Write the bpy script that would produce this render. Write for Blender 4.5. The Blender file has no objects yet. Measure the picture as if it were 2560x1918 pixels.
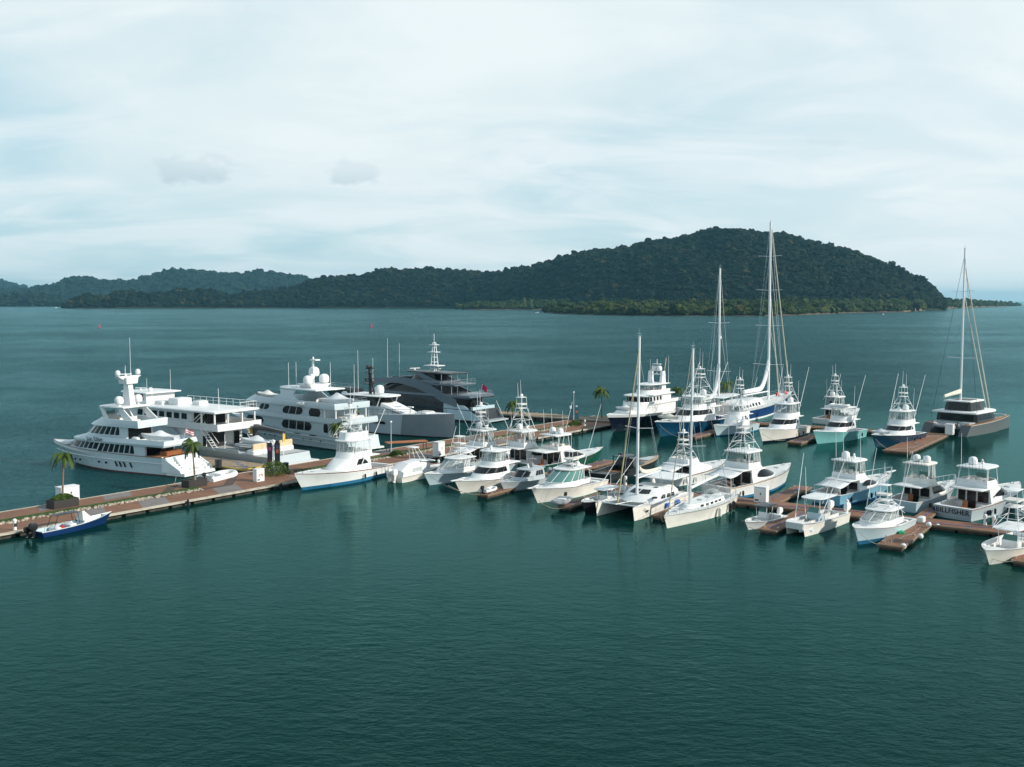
import bpy, math, random
import numpy as np
from mathutils import Vector, Matrix, noise as mnoise
random.seed(7); rng = np.random.default_rng(11)
sc = bpy.context.scene
COL = sc.collection
PI = math.pi
R = math.radians
# ------------------------------------------------------------------ camera
HCAM, F = 24.0, 2600.0
PITCH = math.atan(207 / F)
cam = bpy.data.cameras.new("camera"); camo = bpy.data.objects.new("camera", cam); COL.objects.link(camo)
camo.location = (0, 0, HCAM); camo.rotation_euler = (PI / 2 - PITCH, 0, 0)
cam.sensor_width = 36; cam.lens = 36 * F / 2560; cam.clip_start = 1; cam.clip_end = 120000
sc.camera = camo
# ------------------------------------------------------------------ light
SUN_EL, SUN_AZ = 29.0, 108.0          # azimuth measured clockwise from +Y (view direction)
SKY_ROT = R(SUN_AZ)
sd = bpy.data.lights.new("sun", 'SUN'); so = bpy.data.objects.new("sun", sd); COL.objects.link(so)
sd.energy = 4.6; sd.angle = R(1.5); sd.color = (1.0, 0.93, 0.82)
sv = Vector((math.sin(R(SUN_AZ)) * math.cos(R(SUN_EL)), math.cos(R(SUN_AZ)) * math.cos(R(SUN_EL)), math.sin(R(SUN_EL))))
so.rotation_euler = sv.to_track_quat('Z', 'Y').to_euler()
so.location = (0, 0, 500)
sc.view_settings.view_transform = 'Standard'; sc.view_settings.look = 'None'
sc.view_settings.exposure = 0.0; sc.view_settings.gamma = 1; sc.view_settings.use_curve_mapping = False
sc.cycles.max_bounces = 6; sc.cycles.diffuse_bounces = 2; sc.cycles.glossy_bounces = 3
sc.cycles.transparent_max_bounces = 12; sc.cycles.volume_bounces = 0; sc.cycles.transmission_bounces = 4
sc.cycles.use_denoising = True; sc.cycles.sample_clamp_indirect = 4

def nn(nt, typ, **kw):
    n = nt.nodes.new(typ)
    for k, v in kw.items():
        if k.startswith('i_'):
            key = k[2:]
            key = int(key) if key.isdigit() else key.replace('_', ' ')
            n.inputs[key].default_value = v
        else: setattr(n, k, v)
    return n
def mth(nt, op, a, b=None, c=None, clamp=False):
    n = nt.nodes.new('ShaderNodeMath'); n.operation = op; n.use_clamp = clamp
    for i, v in enumerate((a, b, c)):
        if v is None: continue
        if isinstance(v, (int, float)): n.inputs[i].default_value = v
        else: nt.links.new(v, n.inputs[i])
    return n.outputs[0]
def mapr(nt, v, a, b, c=0.0, d=1.0, smooth=True):
    n = nt.nodes.new('ShaderNodeMapRange')
    if smooth: n.interpolation_type = 'SMOOTHSTEP'
    n.inputs[1].default_value = a; n.inputs[2].default_value = b; n.inputs[3].default_value = c; n.inputs[4].default_value = d
    nt.links.new(v, n.inputs[0]); return n.outputs[0]
def mixc(nt, f, a, b):
    n = nt.nodes.new('ShaderNodeMix'); n.data_type = 'RGBA'
    for i, v in ((0, f), (6, a), (7, b)):
        if isinstance(v, (int, float)): n.inputs[i].default_value = v
        elif isinstance(v, tuple): n.inputs[i].default_value = v if len(v) == 4 else (*v, 1)
        else: nt.links.new(v, n.inputs[i])
    return n.outputs[2]

world = bpy.data.worlds.new("World"); sc.world = world; world.use_nodes = True
nt = world.node_tree; nt.nodes.clear()
wo = nn(nt, 'ShaderNodeOutputWorld'); bg = nn(nt, 'ShaderNodeBackground'); bg.inputs[1].default_value = 0.1
nt.links.new(bg.outputs[0], wo.inputs[0])
sky = nn(nt, 'ShaderNodeTexSky', sky_type='NISHITA', sun_disc=False, sun_elevation=R(SUN_EL), sun_rotation=SKY_ROT, altitude=20, air_density=1.0, dust_density=1.0, ozone_density=1.5)
tc = nn(nt, 'ShaderNodeTexCoord'); sx = nn(nt, 'ShaderNodeSeparateXYZ'); nt.links.new(tc.outputs['Generated'], sx.inputs[0])
zc = mth(nt, 'ADD', mth(nt, 'MAXIMUM', sx.outputs[2], 0.0), 0.20)
cx = mth(nt, 'DIVIDE', sx.outputs[0], zc); cy = mth(nt, 'DIVIDE', sx.outputs[1], zc)
cv = nn(nt, 'ShaderNodeCombineXYZ'); nt.links.new(cx, cv.inputs[0]); nt.links.new(cy, cv.inputs[1])
def wnoise(scale, detail, rough, loc, sxyz=(1, 1, 1), rot=0.0, dist=0.0):
    mp = nn(nt, 'ShaderNodeMapping'); mp.inputs[1].default_value = loc; mp.inputs[2].default_value = (0, 0, rot); mp.inputs[3].default_value = sxyz
    nt.links.new(cv.outputs[0], mp.inputs[0])
    n = nn(nt, 'ShaderNodeTexNoise'); n.inputs['Scale'].default_value = scale; n.inputs['Detail'].default_value = detail
    n.inputs['Roughness'].default_value = rough; n.inputs['Distortion'].default_value = dist
    nt.links.new(mp.outputs[0], n.inputs['Vector']); return n.outputs['Fac']
veil = wnoise(0.8, 5, 0.5, (3.1, 1.7, 0), (1.0, 0.9, 1), R(18), 0.5)
wisp = wnoise(2.2, 5, 0.52, (8.3, 4.2, 0), (0.8, 1.2, 1), R(-25), 0.6)
# thin veil everywhere, a bluer gap low on the left and patches high up
blue = mapr(nt, veil, 0.36, 0.62, 1.0, 0.0)
left = mapr(nt, sx.outputs[0], -0.50, 0.15, 1.0, 0.0)
low = mapr(nt, sx.outputs[2], 0.02, 0.16, 1.0, 0.0)
gap = mth(nt, 'MULTIPLY', left, low)
lown = mth(nt, 'MULTIPLY', gap, mapr(nt, wisp, 0.30, 0.62, 0.95, 0.35))
f1 = mth(nt, 'MULTIPLY', blue, mapr(nt, wisp, 0.35, 0.70, 0.75, 0.15))
fb = mth(nt, 'MULTIPLY', mth(nt, 'MAXIMUM', f1, lown, clamp=True), mapr(nt, sx.outputs[0], .0, .42, 1, .3))
cl_hi = mixc(nt, mapr(nt, wisp, 0.35, 0.7), (7.7, 8.9, 9.2), (8.7, 9.5, 9.75))
right = mapr(nt, sx.outputs[0], -0.1, 0.55)
cl_hi = mixc(nt, mth(nt, 'MULTIPLY', right, 0.6), cl_hi, (9.1, 9.8, 10.0))
skyt = mixc(nt, 0.8, sky.outputs[0], (4.8, 7.5, 8.7))
colr = mixc(nt, fb, cl_hi, skyt)
# two small grey cumulus puffs low over the far shore
def puff(px, py, w, h, amt, seed):
    global colr
    az = math.atan((px - 1280) / F); el = math.atan((752 - py) / F)
    X = mth(nt, 'DIVIDE', mth(nt, 'SUBTRACT', mth(nt, 'ARCTAN2', sx.outputs[0], sx.outputs[1]), az), w / F)
    Y = mth(nt, 'DIVIDE', mth(nt, 'SUBTRACT', mth(nt, 'ARCSINE', sx.outputs[2]), el), h / F)
    n = nn(nt, 'ShaderNodeTexNoise'); n.inputs['Scale'].default_value = 42; n.inputs['Detail'].default_value = 5; n.inputs['Roughness'].default_value = .6
    mp = nn(nt, 'ShaderNodeMapping'); mp.inputs[1].default_value = (seed, 0, 0); mp.inputs[3].default_value = (1, 1, 1.6)
    nt.links.new(tc.outputs['Generated'], mp.inputs[0]); nt.links.new(mp.outputs[0], n.inputs['Vector'])
    Yb = mth(nt, 'MULTIPLY', mth(nt, 'MINIMUM', Y, 0.0), 1.5)
    Yt = mth(nt, 'MAXIMUM', Y, 0.0)
    r2 = mth(nt, 'ADD', mth(nt, 'MULTIPLY', X, X), mth(nt, 'ADD', mth(nt, 'MULTIPLY', Yb, Yb), mth(nt, 'MULTIPLY', Yt, Yt)))
    d = mth(nt, 'ADD', mth(nt, 'SQRT', r2), mth(nt, 'MULTIPLY', mth(nt, 'SUBTRACT', n.outputs['Fac'], 0.5), 2.2))
    m = mth(nt, 'MULTIPLY', mapr(nt, d, 0.45, 1.05, 1.0, 0.0), mapr(nt, Y, -1.0, 0.5, amt, amt * .35))
    colr = mixc(nt, m, colr, (5.6, 6.9, 7.6))
puff(492, 445, 125, 50, 1.0, 1.3); puff(885, 445, 75, 44, 0.85, 4.1); puff(1345, 410, 45, 12, 0.3, 6.0); puff(2040, 375, 60, 20, 0.3, 9.0)
colr = mixc(nt, mapr(nt, sx.outputs[2], .26, .50, 0, .84), colr, (2.4, 3.7, 4.7))
nt.links.new(colr, bg.inputs[0])

# ------------------------------------------------------------------ projection helpers
FW = Vector((0, math.cos(PITCH), -math.sin(PITCH))); UP = Vector((0, math.sin(PITCH), math.cos(PITCH)))
def W(px, py, z=0.0):
    "point of the world at height z seen at photo pixel (px, py)"
    d = FW + Vector((1, 0, 0)) * ((px - 1280) / F) - UP * ((py - 959) / F)
    t = (z - HCAM) / d.z
    return Vector((0, 0, HCAM)) + d * t
def Zat(py, dist):
    "height of something at forward distance dist seen at row py"
    d = FW - UP * ((py - 959) / F)
    return HCAM + d.z / d.y * dist
E2 = Vector((.575, .818, 0)); E1 = Vector((.84, -.543, 0))
A2 = math.atan2(E2.y, E2.x)           # bows away from the camera
A3 = R(43)                            # boats backed into the far side of the floating dock
AN = A2 + PI                          # bows towards the camera

# ------------------------------------------------------------------ materials
MATS = {}
def mat(name, col, rough=0.5, metal=0.0, var=0.0, vs=1.0, bump=0.0, bs=8.0, spec=0.5, col2=None, coat=0.0, sc3=(1, 1, 1)):
    if name in MATS: return MATS[name]
    m = bpy.data.materials.new(name); m.use_nodes = True; MATS[name] = m
    t = m.node_tree; b = t.nodes['Principled BSDF']
    b.inputs['Base Color'].default_value = (*col, 1); b.inputs['Roughness'].default_value = rough
    b.inputs['Metallic'].default_value = metal; b.inputs['Specular IOR Level'].default_value = spec
    if coat: b.inputs['Coat Weight'].default_value = coat; b.inputs['Coat Roughness'].default_value = 0.08
    if var or bump:
        c = nn(t, 'ShaderNodeTexCoord'); mp = nn(t, 'ShaderNodeMapping'); mp.inputs[3].default_value = sc3
        t.links.new(c.outputs['Object'], mp.inputs[0])
    if var:
        n = nn(t, 'ShaderNodeTexNoise'); n.inputs['Scale'].default_value = vs; n.inputs['Detail'].default_value = 6; n.inputs['Roughness'].default_value = .62
        t.links.new(mp.outputs[0], n.inputs['Vector'])
        c2 = col2 or tuple(x * (1 - var) for x in col)
        o = mixc(t, mapr(t, n.outputs['Fac'], .38, .66), col, c2)
        t.links.new(o, b.inputs['Base Color'])
        r = mapr(t, n.outputs['Fac'], .3, .7, rough, min(1, rough + .12)); t.links.new(r, b.inputs['Roughness'])
    if bump:
        n2 = nn(t, 'ShaderNodeTexNoise'); n2.inputs['Scale'].default_value = bs; n2.inputs['Detail'].default_value = 4
        t.links.new(mp.outputs[0], n2.inputs['Vector'])
        bp = nn(t, 'ShaderNodeBump'); bp.inputs['Strength'].default_value = bump; bp.inputs['Distance'].default_value = .05
        t.links.new(n2.outputs['Fac'], bp.inputs['Height']); t.links.new(bp.outputs[0], b.inputs['Normal'])
    return m
WHITE = mat('gelcoat_white', (.80, .81, .81), .28, var=.07, vs=.8, col2=(.73, .745, .74))
CREAM = mat('gelcoat_cream', (.80, .78, .73), .3, var=.08, vs=.8, col2=(.72, .70, .64))
OFFW = mat('deck_nonskid', (.74, .75, .74), .6, var=.1, vs=1.5, bump=.2, bs=30)
TOPP = mat('painted_roof', (.82, .83, .83), .35, var=.08, vs=1.2, col2=(.72, .74, .74))
GREYH = mat('pale_grey_paint', (.44, .50, .53), .3, var=.08, vs=.5)
MIDG = mat('mid_grey_paint', (.24, .27, .30), .28, var=.1, vs=.4)
SILV = mat('silver_grey_paint', (.12, .15, .18), .2, metal=.2, var=.08, vs=.4)
DARKG = mat('dark_grey_paint', (.032, .037, .042), .3, var=.15, vs=.6)
BLACK = mat('black_plastic', (.013, .014, .016), .35)
NAVY = mat('navy_paint', (.008, .012, .028), .2, var=.2, vs=.5)
BLUE = mat('deep_blue_paint', (.008, .045, .17), .2, var=.15, vs=.5)
TEALB = mat('petrol_blue_paint', (.004, .055, .12), .2, var=.15, vs=.5)
DTEAL = mat('dark_teal_paint', (.008, .04, .075), .2, var=.15, vs=.5)
AQUA = mat('aqua_paint', (.20, .50, .51), .25, var=.1, vs=.5)
SKYB = mat('sky_blue_paint', (.22, .47, .62), .25, var=.1, vs=.5)
ICEB = mat('ice_blue_paint', (.50, .64, .70), .25, var=.1, vs=.5)
GREEN = mat('dark_green_paint', (.008, .095, .065), .2, var=.15, vs=.5)
ANTIF = mat('antifouling_blue', (.01, .14, .28), .6, var=.2, vs=2)
ANTIK = mat('antifouling_black', (.012, .014, .018), .6, var=.2, vs=2)
ANTIR = mat('antifouling_red', (.22, .05, .045), .6, var=.2, vs=2)
RUBL = mat('rub_rail', (.46, .46, .44), .5)
GOLD = mat('gold_stripe', (.45, .26, .06), .4)
TEAK = mat('teak_wood', (.34, .17, .08), .55, var=.3, vs=3, sc3=(1, 8, 1))
TEAKC = mat('varnished_teak', (.30, .11, .04), .3, var=.25, vs=4)
STEEL = mat('stainless_steel', (.72, .73, .74), .25, metal=.85)
ALU = mat('white_tubing', (.78, .79, .80), .3)
GLASS = mat('dark_glass', (.010, .012, .015), .08, spec=.35, var=.3, vs=.7)
TINT = mat('tinted_windshield', (.10, .24, .22), .08, spec=.6, coat=.3)
CLOTH = mat('white_canvas', (.72, .74, .76), .8, var=.12, vs=2, bump=.5, bs=3)
SAILC = mat('sail_cover', (.70, .67, .58), .8, var=.15, vs=3, bump=.5, bs=4)
VINYL = mat('cream_cushion', (.66, .52, .34), .6, var=.12, vs=3)
SEATW = mat('white_cushion', (.72, .72, .70), .55, var=.1, vs=3)
RUBG = mat('grey_rubber', (.30, .32, .34), .55, var=.15, vs=2)
ROPE = mat('rope', (.35, .32, .25), .9)
ORNG = mat('orange_plastic', (.75, .16, .02), .45)
YELL = mat('yellow_plastic', (.65, .42, .03), .5)
REDP = mat('red_paint', (.55, .02, .02), .4)
GRNP = mat('green_plastic', (.02, .35, .18), .5)
BLUP = mat('blue_plastic', (.02, .12, .42), .5)
TRASH = mat('brown_interior', (.10, .05, .03), .6, var=.4, vs=3)
def clear_mat():
    m = bpy.data.materials.new('clear_vinyl'); m.use_nodes = True; t = m.node_tree
    b = t.nodes['Principled BSDF']; b.inputs['Base Color'].default_value = (.55, .60, .60, 1); b.inputs['Roughness'].default_value = .12
    tr = nn(t, 'ShaderNodeBsdfTransparent'); tr.inputs[0].default_value = (.88, .92, .92, 1); mx = nn(t, 'ShaderNodeMixShader'); mx.inputs[0].default_value = .36
    n = nn(t, 'ShaderNodeTexNoise'); n.inputs['Scale'].default_value = 1.5; c = nn(t, 'ShaderNodeTexCoord'); t.links.new(c.outputs['Object'], n.inputs['Vector'])
    t.links.new(mapr(t, n.outputs['Fac'], .35, .65, .22, .5), mx.inputs[0])
    t.links.new(tr.outputs[0], mx.inputs[1]); t.links.new(b.outputs[0], mx.inputs[2]); t.links.new(mx.outputs[0], t.nodes['Material Output'].inputs[0])
    return m
CLEAR = clear_mat()
# dock decking: red-brown composite boards with worn patches
def deck_mat(name, c1, c2, bw=.15):
    m = bpy.data.materials.new(name); m.use_nodes = True; t = m.node_tree; b = t.nodes['Principled BSDF']
    c = nn(t, 'ShaderNodeTexCoord'); s = nn(t, 'ShaderNodeSeparateXYZ'); t.links.new(c.outputs['Object'], s.inputs[0])
    brd = mth(t, 'DIVIDE', s.outputs[0], bw); fl = mth(t, 'FLOOR', brd); fr = mth(t, 'FRACT', brd)
    wn = nn(t, 'ShaderNodeTexWhiteNoise', noise_dimensions='1D'); t.links.new(fl, wn.inputs['W'])
    n = nn(t, 'ShaderNodeTexNoise'); n.inputs['Scale'].default_value = .35; n.inputs['Detail'].default_value = 7; n.inputs['Roughness'].default_value = .65
    t.links.new(c.outputs['Object'], n.inputs['Vector'])
    f = mth(t, 'ADD', mth(t, 'MULTIPLY', wn.outputs[0], .35), mapr(t, n.outputs['Fac'], .3, .7, 0, .65))
    col = mixc(t, f, c1, c2)
    gapm = mapr(t, fr, .0, .08, 1, 0, False)
    col = mixc(t, mth(t, 'MULTIPLY', gapm, .7), col, (.03, .02, .015))
    t.links.new(col, b.inputs['Base Color']); b.inputs['Roughness'].default_value = .7
    bp = nn(t, 'ShaderNodeBump'); bp.inputs['Strength'].default_value = .3; bp.inputs['Distance'].default_value = .02
    t.links.new(fr, bp.inputs['Height']); t.links.new(bp.outputs[0], b.inputs['Normal'])
    return m
DECKB = deck_mat('brown_decking', (.28, .130, .068), (.17, .082, .048))
DECKG = deck_mat('grey_decking', (.25, .22, .21), (.18, .155, .15))
CONC = mat('pale_concrete', (.50, .46, .38), .85, var=.3, vs=1.2, bump=.4, bs=6)
CONCD = mat('dark_concrete', (.07, .065, .055), .9, var=.5, vs=1.5, bump=.6, bs=3)  # very dark and mottled, for the floats below the decking
TANC = mat('tan_gravel_concrete', (.36, .28, .19), .9, var=.3, vs=1.5, bump=.5, bs=5)
GRASS = mat('grass_green', (.04, .095, .012), .9, var=.5, vs=3, bump=1, bs=20)
ROCK = mat('white_stone', (.46, .41, .33), .85, var=.35, vs=2, bump=.6, bs=6)
TRUNK = mat('palm_bark', (.22, .17, .12), .9, var=.3, vs=4, bump=.8, bs=10)
PALM = mat('palm_leaf', (.040, .085, .014), .6, var=.4, vs=2, col2=(.075, .10, .02), spec=.25)
BUSH = mat('shrub_leaf', (.07, .13, .015), .6, var=.5, vs=1.5)

# ------------------------------------------------------------------ mesh builder
class MB:
    def __init__(s): s.v = []; s.f = []; s.m = []; s.mi = 0
    def add(s, vs, fs):
        o = len(s.v); s.v.extend([tuple(p) for p in vs]); s.f.extend([tuple(i + o for i in f) for f in fs]); s.m.extend([s.mi] * len(fs)); return s
    def box(s, x0, x1, y0, y1, z0, z1, tap=0.0):
        x0, x1 = min(x0, x1), max(x0, x1); y0, y1 = min(y0, y1), max(y0, y1)
        a = tap * (x1 - x0) / 2; b = tap * (y1 - y0) / 2
        v = [(x0, y0, z0), (x1, y0, z0), (x1, y1, z0), (x0, y1, z0), (x0 + a, y0 + b, z1), (x1 - a, y0 + b, z1), (x1 - a, y1 - b, z1), (x0 + a, y1 - b, z1)]
        return s.add(v, [(0, 3, 2, 1), (4, 5, 6, 7), (0, 1, 5, 4), (1, 2, 6, 5), (2, 3, 7, 6), (3, 0, 4, 7)])
    def rbox(s, x0, x1, y0, y1, z0, z1, r=.08):
        "box with chamfered vertical and top edges"
        rings = []
        for z, i in ((z0, 0), (z1 - r, 0), (z1, r)):
            a, b, c, d = x0 + i, x1 - i, y0 + i, y1 - i
            rings.append([(a + r, c, z), (b - r, c, z), (b, c + r, z), (b, d - r, z), (b - r, d, z), (a + r, d, z), (a, d - r, z), (a, c + r, z)])
        return s.loft(rings, True, True)
    def loft(s, rings, cap0=False, cap1=False, closed=True):
        n = len(rings[0]); vs = [p for r in rings for p in r]; fs = []
        for i in range(len(rings) - 1):
            for j in range(n if closed else n - 1):
                k = (j + 1) % n
                fs.append((i * n + j, i * n + k, (i + 1) * n + k, (i + 1) * n + j))
        if cap0: fs.append(tuple(range(n))[::-1])
        if cap1: fs.append(tuple(range((len(rings) - 1) * n, len(rings) * n)))
        return s.add(vs, fs)
    def tube(s, pts, r0, r1=None, n=6):
        r1 = r0 if r1 is None else r1
        pts = [Vector(p) for p in pts]; rings = []
        for i, p in enumerate(pts):
            d = (pts[min(i + 1, len(pts) - 1)] - pts[max(i - 1, 0)]).normalized()
            a = d.cross(Vector((0, 0, 1)) if abs(d.z) < .9 else Vector((1, 0, 0))).normalized(); b = d.cross(a)
            r = r0 + (r1 - r0) * i / (len(pts) - 1)
            rings.append([tuple(p + a * (r * math.cos(2 * PI * k / n)) + b * (r * math.sin(2 * PI * k / n))) for k in range(n)])
        return s.loft(rings, True, True)
    def lathe(s, c, prof, n=14, axis='z'):
        "prof: list of (radius, height)"
        rings = []
        for r, h in prof:
            ring = []
            for k in range(n):
                a = 2 * PI * k / n; p = (r * math.cos(a), r * math.sin(a), h)
                if axis == 'x': p = (p[2], p[0], p[1])
                if axis == 'y': p = (p[0], p[2], p[1])
                ring.append((c[0] + p[0], c[1] + p[1], c[2] + p[2]))
            rings.append(ring)
        return s.loft(rings, True, True)
    def ball(s, c, rx, ry=None, rz=None, n=10, lo=-1.0):
        ry = ry or rx; rz = rz or rx; rings = []
        for i in range(n + 1):
            a = math.asin(lo) + (PI / 2 - math.asin(lo)) * i / n
            cr = max(.001, math.cos(a))
            rings.append([(c[0] + rx * cr * math.cos(2 * PI * k / 14), c[1] + ry * cr * math.sin(2 * PI * k / 14), c[2] + rz * math.sin(a)) for k in range(14)])
        return s.loft(rings, True, True)
    def each(s, name, mats, parent=None, **k):
        "one object for every separate piece collected"
        p = list(range(len(s.v)))
        def fd(i):
            while p[i] != i: p[i] = p[p[i]]; i = p[i]
            return i
        for f in s.f:
            for q in f[1:]: p[fd(q)] = fd(f[0])
        gr = {}
        for f in s.f: gr.setdefault(fd(f[0]), []).append(f)
        for fs in gr.values():
            ids = sorted({i for f in fs for i in f}); m = {a: b_ for b_, a in enumerate(ids)}; t = MB(); t.v = [s.v[i] for i in ids]; t.f = [tuple(m[i] for i in f) for f in fs]; t.m = [0] * len(fs); t.build(name, mats, parent, **k)
    def build(s, name, mats, parent=None, sharp=38, loc=None, rz=0.0):
        me = bpy.data.meshes.new(name); me.from_pydata(s.v, [], s.f)
        if not isinstance(mats, (list, tuple)): mats = [mats]
        for m in mats: me.materials.append(m)
        if len(mats) > 1: me.polygons.foreach_set('material_index', s.m)
        me.polygons.foreach_set('use_smooth', [True] * len(s.f)); me.update()
        me.set_sharp_from_angle(angle=R(sharp))
        o = bpy.data.objects.new(name, me); COL.objects.link(o)
        if parent: o.parent = parent
        if loc is not None: o.location = loc
        o.rotation_euler[2] = rz
        return o
def tag(o, label, cat, group=None, kind=None):
    if label: o['label'] = label
    if cat: o['category'] = cat
    if group: o['group'] = group
    if kind: o['kind'] = kind
    return o
def empty(name, loc, rz, label, cat, group=None):
    o = bpy.data.objects.new(name, None); COL.objects.link(o); o.location = loc; o.rotation_euler = (0, 0, rz); o.empty_display_size = 1
    return tag(o, label, cat, group)

def outline(xb, xf, w, fr=.4, p=2.2, wb=None, ns=6, nf=9):
    "plan outline from the port quarter round the front to the starboard quarter"
    wb = w if wb is None else wb; xs = xf - fr * (xf - xb); pt = []
    for i in range(ns):
        t = i / ns; pt.append((xb + (xs - xb) * t, wb + (w - wb) * math.sin(t * PI / 2)))
    for i in range(nf + 1):
        a = i / nf * PI / 2
        pt.append((xs + (xf - xs) * math.sin(a) ** (2 / p), w * max(0, math.cos(a)) ** (2 / p)))
    return pt + [(x, -y) for x, y in pt[-2::-1]]
def ring(z, xb, xf, w, fr=.4, p=2.2, wb=None, tilt=0.0):
    return [(x, y, z + tilt * (x - xb)) for x, y in outline(xb, xf, w, fr, p, wb)]
def house(par, name, m, levels, cap=True, sub=None):
    rs = [ring(*l) for l in levels]
    b = MB(); b.loft([r[::-1] for r in rs], False, cap); b.f = [f for f in b.f]
    o = b.build(name, m, par, 42); return o, rs
def slab(par, name, m, z, th, xb, xf, w, fr=.4, p=2.2, wb=None, tilt=0.0, lip=.06):
    rs = [ring(z - th, xb + lip, xf - lip, w - lip, fr, p, None if wb is None else wb - lip, tilt), ring(z - th * .6, xb, xf, w, fr, p, wb, tilt), ring(z - th * .25, xb, xf, w, fr, p, wb, tilt), ring(z, xb + lip, xf - lip, w - lip, fr, p, None if wb is None else wb - lip, tilt),
          ring(z + th * .25, xb + w * .4, xf - w * .5, w * .55, fr, p, None, tilt)]
    b = MB(); b.loft([r[::-1] for r in rs], True, True); return b.build(name, m, par, 50)
def tub(par, name, m, z0, z1, zf, xb, xf, w, fr=.5, p=2.4, rake=.3, th=.12, flare=.08):
    rs = [ring(z0, xb, xf, w, fr, p), ring(z1 - .06, xb, xf - rake, w + flare, fr, p), ring(z1, xb + .03, xf - rake - .04, w + flare - .04, fr, p), ring(z1, xb + th, xf - rake - th, w + flare - th, fr, p), ring(zf, xb + th, xf - th - .1, w - th, fr, p)]
    b = MB(); b.loft([r[::-1] for r in rs], True, True); return b.build(name, m, par, 42)
def patch(rA, rB, s0, s1, h0, h1, off=.03, n=14, shape='rect', flip=False):
    "thin pane lying on the lofted wall between two outlines; s runs 0..1 round the outline"
    def arc(r):
        d = [0.0]
        for a, b in zip(r[:-1], r[1:]): d.append(d[-1] + (Vector(b) - Vector(a)).length)
        return [x / d[-1] for x in d]
    A = arc(rA)
    def at(r, s):
        for i in range(len(A) - 1):
            if s <= A[i + 1] or i == len(A) - 2:
                t = (s - A[i]) / max(1e-9, A[i + 1] - A[i]); return Vector(r[i]).lerp(Vector(r[i + 1]), t)
    c = sum((Vector(q) for q in rA), Vector()) / len(rA)
    pts = []; b = MB()
    for i in range(n + 1):
        t = i / n; s = s0 + (s1 - s0) * t; u = 1 - t if flip else t
        lo, hi = h0, h1; H = h1 - h0
        if shape == 'oval':
            k = .22
            e = min(u, 1 - u) / k
            if e < 1: q = math.sqrt(max(0, 1 - (1 - e) ** 2)); lo, hi = (h0 + h1) / 2 - H / 2 * q, (h0 + h1) / 2 + H / 2 * q
        elif shape in ('ovala', 'ovalf'):
            w_ = u if shape == 'ovala' else 1 - u
            e = w_ / .6
            if e < 1: q = math.sqrt(max(0, 1 - (1 - e) ** 2)); lo, hi = (h0 + h1) / 2 - H / 2 * q, (h0 + h1) / 2 + H / 2 * q
        elif shape == 'shark':      # tall in front, sweeping down to a point aft
            q = math.sin(min(1, u / .62) * PI / 2) ** .8; hi = h0 + H * q
            lo = h0
        elif shape == 'almond':
            q = math.sin(u * PI) ** .55; lo, hi = h0 + H * .25 * (1 - q), h0 + H * (.25 + .75 * q)
        elif shape == 'rake':       # front end cut on a slant
            if u > .8: hi = h1 - H * (u - .8) / .2
        elif shape == 'blade':
            q = math.sin(min(1, u / .9) * PI / 2) ** .6; hi = h0 + H * q; lo = h0 + H * .3 * (1 - q)
        a0, a1 = at(rA, s), at(rB, s)
        t2 = (at(rA, min(1, s + .01)) - at(rA, max(0, s - .01))).normalized()
        nrm = t2.cross((a1 - a0).normalized())
        if nrm.dot(a0 - c) < 0: nrm = -nrm
        for h in (lo, hi): pts.append(tuple(a0.lerp(a1, h) + nrm * off))
    b.add(pts, [(2 * i, 2 * i + 2, 2 * i + 3, 2 * i + 1) for i in range(n) if not (pts[2 * i] == pts[2 * i + 1] and pts[2 * i + 2] == pts[2 * i + 3])])
    return b
def s_of_x(r, x):
    d = [0.0]
    for a, b in zip(r[:-1], r[1:]): d.append(d[-1] + (Vector(b) - Vector(a)).length)
    h = len(r) // 2
    for i in range(h):
        if r[i][0] <= x <= r[i + 1][0]:
            return (d[i] + (d[i + 1] - d[i]) * (x - r[i][0]) / max(1e-9, r[i + 1][0] - r[i][0])) / d[-1]
    return .5 if x > r[h][0] else 0.0
def win(par, rA, rB, xa, xb, h0, h1, shape='rect', n=1, gap=.12, m=None, name='side_window', sides='PS', off=.03):
    m = m or GLASS; w = (xb - xa - gap * (n - 1)) / n
    for i in range(n):
        a = xa + i * (w + gap); s0, s1 = s_of_x(rA, a), s_of_x(rA, a + w)
        sh = shape if not isinstance(shape, dict) else shape.get(i if i < n - 1 else -1, 'rect')
        if 'P' in sides: patch(rA, rB, s0, s1, h0, h1, off, 12, sh).build(name, m, par)
        if 'S' in sides: patch(rA, rB, 1 - s1, 1 - s0, h0, h1, off, 16, sh, True).build(name, m, par)
def front(par, rA, rB, s0, s1, h0, h1, n=3, gap=.012, m=None, name='windshield', off=.035):
    m = m or GLASS; w = (s1 - s0 - gap * (n - 1)) / n
    for i in range(n):
        a = s0 + i * (w + gap); patch(rA, rB, a, a + w, h0, h1, off, 10).build(name, m, par)

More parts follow.
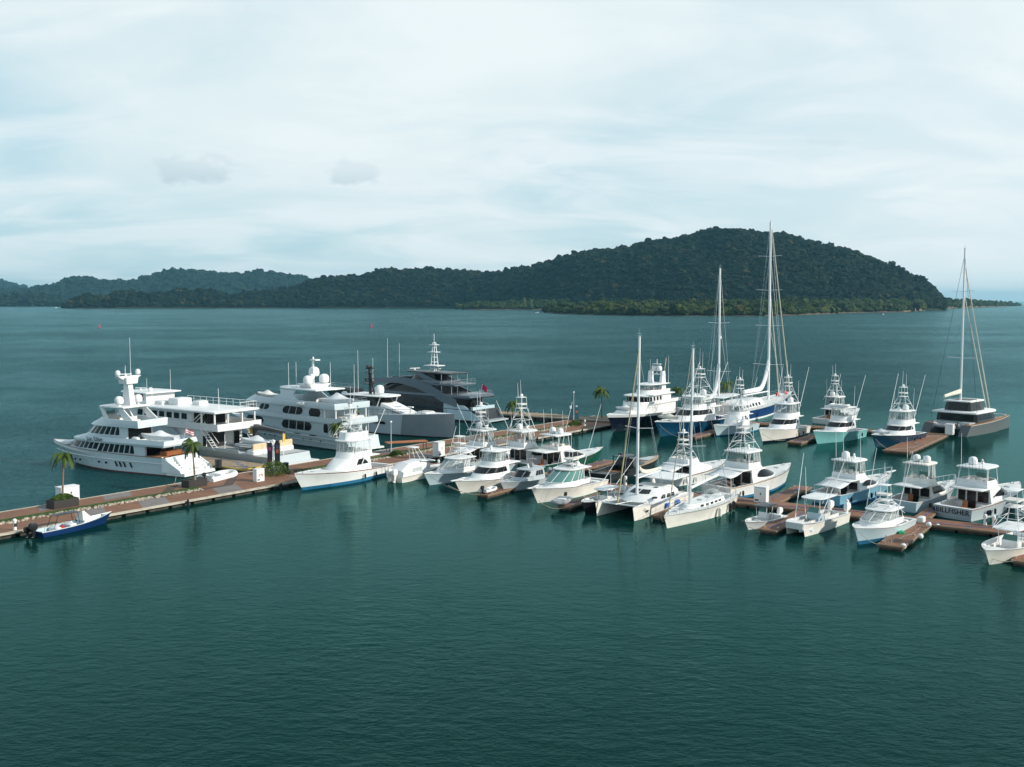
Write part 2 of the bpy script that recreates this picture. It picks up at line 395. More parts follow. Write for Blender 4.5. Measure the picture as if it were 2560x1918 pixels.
def hull(par, L, B, zs, zb, ov=None, top=None, stripe=None, bot=None, rail=None, tw=.88, tm=.45, e=2.3, ew=1.55, stripe_z=.2, rz=.10, cock=None, deckm=None, sole=None, N=26, y0=0.0, pw=1.7, wlb=.90, deck=True, coam=.32, solez=None, tr=0.25, name='hull', bul=.06, cockm=None):
    top = top or WHITE; stripe = stripe or top; bot = bot or ANTIK; rail = rail or (RUBL if top in (WHITE, CREAM, ICEB) else top); ov = L * .09 if ov is None else ov
    deckm = deckm or OFFW; sole = sole or OFFW; Lw = L - ov; cockm = cockm or WHITE
    def sh(t, ee): return (tw + (1 - tw) * math.sin(PI / 2 * t / tm)) if t < tm else max(0, 1 - ((t - tm) / (1 - tm)) ** ee)
    def sheer(t): return zs + (zb - zs) * t ** pw
    def P(t, q, z):
        b = B / 2 * sh(t, e); bw = B / 2 * wlb * sh(t, ew)
        y = bw + (b - bw) * q ** 1.7 if q > 0 else bw * (1 + q * 1.0)
        x = t * (Lw + ov * max(0, q) - (0 if q >= 0 else Lw * .03 * -q)) - tr * (1 - max(0, q)) * max(0, 1 - t * 4) * -1
        return x, y, z
    qs = []
    rows = []
    for i in range(N + 1):
        t = 1 - (1 - i / N) ** 1.25; s = sheer(t); row = [P(t, -.95, -.75 * (1 - .3 * t)), P(t, -.25, -.25), P(t, 0, 0)]
        row.append(P(t, stripe_z / s, stripe_z))
        for k in (.4, .6, .8): z = stripe_z + (s - rz - stripe_z) * k; row.append(P(t, z / s, z))
        row += [P(t, (s - rz) / s, s - rz), P(t, 1, s)]
        rows.append(row)
    b = MB(); nl = len(rows[0]); mi = [2, 2, 1, 0, 0, 0, 0, 3]
    for sg in (1, -1):
        for j in range(nl - 1):
            b.mi = mi[j]; vs = []; fs = []
            for r in rows: vs += [(r[j][0], y0 + sg * r[j][1], r[j][2]), (r[j + 1][0], y0 + sg * r[j + 1][1], r[j + 1][2])]
            for i in range(N): f = (2 * i, 2 * i + 2, 2 * i + 3, 2 * i + 1); fs.append(f if sg < 0 else f[::-1])
            b.add(vs, fs)
    b.mi = 0; r = rows[0]
    b.add([(p[0], y0 + p[1], p[2]) for p in r] + [(p[0], y0 - p[1], p[2]) for p in r[::-1]], [tuple(range(2 * nl))])
    # weld
    ho = b.build(name, [top, stripe, bot, rail], par, 40)
    import bmesh
    bm = bmesh.new(); bm.from_mesh(ho.data); bmesh.ops.remove_doubles(bm, verts=bm.verts, dist=.002); bmesh.ops.recalc_face_normals(bm, faces=bm.faces); bm.to_mesh(ho.data); bm.free()
    ho.data.set_sharp_from_angle(angle=R(40))
    def edge(x):
        t = min(1, max(0, x / L)); return B / 2 * sh(t, e), sheer(t)
    c0 = cock[1] if cock else 0.0
    if deck and c0 < L:
        d = MB(); xs = [c0 + (L - .12 - c0) * (1 - (1 - i / 18) ** 1.3) for i in range(19)]; vs = []; fs = []
        for x in xs:
            bb, s = edge(x); bb = max(.01, bb - .05)
            for k in (-1, -.96, -.5, 0, .5, .96, 1):
                vs.append((x, y0 + bb * k, s - (0 if abs(k) == 1 else bul) + .10 * (1 - k * k) * min(1, bb) + .005))
        for i in range(18):
            for k in range(6): fs.append((i * 7 + k, (i + 1) * 7 + k, (i + 1) * 7 + k + 1, i * 7 + k + 1))
        d.add(vs, fs); d.build('deck', deckm, par)
    if cock:
        x0, x1 = cock; solez = zs * .35 if solez is None else solez; d = MB(); n = 10; vs = []
        xs = [0.02] + [x0 + (x1 - x0) * i / n for i in range(n + 1)]
        sec = []
        for i, x in enumerate(xs):
            bb, s = edge(x); bi = max(.05, bb - coam)
            tz = min(1, x / max(.1, Lw + ov * solez / s)); bwz = B / 2 * wlb * sh(tz, ew); bz = max(.03, min(bi, bwz + (B / 2 * sh(tz, e) - bwz) * (solez / s) ** 1.7 - .08))
            sec.append([(x, y0 + bb, s + .004), (x, y0 + bi, s + .004), (x, y0 + bz, solez), (x, y0 + bi, s)])
        for sg in (1, -1):
            for a, c in zip(sec[:-1], sec[1:]):
                f = lambda p: (p[0], y0 + sg * (p[1] - y0), p[2])
                d.mi = 0; d.add([f(a[0]), f(c[0]), f(c[1]), f(a[1])], [(0, 1, 2, 3)])
        for sg in (1, -1):
            for a, c in zip(sec[1:-1], sec[2:]):
                f = lambda p: (p[0], y0 + sg * (p[1] - y0), p[2])
                d.add([f(a[1]), f(c[1]), f(c[2]), f(a[2])], [(0, 1, 2, 3)])
        bb, s = edge(0); bi, si = sec[1][1][1] - y0, s
        d.add([(.02, y0 + bb - coam, s + .004), (.02, y0 - bb + coam, s + .004), (x0, y0 - bi, s + .004), (x0, y0 + bi, s + .004)], [(0, 1, 2, 3)])
        d.add([(x0, y0 - bi, s), (x0, y0 + bi, s), (x0, sec[1][2][1], solez), (x0, 2 * y0 - sec[1][2][1], solez)], [(0, 1, 2, 3)])
        be = sec[-1][1][1] - y0; se = sec[-1][0][2]
        d.add([(x1, y0 - be - coam * .9, se), (x1, y0 + be + coam * .9, se), (x1, sec[-1][2][1], solez), (x1, 2 * y0 - sec[-1][2][1], solez)], [(0, 1, 2, 3)])
        d.build('cockpit_coaming', cockm, par)
        q = MB(); vs = []
        for a in sec[1:]: vs += [(a[2][0], a[2][1], solez), (a[2][0], 2 * y0 - a[2][1], solez)]
        q.add(vs, [(2 * i, 2 * i + 2, 2 * i + 3, 2 * i + 1) for i in range(n)]); q.build('cockpit_sole', sole, par)
    return edge

# ------------------------------------------------------------------ fittings
def dome(par, x, y, z, r=.45, h=None, m=None, name='satellite_dome'):
    h = h or r * 1.9; b = MB(); b.lathe((x, y, z), [(r * .6, 0), (r * .92, h * .12), (r, h * .3), (r, h * .55), (r * .86, h * .8), (r * .5, h * .95), (.01, h)]); return b.build(name, m or TOPP, par)
def radar(par, x, y, z, w=1.3, ang=.5):
    b = MB(); b.lathe((x, y, z), [(.16, 0), (.2, .12), (.14, .3), (.1, .36)], 10)
    ca, sa = math.cos(ang), math.sin(ang); v = []
    for zz in (.36, .5):
        for a, c in ((-w / 2, -.08), (w / 2, -.08), (w / 2, .08), (-w / 2, .08)): v.append((x + a * ca - c * sa, y + a * sa + c * ca, z + zz))
    b.add(v, [(0, 3, 2, 1), (4, 5, 6, 7), (0, 1, 5, 4), (1, 2, 6, 5), (2, 3, 7, 6), (3, 0, 4, 7)]); return b.build('radar_scanner', TOPP, par)
def whip(par, x, y, z, h=3, lean=(0, 0), r=.035, m=None, name='antenna'):
    b = MB(); b.tube([(x, y, z), (x + lean[0] * .5, y + lean[1] * .5, z + h * .5), (x + lean[0], y + lean[1], z + h)], r, r * .5, 5); return b.build(name, m or ALU, par)
def rails(par, pts, h=.75, step=1.2, r=.028, mid=True, name='guard_rail', m=None):
    b = MB(); top = [Vector(p) + Vector((0, 0, h)) for p in pts]
    b.tube(top, r, n=5)
    if mid: b.tube([Vector(p) + Vector((0, 0, h * .5)) for p in pts], r * .6, n=4)
    for a, c in zip(pts[:-1], pts[1:]):
        a, c = Vector(a), Vector(c); n = max(1, int((c - a).length / step))
        for i in range(n + 1): p = a.lerp(c, i / n); b.tube([p, p + Vector((0, 0, h))], r * .8, n=4)
    return b.build(name, m or STEEL, par)
def bow_rail(par, edge, L, x0, h=.65, r=.03, inset=.12):
    xs = [x0 + (L - .15 - x0) * i / 9 for i in range(10)]
    pts = [(x, max(.05, edge(x)[0] - inset), edge(x)[1]) for x in xs] + [(x, -max(.05, edge(x)[0] - inset), edge(x)[1]) for x in xs[::-1]]
    b = MB(); b.tube([(p[0] + .1, p[1], p[2] + h) for p in pts], r, n=5)
    for p in pts[::1]: b.tube([p, (p[0] + .1, p[1], p[2] + h)], r * .8, n=4)
    return b.build('bow_rail', STEEL, par)
def seat(par, x, y, z, m=None, w=.5, face=1, name='helm_seat'):
    b = MB(); b.tube([(x, y, z), (x, y, z + .4)], .06, n=6); b.rbox(x - w / 2, x + w / 2, y - w / 2, y + w / 2, z + .4, z + .55); b.rbox(x - face * w / 2 - .06, x - face * w / 2 + .08, y - w / 2, y + w / 2, z + .5, z + 1.05, .05); return b.build(name, m or SEATW, par)
def bench(par, x0, x1, y0, y1, z, m=None, back=None, name='bench_seat'):
    b = MB(); b.rbox(x0, x1, y0, y1, z, z + .42, .06)
    if back == 'f': b.rbox(x1 - .15, x1 + .05, y0, y1, z + .3, z + .9, .05)
    if back == 'b': b.rbox(x0 - .05, x0 + .15, y0, y1, z + .3, z + .9, .05)
    return b.build(name, m or SEATW, par)
def console(par, x, z, w=1.0, h=1.1, d=.7, y=0.0, m=None, glass=True):
    b = MB(); rs = [[(x - d / 2, y - w / 2, z), (x + d / 2, y - w / 2, z), (x + d / 2, y + w / 2, z), (x - d / 2, y + w / 2, z)], [(x - d / 2, y - w / 2, z + h * .8), (x + d / 2, y - w / 2, z + h), (x + d / 2, y + w / 2, z + h), (x - d / 2, y + w / 2, z + h * .8)]]
    b.loft(rs, False, True); o = b.build('helm_console', m or WHITE, par)
    if glass: g = MB(); g.add([(x + d / 2, y - w / 2, z + h), (x + d / 2, y + w / 2, z + h), (x + d * .2, y + w * .42, z + h + .5), (x + d * .2, y - w * .42, z + h + .5)], [(0, 1, 2, 3)]); g.build('console_windscreen', TINT, par)
    return o
def outrigger(par, x, y, z, tip, r=.065, m=None):
    b = MB(); p0 = Vector((x, y, z)); p1 = Vector(tip)
    b.tube([p0, p0.lerp(p1, .5), p1], r, r * .45, 6)
    return b.build('outrigger', m or ALU, par)
def outboard(par, x, y, z, m=None, s=1.0, name='outboard_motor'):
    b = MB()
    def rr(z, a, c, w): return [(x + a * s, y - w * s, z), (x + c * s, y - w * .8 * s, z), (x + c * s, y + w * .8 * s, z), (x + a * s, y + w * s, z)]
    b.loft([rr(z + .0 * s, -.55, .1, .16), rr(z + .25 * s, -.72, .15, .24), rr(z + .65 * s, -.68, .1, .23), rr(z + .82 * s, -.5, -.02, .14)], True, True)
    b.loft([rr(z - .9 * s, -.4, -.15, .05), rr(z, -.42, 0, .1)], True, True)
    b.lathe((x - .6 * s, y, z - .75 * s), [(.02, 0), (.1, .1), (.1, .4), (.02, .5)], 8, 'x')
    return b.build(name, m or WHITE, par)
def tower(par, x0, x1, w, z0, z1, xt0, xt1, wt, roof=True, n=2, r=.036, ladder=True, top_x=None):
    b = MB(); base = [(x0, w), (x1, w), (x1, -w), (x0, -w)]; topp = [(xt0, wt), (xt1, wt), (xt1, -wt), (xt0, -wt)]
    def lv(t): return [Vector((a[0] + (c[0] - a[0]) * t, a[1] + (c[1] - a[1]) * t, z0 + (z1 - z0) * t)) for a, c in zip(base, topp)]
    bot, tp = lv(0), lv(1)
    for a, c in zip(bot, tp): b.tube([a, c], r, n=6)
    for i in range(1, n + 1):
        q = lv(i / n); p = lv((i - 1) / n)
        for k in range(4): b.tube([q[k], q[(k + 1) % 4]], r * .8, n=5)
        for k in (0, 2): b.tube([p[k], q[(k + 1) % 4]], r * .65, n=5)
        pass
    # outer raked braces
    for sg in (1, -1): b.tube([(x0 - .5, sg * w * 1.15, z0 - .6), (xt0, sg * wt, z0 + (z1 - z0) * .8)], r * .8, n=5)
    if ladder:
        q0, q1 = bot[0], lv(1)[0]
        for i in range(1, 9): t = i / 9; a, c = lv(t)[0], lv(t)[3]; b.tube([a.lerp(c, .35), a.lerp(c, .65)], r * .5, n=4)
    o = b.build('tuna_tower', ALU, par)
    slab(o, 'tower_platform', WHITE, z1 + .04, .08, xt0 - .12, xt1 + .15, wt + .12, .35, 3)
    p = MB(); rs = [ring(z1 + .5, xt0 - .05, xt1 + .1, wt + .05, .4, 2.6), ring(z1 + .68, xt0 - .05, xt1 + .12, wt + .07, .4, 2.6)]
    p.loft([q[::-1] for q in rs], True, True); p.build('belly_pad', SEATW, o)
    if roof:
        zr = z1 + 1.55; q = MB()
        for sx_ in (xt0, xt1):
            for sg in (1, -1): q.tube([(sx_, sg * wt, z1), (sx_ * .85 + (xt0 + xt1) / 2 * .15, sg * wt * .85, zr)], r * .8, n=5)
        q.each('roof_post', ALU, o)
        slab(o, 'tower_roof', TOPP, zr + .06, .08, xt0 - .05, xt1 + .1, wt + .02, .4, 3)
        return o, zr + .1
    return o, z1 + .7
def awning(par, x0, z0, w0, x1, z1, w1, m=None, poles=True, name='awning'):
    b = MB(); n = 6
    for k, dz in ((0, 0), (1, -.05)):
        pass
    vs = []; fs = []
    for i in range(n + 1):
        t = i / n; x = x0 + (x1 - x0) * t; z = z0 + (z1 - z0) * t - .12 * math.sin(t * PI); w = w0 + (w1 - w0) * t
        for k in range(5): y = w * (k / 2 - 1); vs.append((x, y, z + .08 * (1 - (k / 2 - 1) ** 2)))
    for i in range(n):
        for k in range(4): fs.append((i * 5 + k, i * 5 + k + 1, (i + 1) * 5 + k + 1, (i + 1) * 5 + k))
    b.add(vs, fs); o = b.build(name, m or CLOTH, par)
    md = o.modifiers.new('thick', 'SOLIDIFY'); md.thickness = .04
    return o
def enclosure(par, x0, x1, w, z0, z1, fr=.5, p=2.4, n=5, dx=.3, name='clear_curtain'):
    rA = ring(z0, x0, x1, w, fr, p); rB = ring(z1, x0, x1 - dx, w * .96, fr, p)
    b = MB(); g = patch(rA, rB, .02, .98, 0, 1, .02, 40); o = g.build(name, CLEAR, par)
    L = len(rA); fr_ = MB()
    for i in range(n * 2 + 1):
        s = .02 + .96 * i / (n * 2); q = patch(rA, rB, s - .004, s + .004, 0, 1, .05, 1); fr_.add(q.v, q.f)
    fr_.build('curtain_frame', ALU, par)
    return o
def text(par, s, size, loc, rot, m, name='lettering', ext=.01):
    c = bpy.data.curves.new(name, 'FONT'); c.body = s; c.size = size; c.extrude = ext; c.align_x = 'CENTER'; c.align_y = 'CENTER'
    t = bpy.data.objects.new(name + '_tmp', c); COL.objects.link(t); bpy.context.view_layer.update()
    me = bpy.data.meshes.new_from_object(t.evaluated_get(bpy.context.evaluated_depsgraph_get())); bpy.data.objects.remove(t); me.materials.clear(); me.materials.append(m)
    o = bpy.data.objects.new(name, me); COL.objects.link(o); o.parent = par; o.location = loc; o.rotation_euler = rot; return o
def flag(par, x, y, z, cols, h=1.6, w=.9, ht=.6, ang=PI, name='flag'):
    b = MB(); b.tube([(x, y, z), (x + math.cos(ang) * .4, y + math.sin(ang) * .4, z + h)], .025, n=5); p = b.build('flag_staff', ALU, par)
    f = MB(); n = 8; tx, ty = x + math.cos(ang) * .38, y + math.sin(ang) * .38
    for k in range(len(cols)):
        f.mi = k; zt = z + h - ht * k / len(cols); zb_ = z + h - ht * (k + 1) / len(cols); vs = []
        for i in range(n + 1):
            t = i / n; off = .12 * math.sin(t * 7); dr = -t * .5
            vs += [(tx + math.cos(ang) * w * t * .8 - math.sin(ang) * off, ty + math.sin(ang) * w * t * .8 + math.cos(ang) * off, zt + dr), (tx + math.cos(ang) * w * t * .8 - math.sin(ang) * off, ty + math.sin(ang) * w * t * .8 + math.cos(ang) * off, zb_ + dr)]
        f.add(vs, [(2 * i, 2 * i + 2, 2 * i + 3, 2 * i + 1) for i in range(n)])
    return f.build(name, cols, p)

def boat_root(name, label, cat, group, bow=None, stern=None, Lw=15, ang=AN):
    d = Vector((math.cos(ang), math.sin(ang), 0))
    loc = W(*stern) if stern else W(*bow) - d * Lw
    r = empty(name, loc, ang, label, cat, group); r['_d'] = (loc + d * Lw * .45).y
    return r
G_SF = 'sport fishing boats moored along the floating docks'

def sportfish(label, L, B=None, bow=None, stern=None, ang=AN, top=None, stripe=None, bot=None, rail=None, zs=None, zb=None, zh=None, zc=None, zr=None, zt=None, hx=(.28, .70), tx=.55, wind=False, wshape='shark', winx=(.33, .56), winh=(.35, .82), encl=True, upper=False,
              rig=None, domes=1, ants=2, rail_b=False, pulpit=False, awn=False, door=True, house_m=None, name='sportfishing_boat', nmull=2, dink=False, chair=True, riglen=9.0, riglean=(-.27, .015), teakc=False, radar_on=True, tbase=None, bimini=None, stripe_z=.2, seats=2, group=G_SF, roof_m=None, brow=0.12, cat='sport fishing boat'):
    B = B or L * .29; zs = zs or L * .068; zb = zb or L * .14
    r = boat_root(name, label, cat, group, bow, stern, L * .91, ang); d = r['_d']
    hm = house_m or WHITE; fix = lambda v, dflt: dflt if v is None else (Zat(v, d) if v > 50 else v)
    zh = fix(zh, L * .2); zc = fix(zc, zh + L * .05); zr = fix(zr, zh + L * .13); zt = fix(zt, 0)
    E = hull(r, L, B, zs, zb, top=top or WHITE, stripe=stripe, bot=bot, rail=rail, cock=(.035 * L, hx[0] * L), stripe_z=stripe_z, sole=TEAK if teakc else OFFW, cockm=WHITE)
    e0 = E(hx[0] * L); em = E((hx[0] + hx[1]) / 2 * L); w = B * .40
    z0 = min(E(hx[0] * L)[1], E(hx[1] * L)[1]) - .25
    flat_ = bool(winx) and not wind and wshape in ('almond', 'blade', 'rake', 'rect')
    ho, rs = house(r, 'cabin', hm, [(z0, hx[0] * L, hx[1] * L, w, .55, 2.1, B * .42), ((z0 + zh) / 2 + (0 if flat_ else .1), hx[0] * L, (hx[1] * (.5 if flat_ else .55) + tx * (.5 if flat_ else .45)) * L, w * (.95 if flat_ else .97), .525, 2.35 if flat_ else 2.3, w * .95 + .01 if flat_ else None), (zh, hx[0] * L, tx * L, w * .90, .5, 2.6)])
    if winx and not wind:
        if wshape in ('almond', 'blade', 'rake', 'rect'): win(ho, rs[0], rs[2], winx[0] * L, winx[1] * L, winh[0] + .05, min(.92, winh[1] + .08), wshape, 1, .1, off=.08)
        else: win(ho, rs[1], rs[2], winx[0] * L, winx[1] * L, winh[0] - .35, winh[1], wshape, 1, .1)
    if wind:
        win(ho, rs[1], rs[2], (hx[0] + .04) * L, (tx - .04) * L, .05, .78, {0: 'shark'}, 2, .06)
        sa = s_of_x(rs[1], (tx - .040) * L) + .003; front(ho, rs[1], rs[2], sa, 1 - sa, .05, .78, 3, .005)
    if door:
        b = MB(); x = hx[0] * L - .04; zz0 = (solez := zs * .35) + .15; top_ = zh - .35
        b.box(x - .03, x, -w * .15, w * .35, zz0, top_); o = b.build('salon_door', GLASS, ho)
        b = MB(); b.box(x - .03, x, -w * .85, -w * .25, zz0 + .8, top_); b.box(x - .03, x, w * .45, w * .85, zz0 + .8, top_); b.each('aft_window', GLASS, ho)
        b = MB(); b.rbox(x - .65, x - .06, -w * .85, -w * .3, solez, solez + .75, .06); b.build('bait_locker', WHITE, r)
    slab(r, 'bridge_deck', TOPP, zh + .08, .16, (hx[0] - brow) * L, (tx - .06) * L, w * .93, .3, 3)
    xb_, xf_ = (hx[0] - .03) * L, (tx - .002) * L
    fb = tub(r, 'flybridge', hm, zh - .02, zc, zh + .12, xb_, xf_, B * .352, .5, 2.6, rake=(zc - zh) * .75, flare=-.05)
    console(fb, xb_ + (xf_ - xb_) * .55, zh + .1, B * .28, max(.7, zc - zh - .05), .6, 0, hm)
    for k in range(seats): seat(fb, xb_ + (xf_ - xb_) * .3, (k - (seats - 1) / 2) * .9, zh + .1)
    bench(fb, xf_ - 1.9, xf_ - 1.1, -B * .2, B * .2, zh + .1)
    if zr:
        ro = slab(r, 'hardtop', roof_m or TOPP, zr + .1, .18, xb_ - .3, xf_ - .1, B * .34, .45, 2.8)
        lg = MB()
        for sx_ in (xb_ + .1, xf_ - 1.2):
            for sg in (1, -1): lg.tube([(sx_, sg * B * .33, zc - .5), (sx_ + (.15 if sx_ < xf_ - 2 else -.3), sg * B * .31, zr)], .045, n=6)
        for sg in (1, -1):
            lg.tube([(xb_ - .8 * 0, sg * B * .34, zh), (xb_ + .6, sg * B * .31, zr)], .04, n=5)
        lg.each('hardtop_support', ALU, r)
        if encl: enclosure(r, xb_ + (xf_ - xb_) * .25, xf_ - (zc - zh) * .75 - .1, B * .335, zc, zr - .1, dx=.25)
        if domes >= 1: dome(ro, xb_ + (xf_ - xb_) * .35, B * .12, zr + .12, .3 + .012 * L)
        if domes >= 2: dome(ro, xb_ + (xf_ - xb_) * .4, -B * .15, zr + .12, .3 + .010 * L)
        if radar_on: radar(ro, xb_ + (xf_ - xb_) * .62, 0, zr + .12)
        for k in range(ants): whip(ro, xb_ + .5 + k * .8, (B * .3) * (-1) ** k, zr + .1, L * .22, (-.2, 0))
        zb0 = zr + .1
    else: zb0 = zc
    if upper and zr:      # second open station over an enclosed bridge
        u = tub(r, 'upper_station', hm, zr + .08, upper, zr + .14, xb_ + .3, xf_ - .3, B * .27, .5, 2.2, rake=.5)
        console(u, xb_ + (xf_ - xb_) * .5, zr + .15, B * .2, .9, .5, 0, hm); seat(u, xb_ + (xf_ - xb_) * .28, 0, zr + .15)
        zb0 = upper - .4
    if zt:
        a, c = (tbase or (xb_, xf_ - 1.0)); mid = a + (c - a) * .42; hw = max(.5, B * .11)
        t_, ztop = tower(r, a, c, B * .30, zb0 - .1, zt - 1.6, mid - hw * 1.1, mid + hw * 1.1, hw)
        dome(t_, mid, 0, ztop, .22); whip(t_, mid - .4, .3, ztop, L * .13, (-.1, 0)); whip(t_, mid - .4, -.3, ztop, L * .16, (-.1, 0))
    if rig is None or rig:
        for sg in (1, -1): outrigger(r, (hx[0] + .12) * L, sg * B * .42, zh - .8, ((hx[0] + .12 + riglean[0]) * L, sg * (B * .42 + riglean[1] * L), zh - .8 + riglen))
    if rail_b: bow_rail(r, E, L, L * .55)
    if pulpit:
        b = MB(); z = zb - .02; b.loft([[(L - 1.2, .35, z), (L + .8, .12, z + .1), (L + .8, -.12, z + .1), (L - 1.2, -.35, z)], [(L - 1.2, .35, z + .1), (L + .8, .12, z + .18), (L + .8, -.12, z + .18), (L - 1.2, -.35, z + .1)]], True, True); b.build('bow_pulpit', WHITE, r)
    if awn: awning(r, (hx[0] - .1) * L, zh + .02, B * .36, .02 * L, zh - .55, B * .38)
    if awn:
        b = MB()
        for sg in (1, -1): b.tube([(.03 * L, sg * B * .37, zs), (.03 * L, sg * B * .37, zh - .55)], .03, n=5)
        b.each('awning_pole', ALU, r)
    if chair:
        z = zs * .35; b = MB(); x = .15 * L; b.tube([(x, 0, z), (x, 0, z + .45)], .09); b.rbox(x - .3, x + .35, -.3, .3, z + .45, z + .6); b.rbox(x + .3, x + .42, -.3, .3, z + .55, z + 1.3, .04); b.rbox(x - .9, x - .35, -.25, .25, z + .2, z + .27, .03); b.build('fighting_chair', TEAKC if teakc else SEATW, r)
    gx = random.Random(int(L * 1000 + B * 77)); z = zs * .35
    for k in range(5):
        b = MB(); x = gx.uniform(.06, .22) * L; y = gx.uniform(-.28, .28) * B; q = gx.uniform(.15, .38); b.rbox(x - q, x + q, y - q * .6, y + q * .6, z, z + q * gx.uniform(.8, 1.5), .04); b.build('cooler_box', gx.choice([WHITE, BLUP, YELL, RUBG, TEAKC, REDP, CLOTH]), r)
    if zr:
        b = MB(); n_ = 8
        for k in range(n_): y = (k - (n_ - 1) / 2) * B * .075; b.tube([(xb_ - .25, y, zr - .5), (xb_ - .5, y, zr + .9 + gx.uniform(-.3, .5))], .016, n=4)
        b.build('rod_rack', BLACK, r)
    b = MB()
    for k in range(gx.randint(2, 4)):
        x = gx.uniform(.12, .5) * L; e = E(x); sg = gx.choice((1, -1)); b.lathe((x, sg * (e[0] + .12), e[1] * .25), [(.04, 0), (.13, .08), (.13, .55), (.04, .65)], 8)
    b.each('fender', gx.choice([WHITE, NAVY, BLACK]), r)
    # foredeck details
    b = MB(); x = L * .80; e_ = E(x); b.rbox(x - .35, x + .35, -.35, .35, e_[1] - .02, e_[1] + .12, .06); b.build('deck_hatch', GREYH, r); b = MB(); x = L * .9; b.box(x - .15, x + .15, -.06, .06, E(x)[1] - .05, E(x)[1] + .22)
    for x in (.74, .93):
        for sg in (1, -1): p = E(x * L); b.box(x * L - .15, x * L + .15, sg * (p[0] - .2) - .03, sg * (p[0] - .2) + .03, p[1] - .05, p[1] + .09)
    b.each('cleat', GREYH, r)
    b = MB()
    for sg in (1, -1):
        for x in (.1, .2): p = E(x * L); b.box(x * L - .14, x * L + .14, sg * (p[0] - .16) - .03, sg * (p[0] - .16) + .03, p[1], p[1] + .1)
    b.each('cleat', STEEL, r)
    if dink: tender(r, L * .80, 0, E(L * .8)[1] + .1, L * .19)
    return r, E, dict(zh=zh, zc=zc, zr=zr, B=B)


def dirang(p, q): v = q - p; return math.atan2(v.y, v.x)
def on(root, x, y, z, rz=0.0):
    a = root.rotation_euler[2]; c, s_ = math.cos(a), math.sin(a)
    return Vector((root.location.x + x * c - y * s_, root.location.y + x * s_ + y * c, root.location.z + z)), a + rz
def tender(root, x, y, z, l, label, covered=True, rz=0.0, m=None):
    loc, a = on(root, x, y, z, rz); b = MB(); rs = []
    for i in range(13):
        t = i / 12; w = l * .17 * max(.05, 1 - max(0, (t - .4) / .6) ** 2.6); g_ = l * (.10 + .05 * t * t); pk = g_ + l * (.10 * math.exp(-((t - .45) / .16) ** 2) + .03 * math.sin(t * PI)); x = -l / 2 + l * t; kz = l * .10 * max(0, (t - .75) / .25) ** 2
        rs.append([(x, 0, kz), (x, w * .7, kz + .04), (x, w, g_ * .75), (x, w * 1.04, g_), (x, w * .55, g_ + (pk - g_) * .55), (x, 0, pk), (x, -w * .55, g_ + (pk - g_) * .55), (x, -w * 1.04, g_), (x, -w, g_ * .75), (x, -w * .7, kz + .04)])
    b.loft(rs, True, True); o = b.build('covered_dinghy', m or CLOTH, None, loc=loc, rz=a)
    return tag(o, label, 'dinghy')
def inflatable(loc, rz, l, label, m=None, motor=True):
    root = empty('inflatable_dinghy', loc, rz, label, 'dinghy'); m = m or RUBG
    b = MB(); r = l * .065; w = l * .2; pts = [(-l / 2, w, r)]
    for i in range(9): a = i / 8 * PI; pts.append((l * .18 + math.sin(a) * l * .3, w * math.cos(a), r + .12 * math.sin(a)))
    pts.append((-l / 2, -w, r)); b.tube(pts, r, n=9); b.build('tube', m, root)
    f = MB(); f.box(-l * .42, l * .25, -w, w, .02, r * .9); f.rbox(-l * .12, l * .02, -w * .8, w * .8, r * .8, r * 2.2, .04); f.box(-l * .44, -l * .4, -w, w, 0, r * 2.4); f.build('floor_board', OFFW, root)
    if motor: outboard(root, -l * .44, 0, r * 2.2, BLACK, .6)
    return root

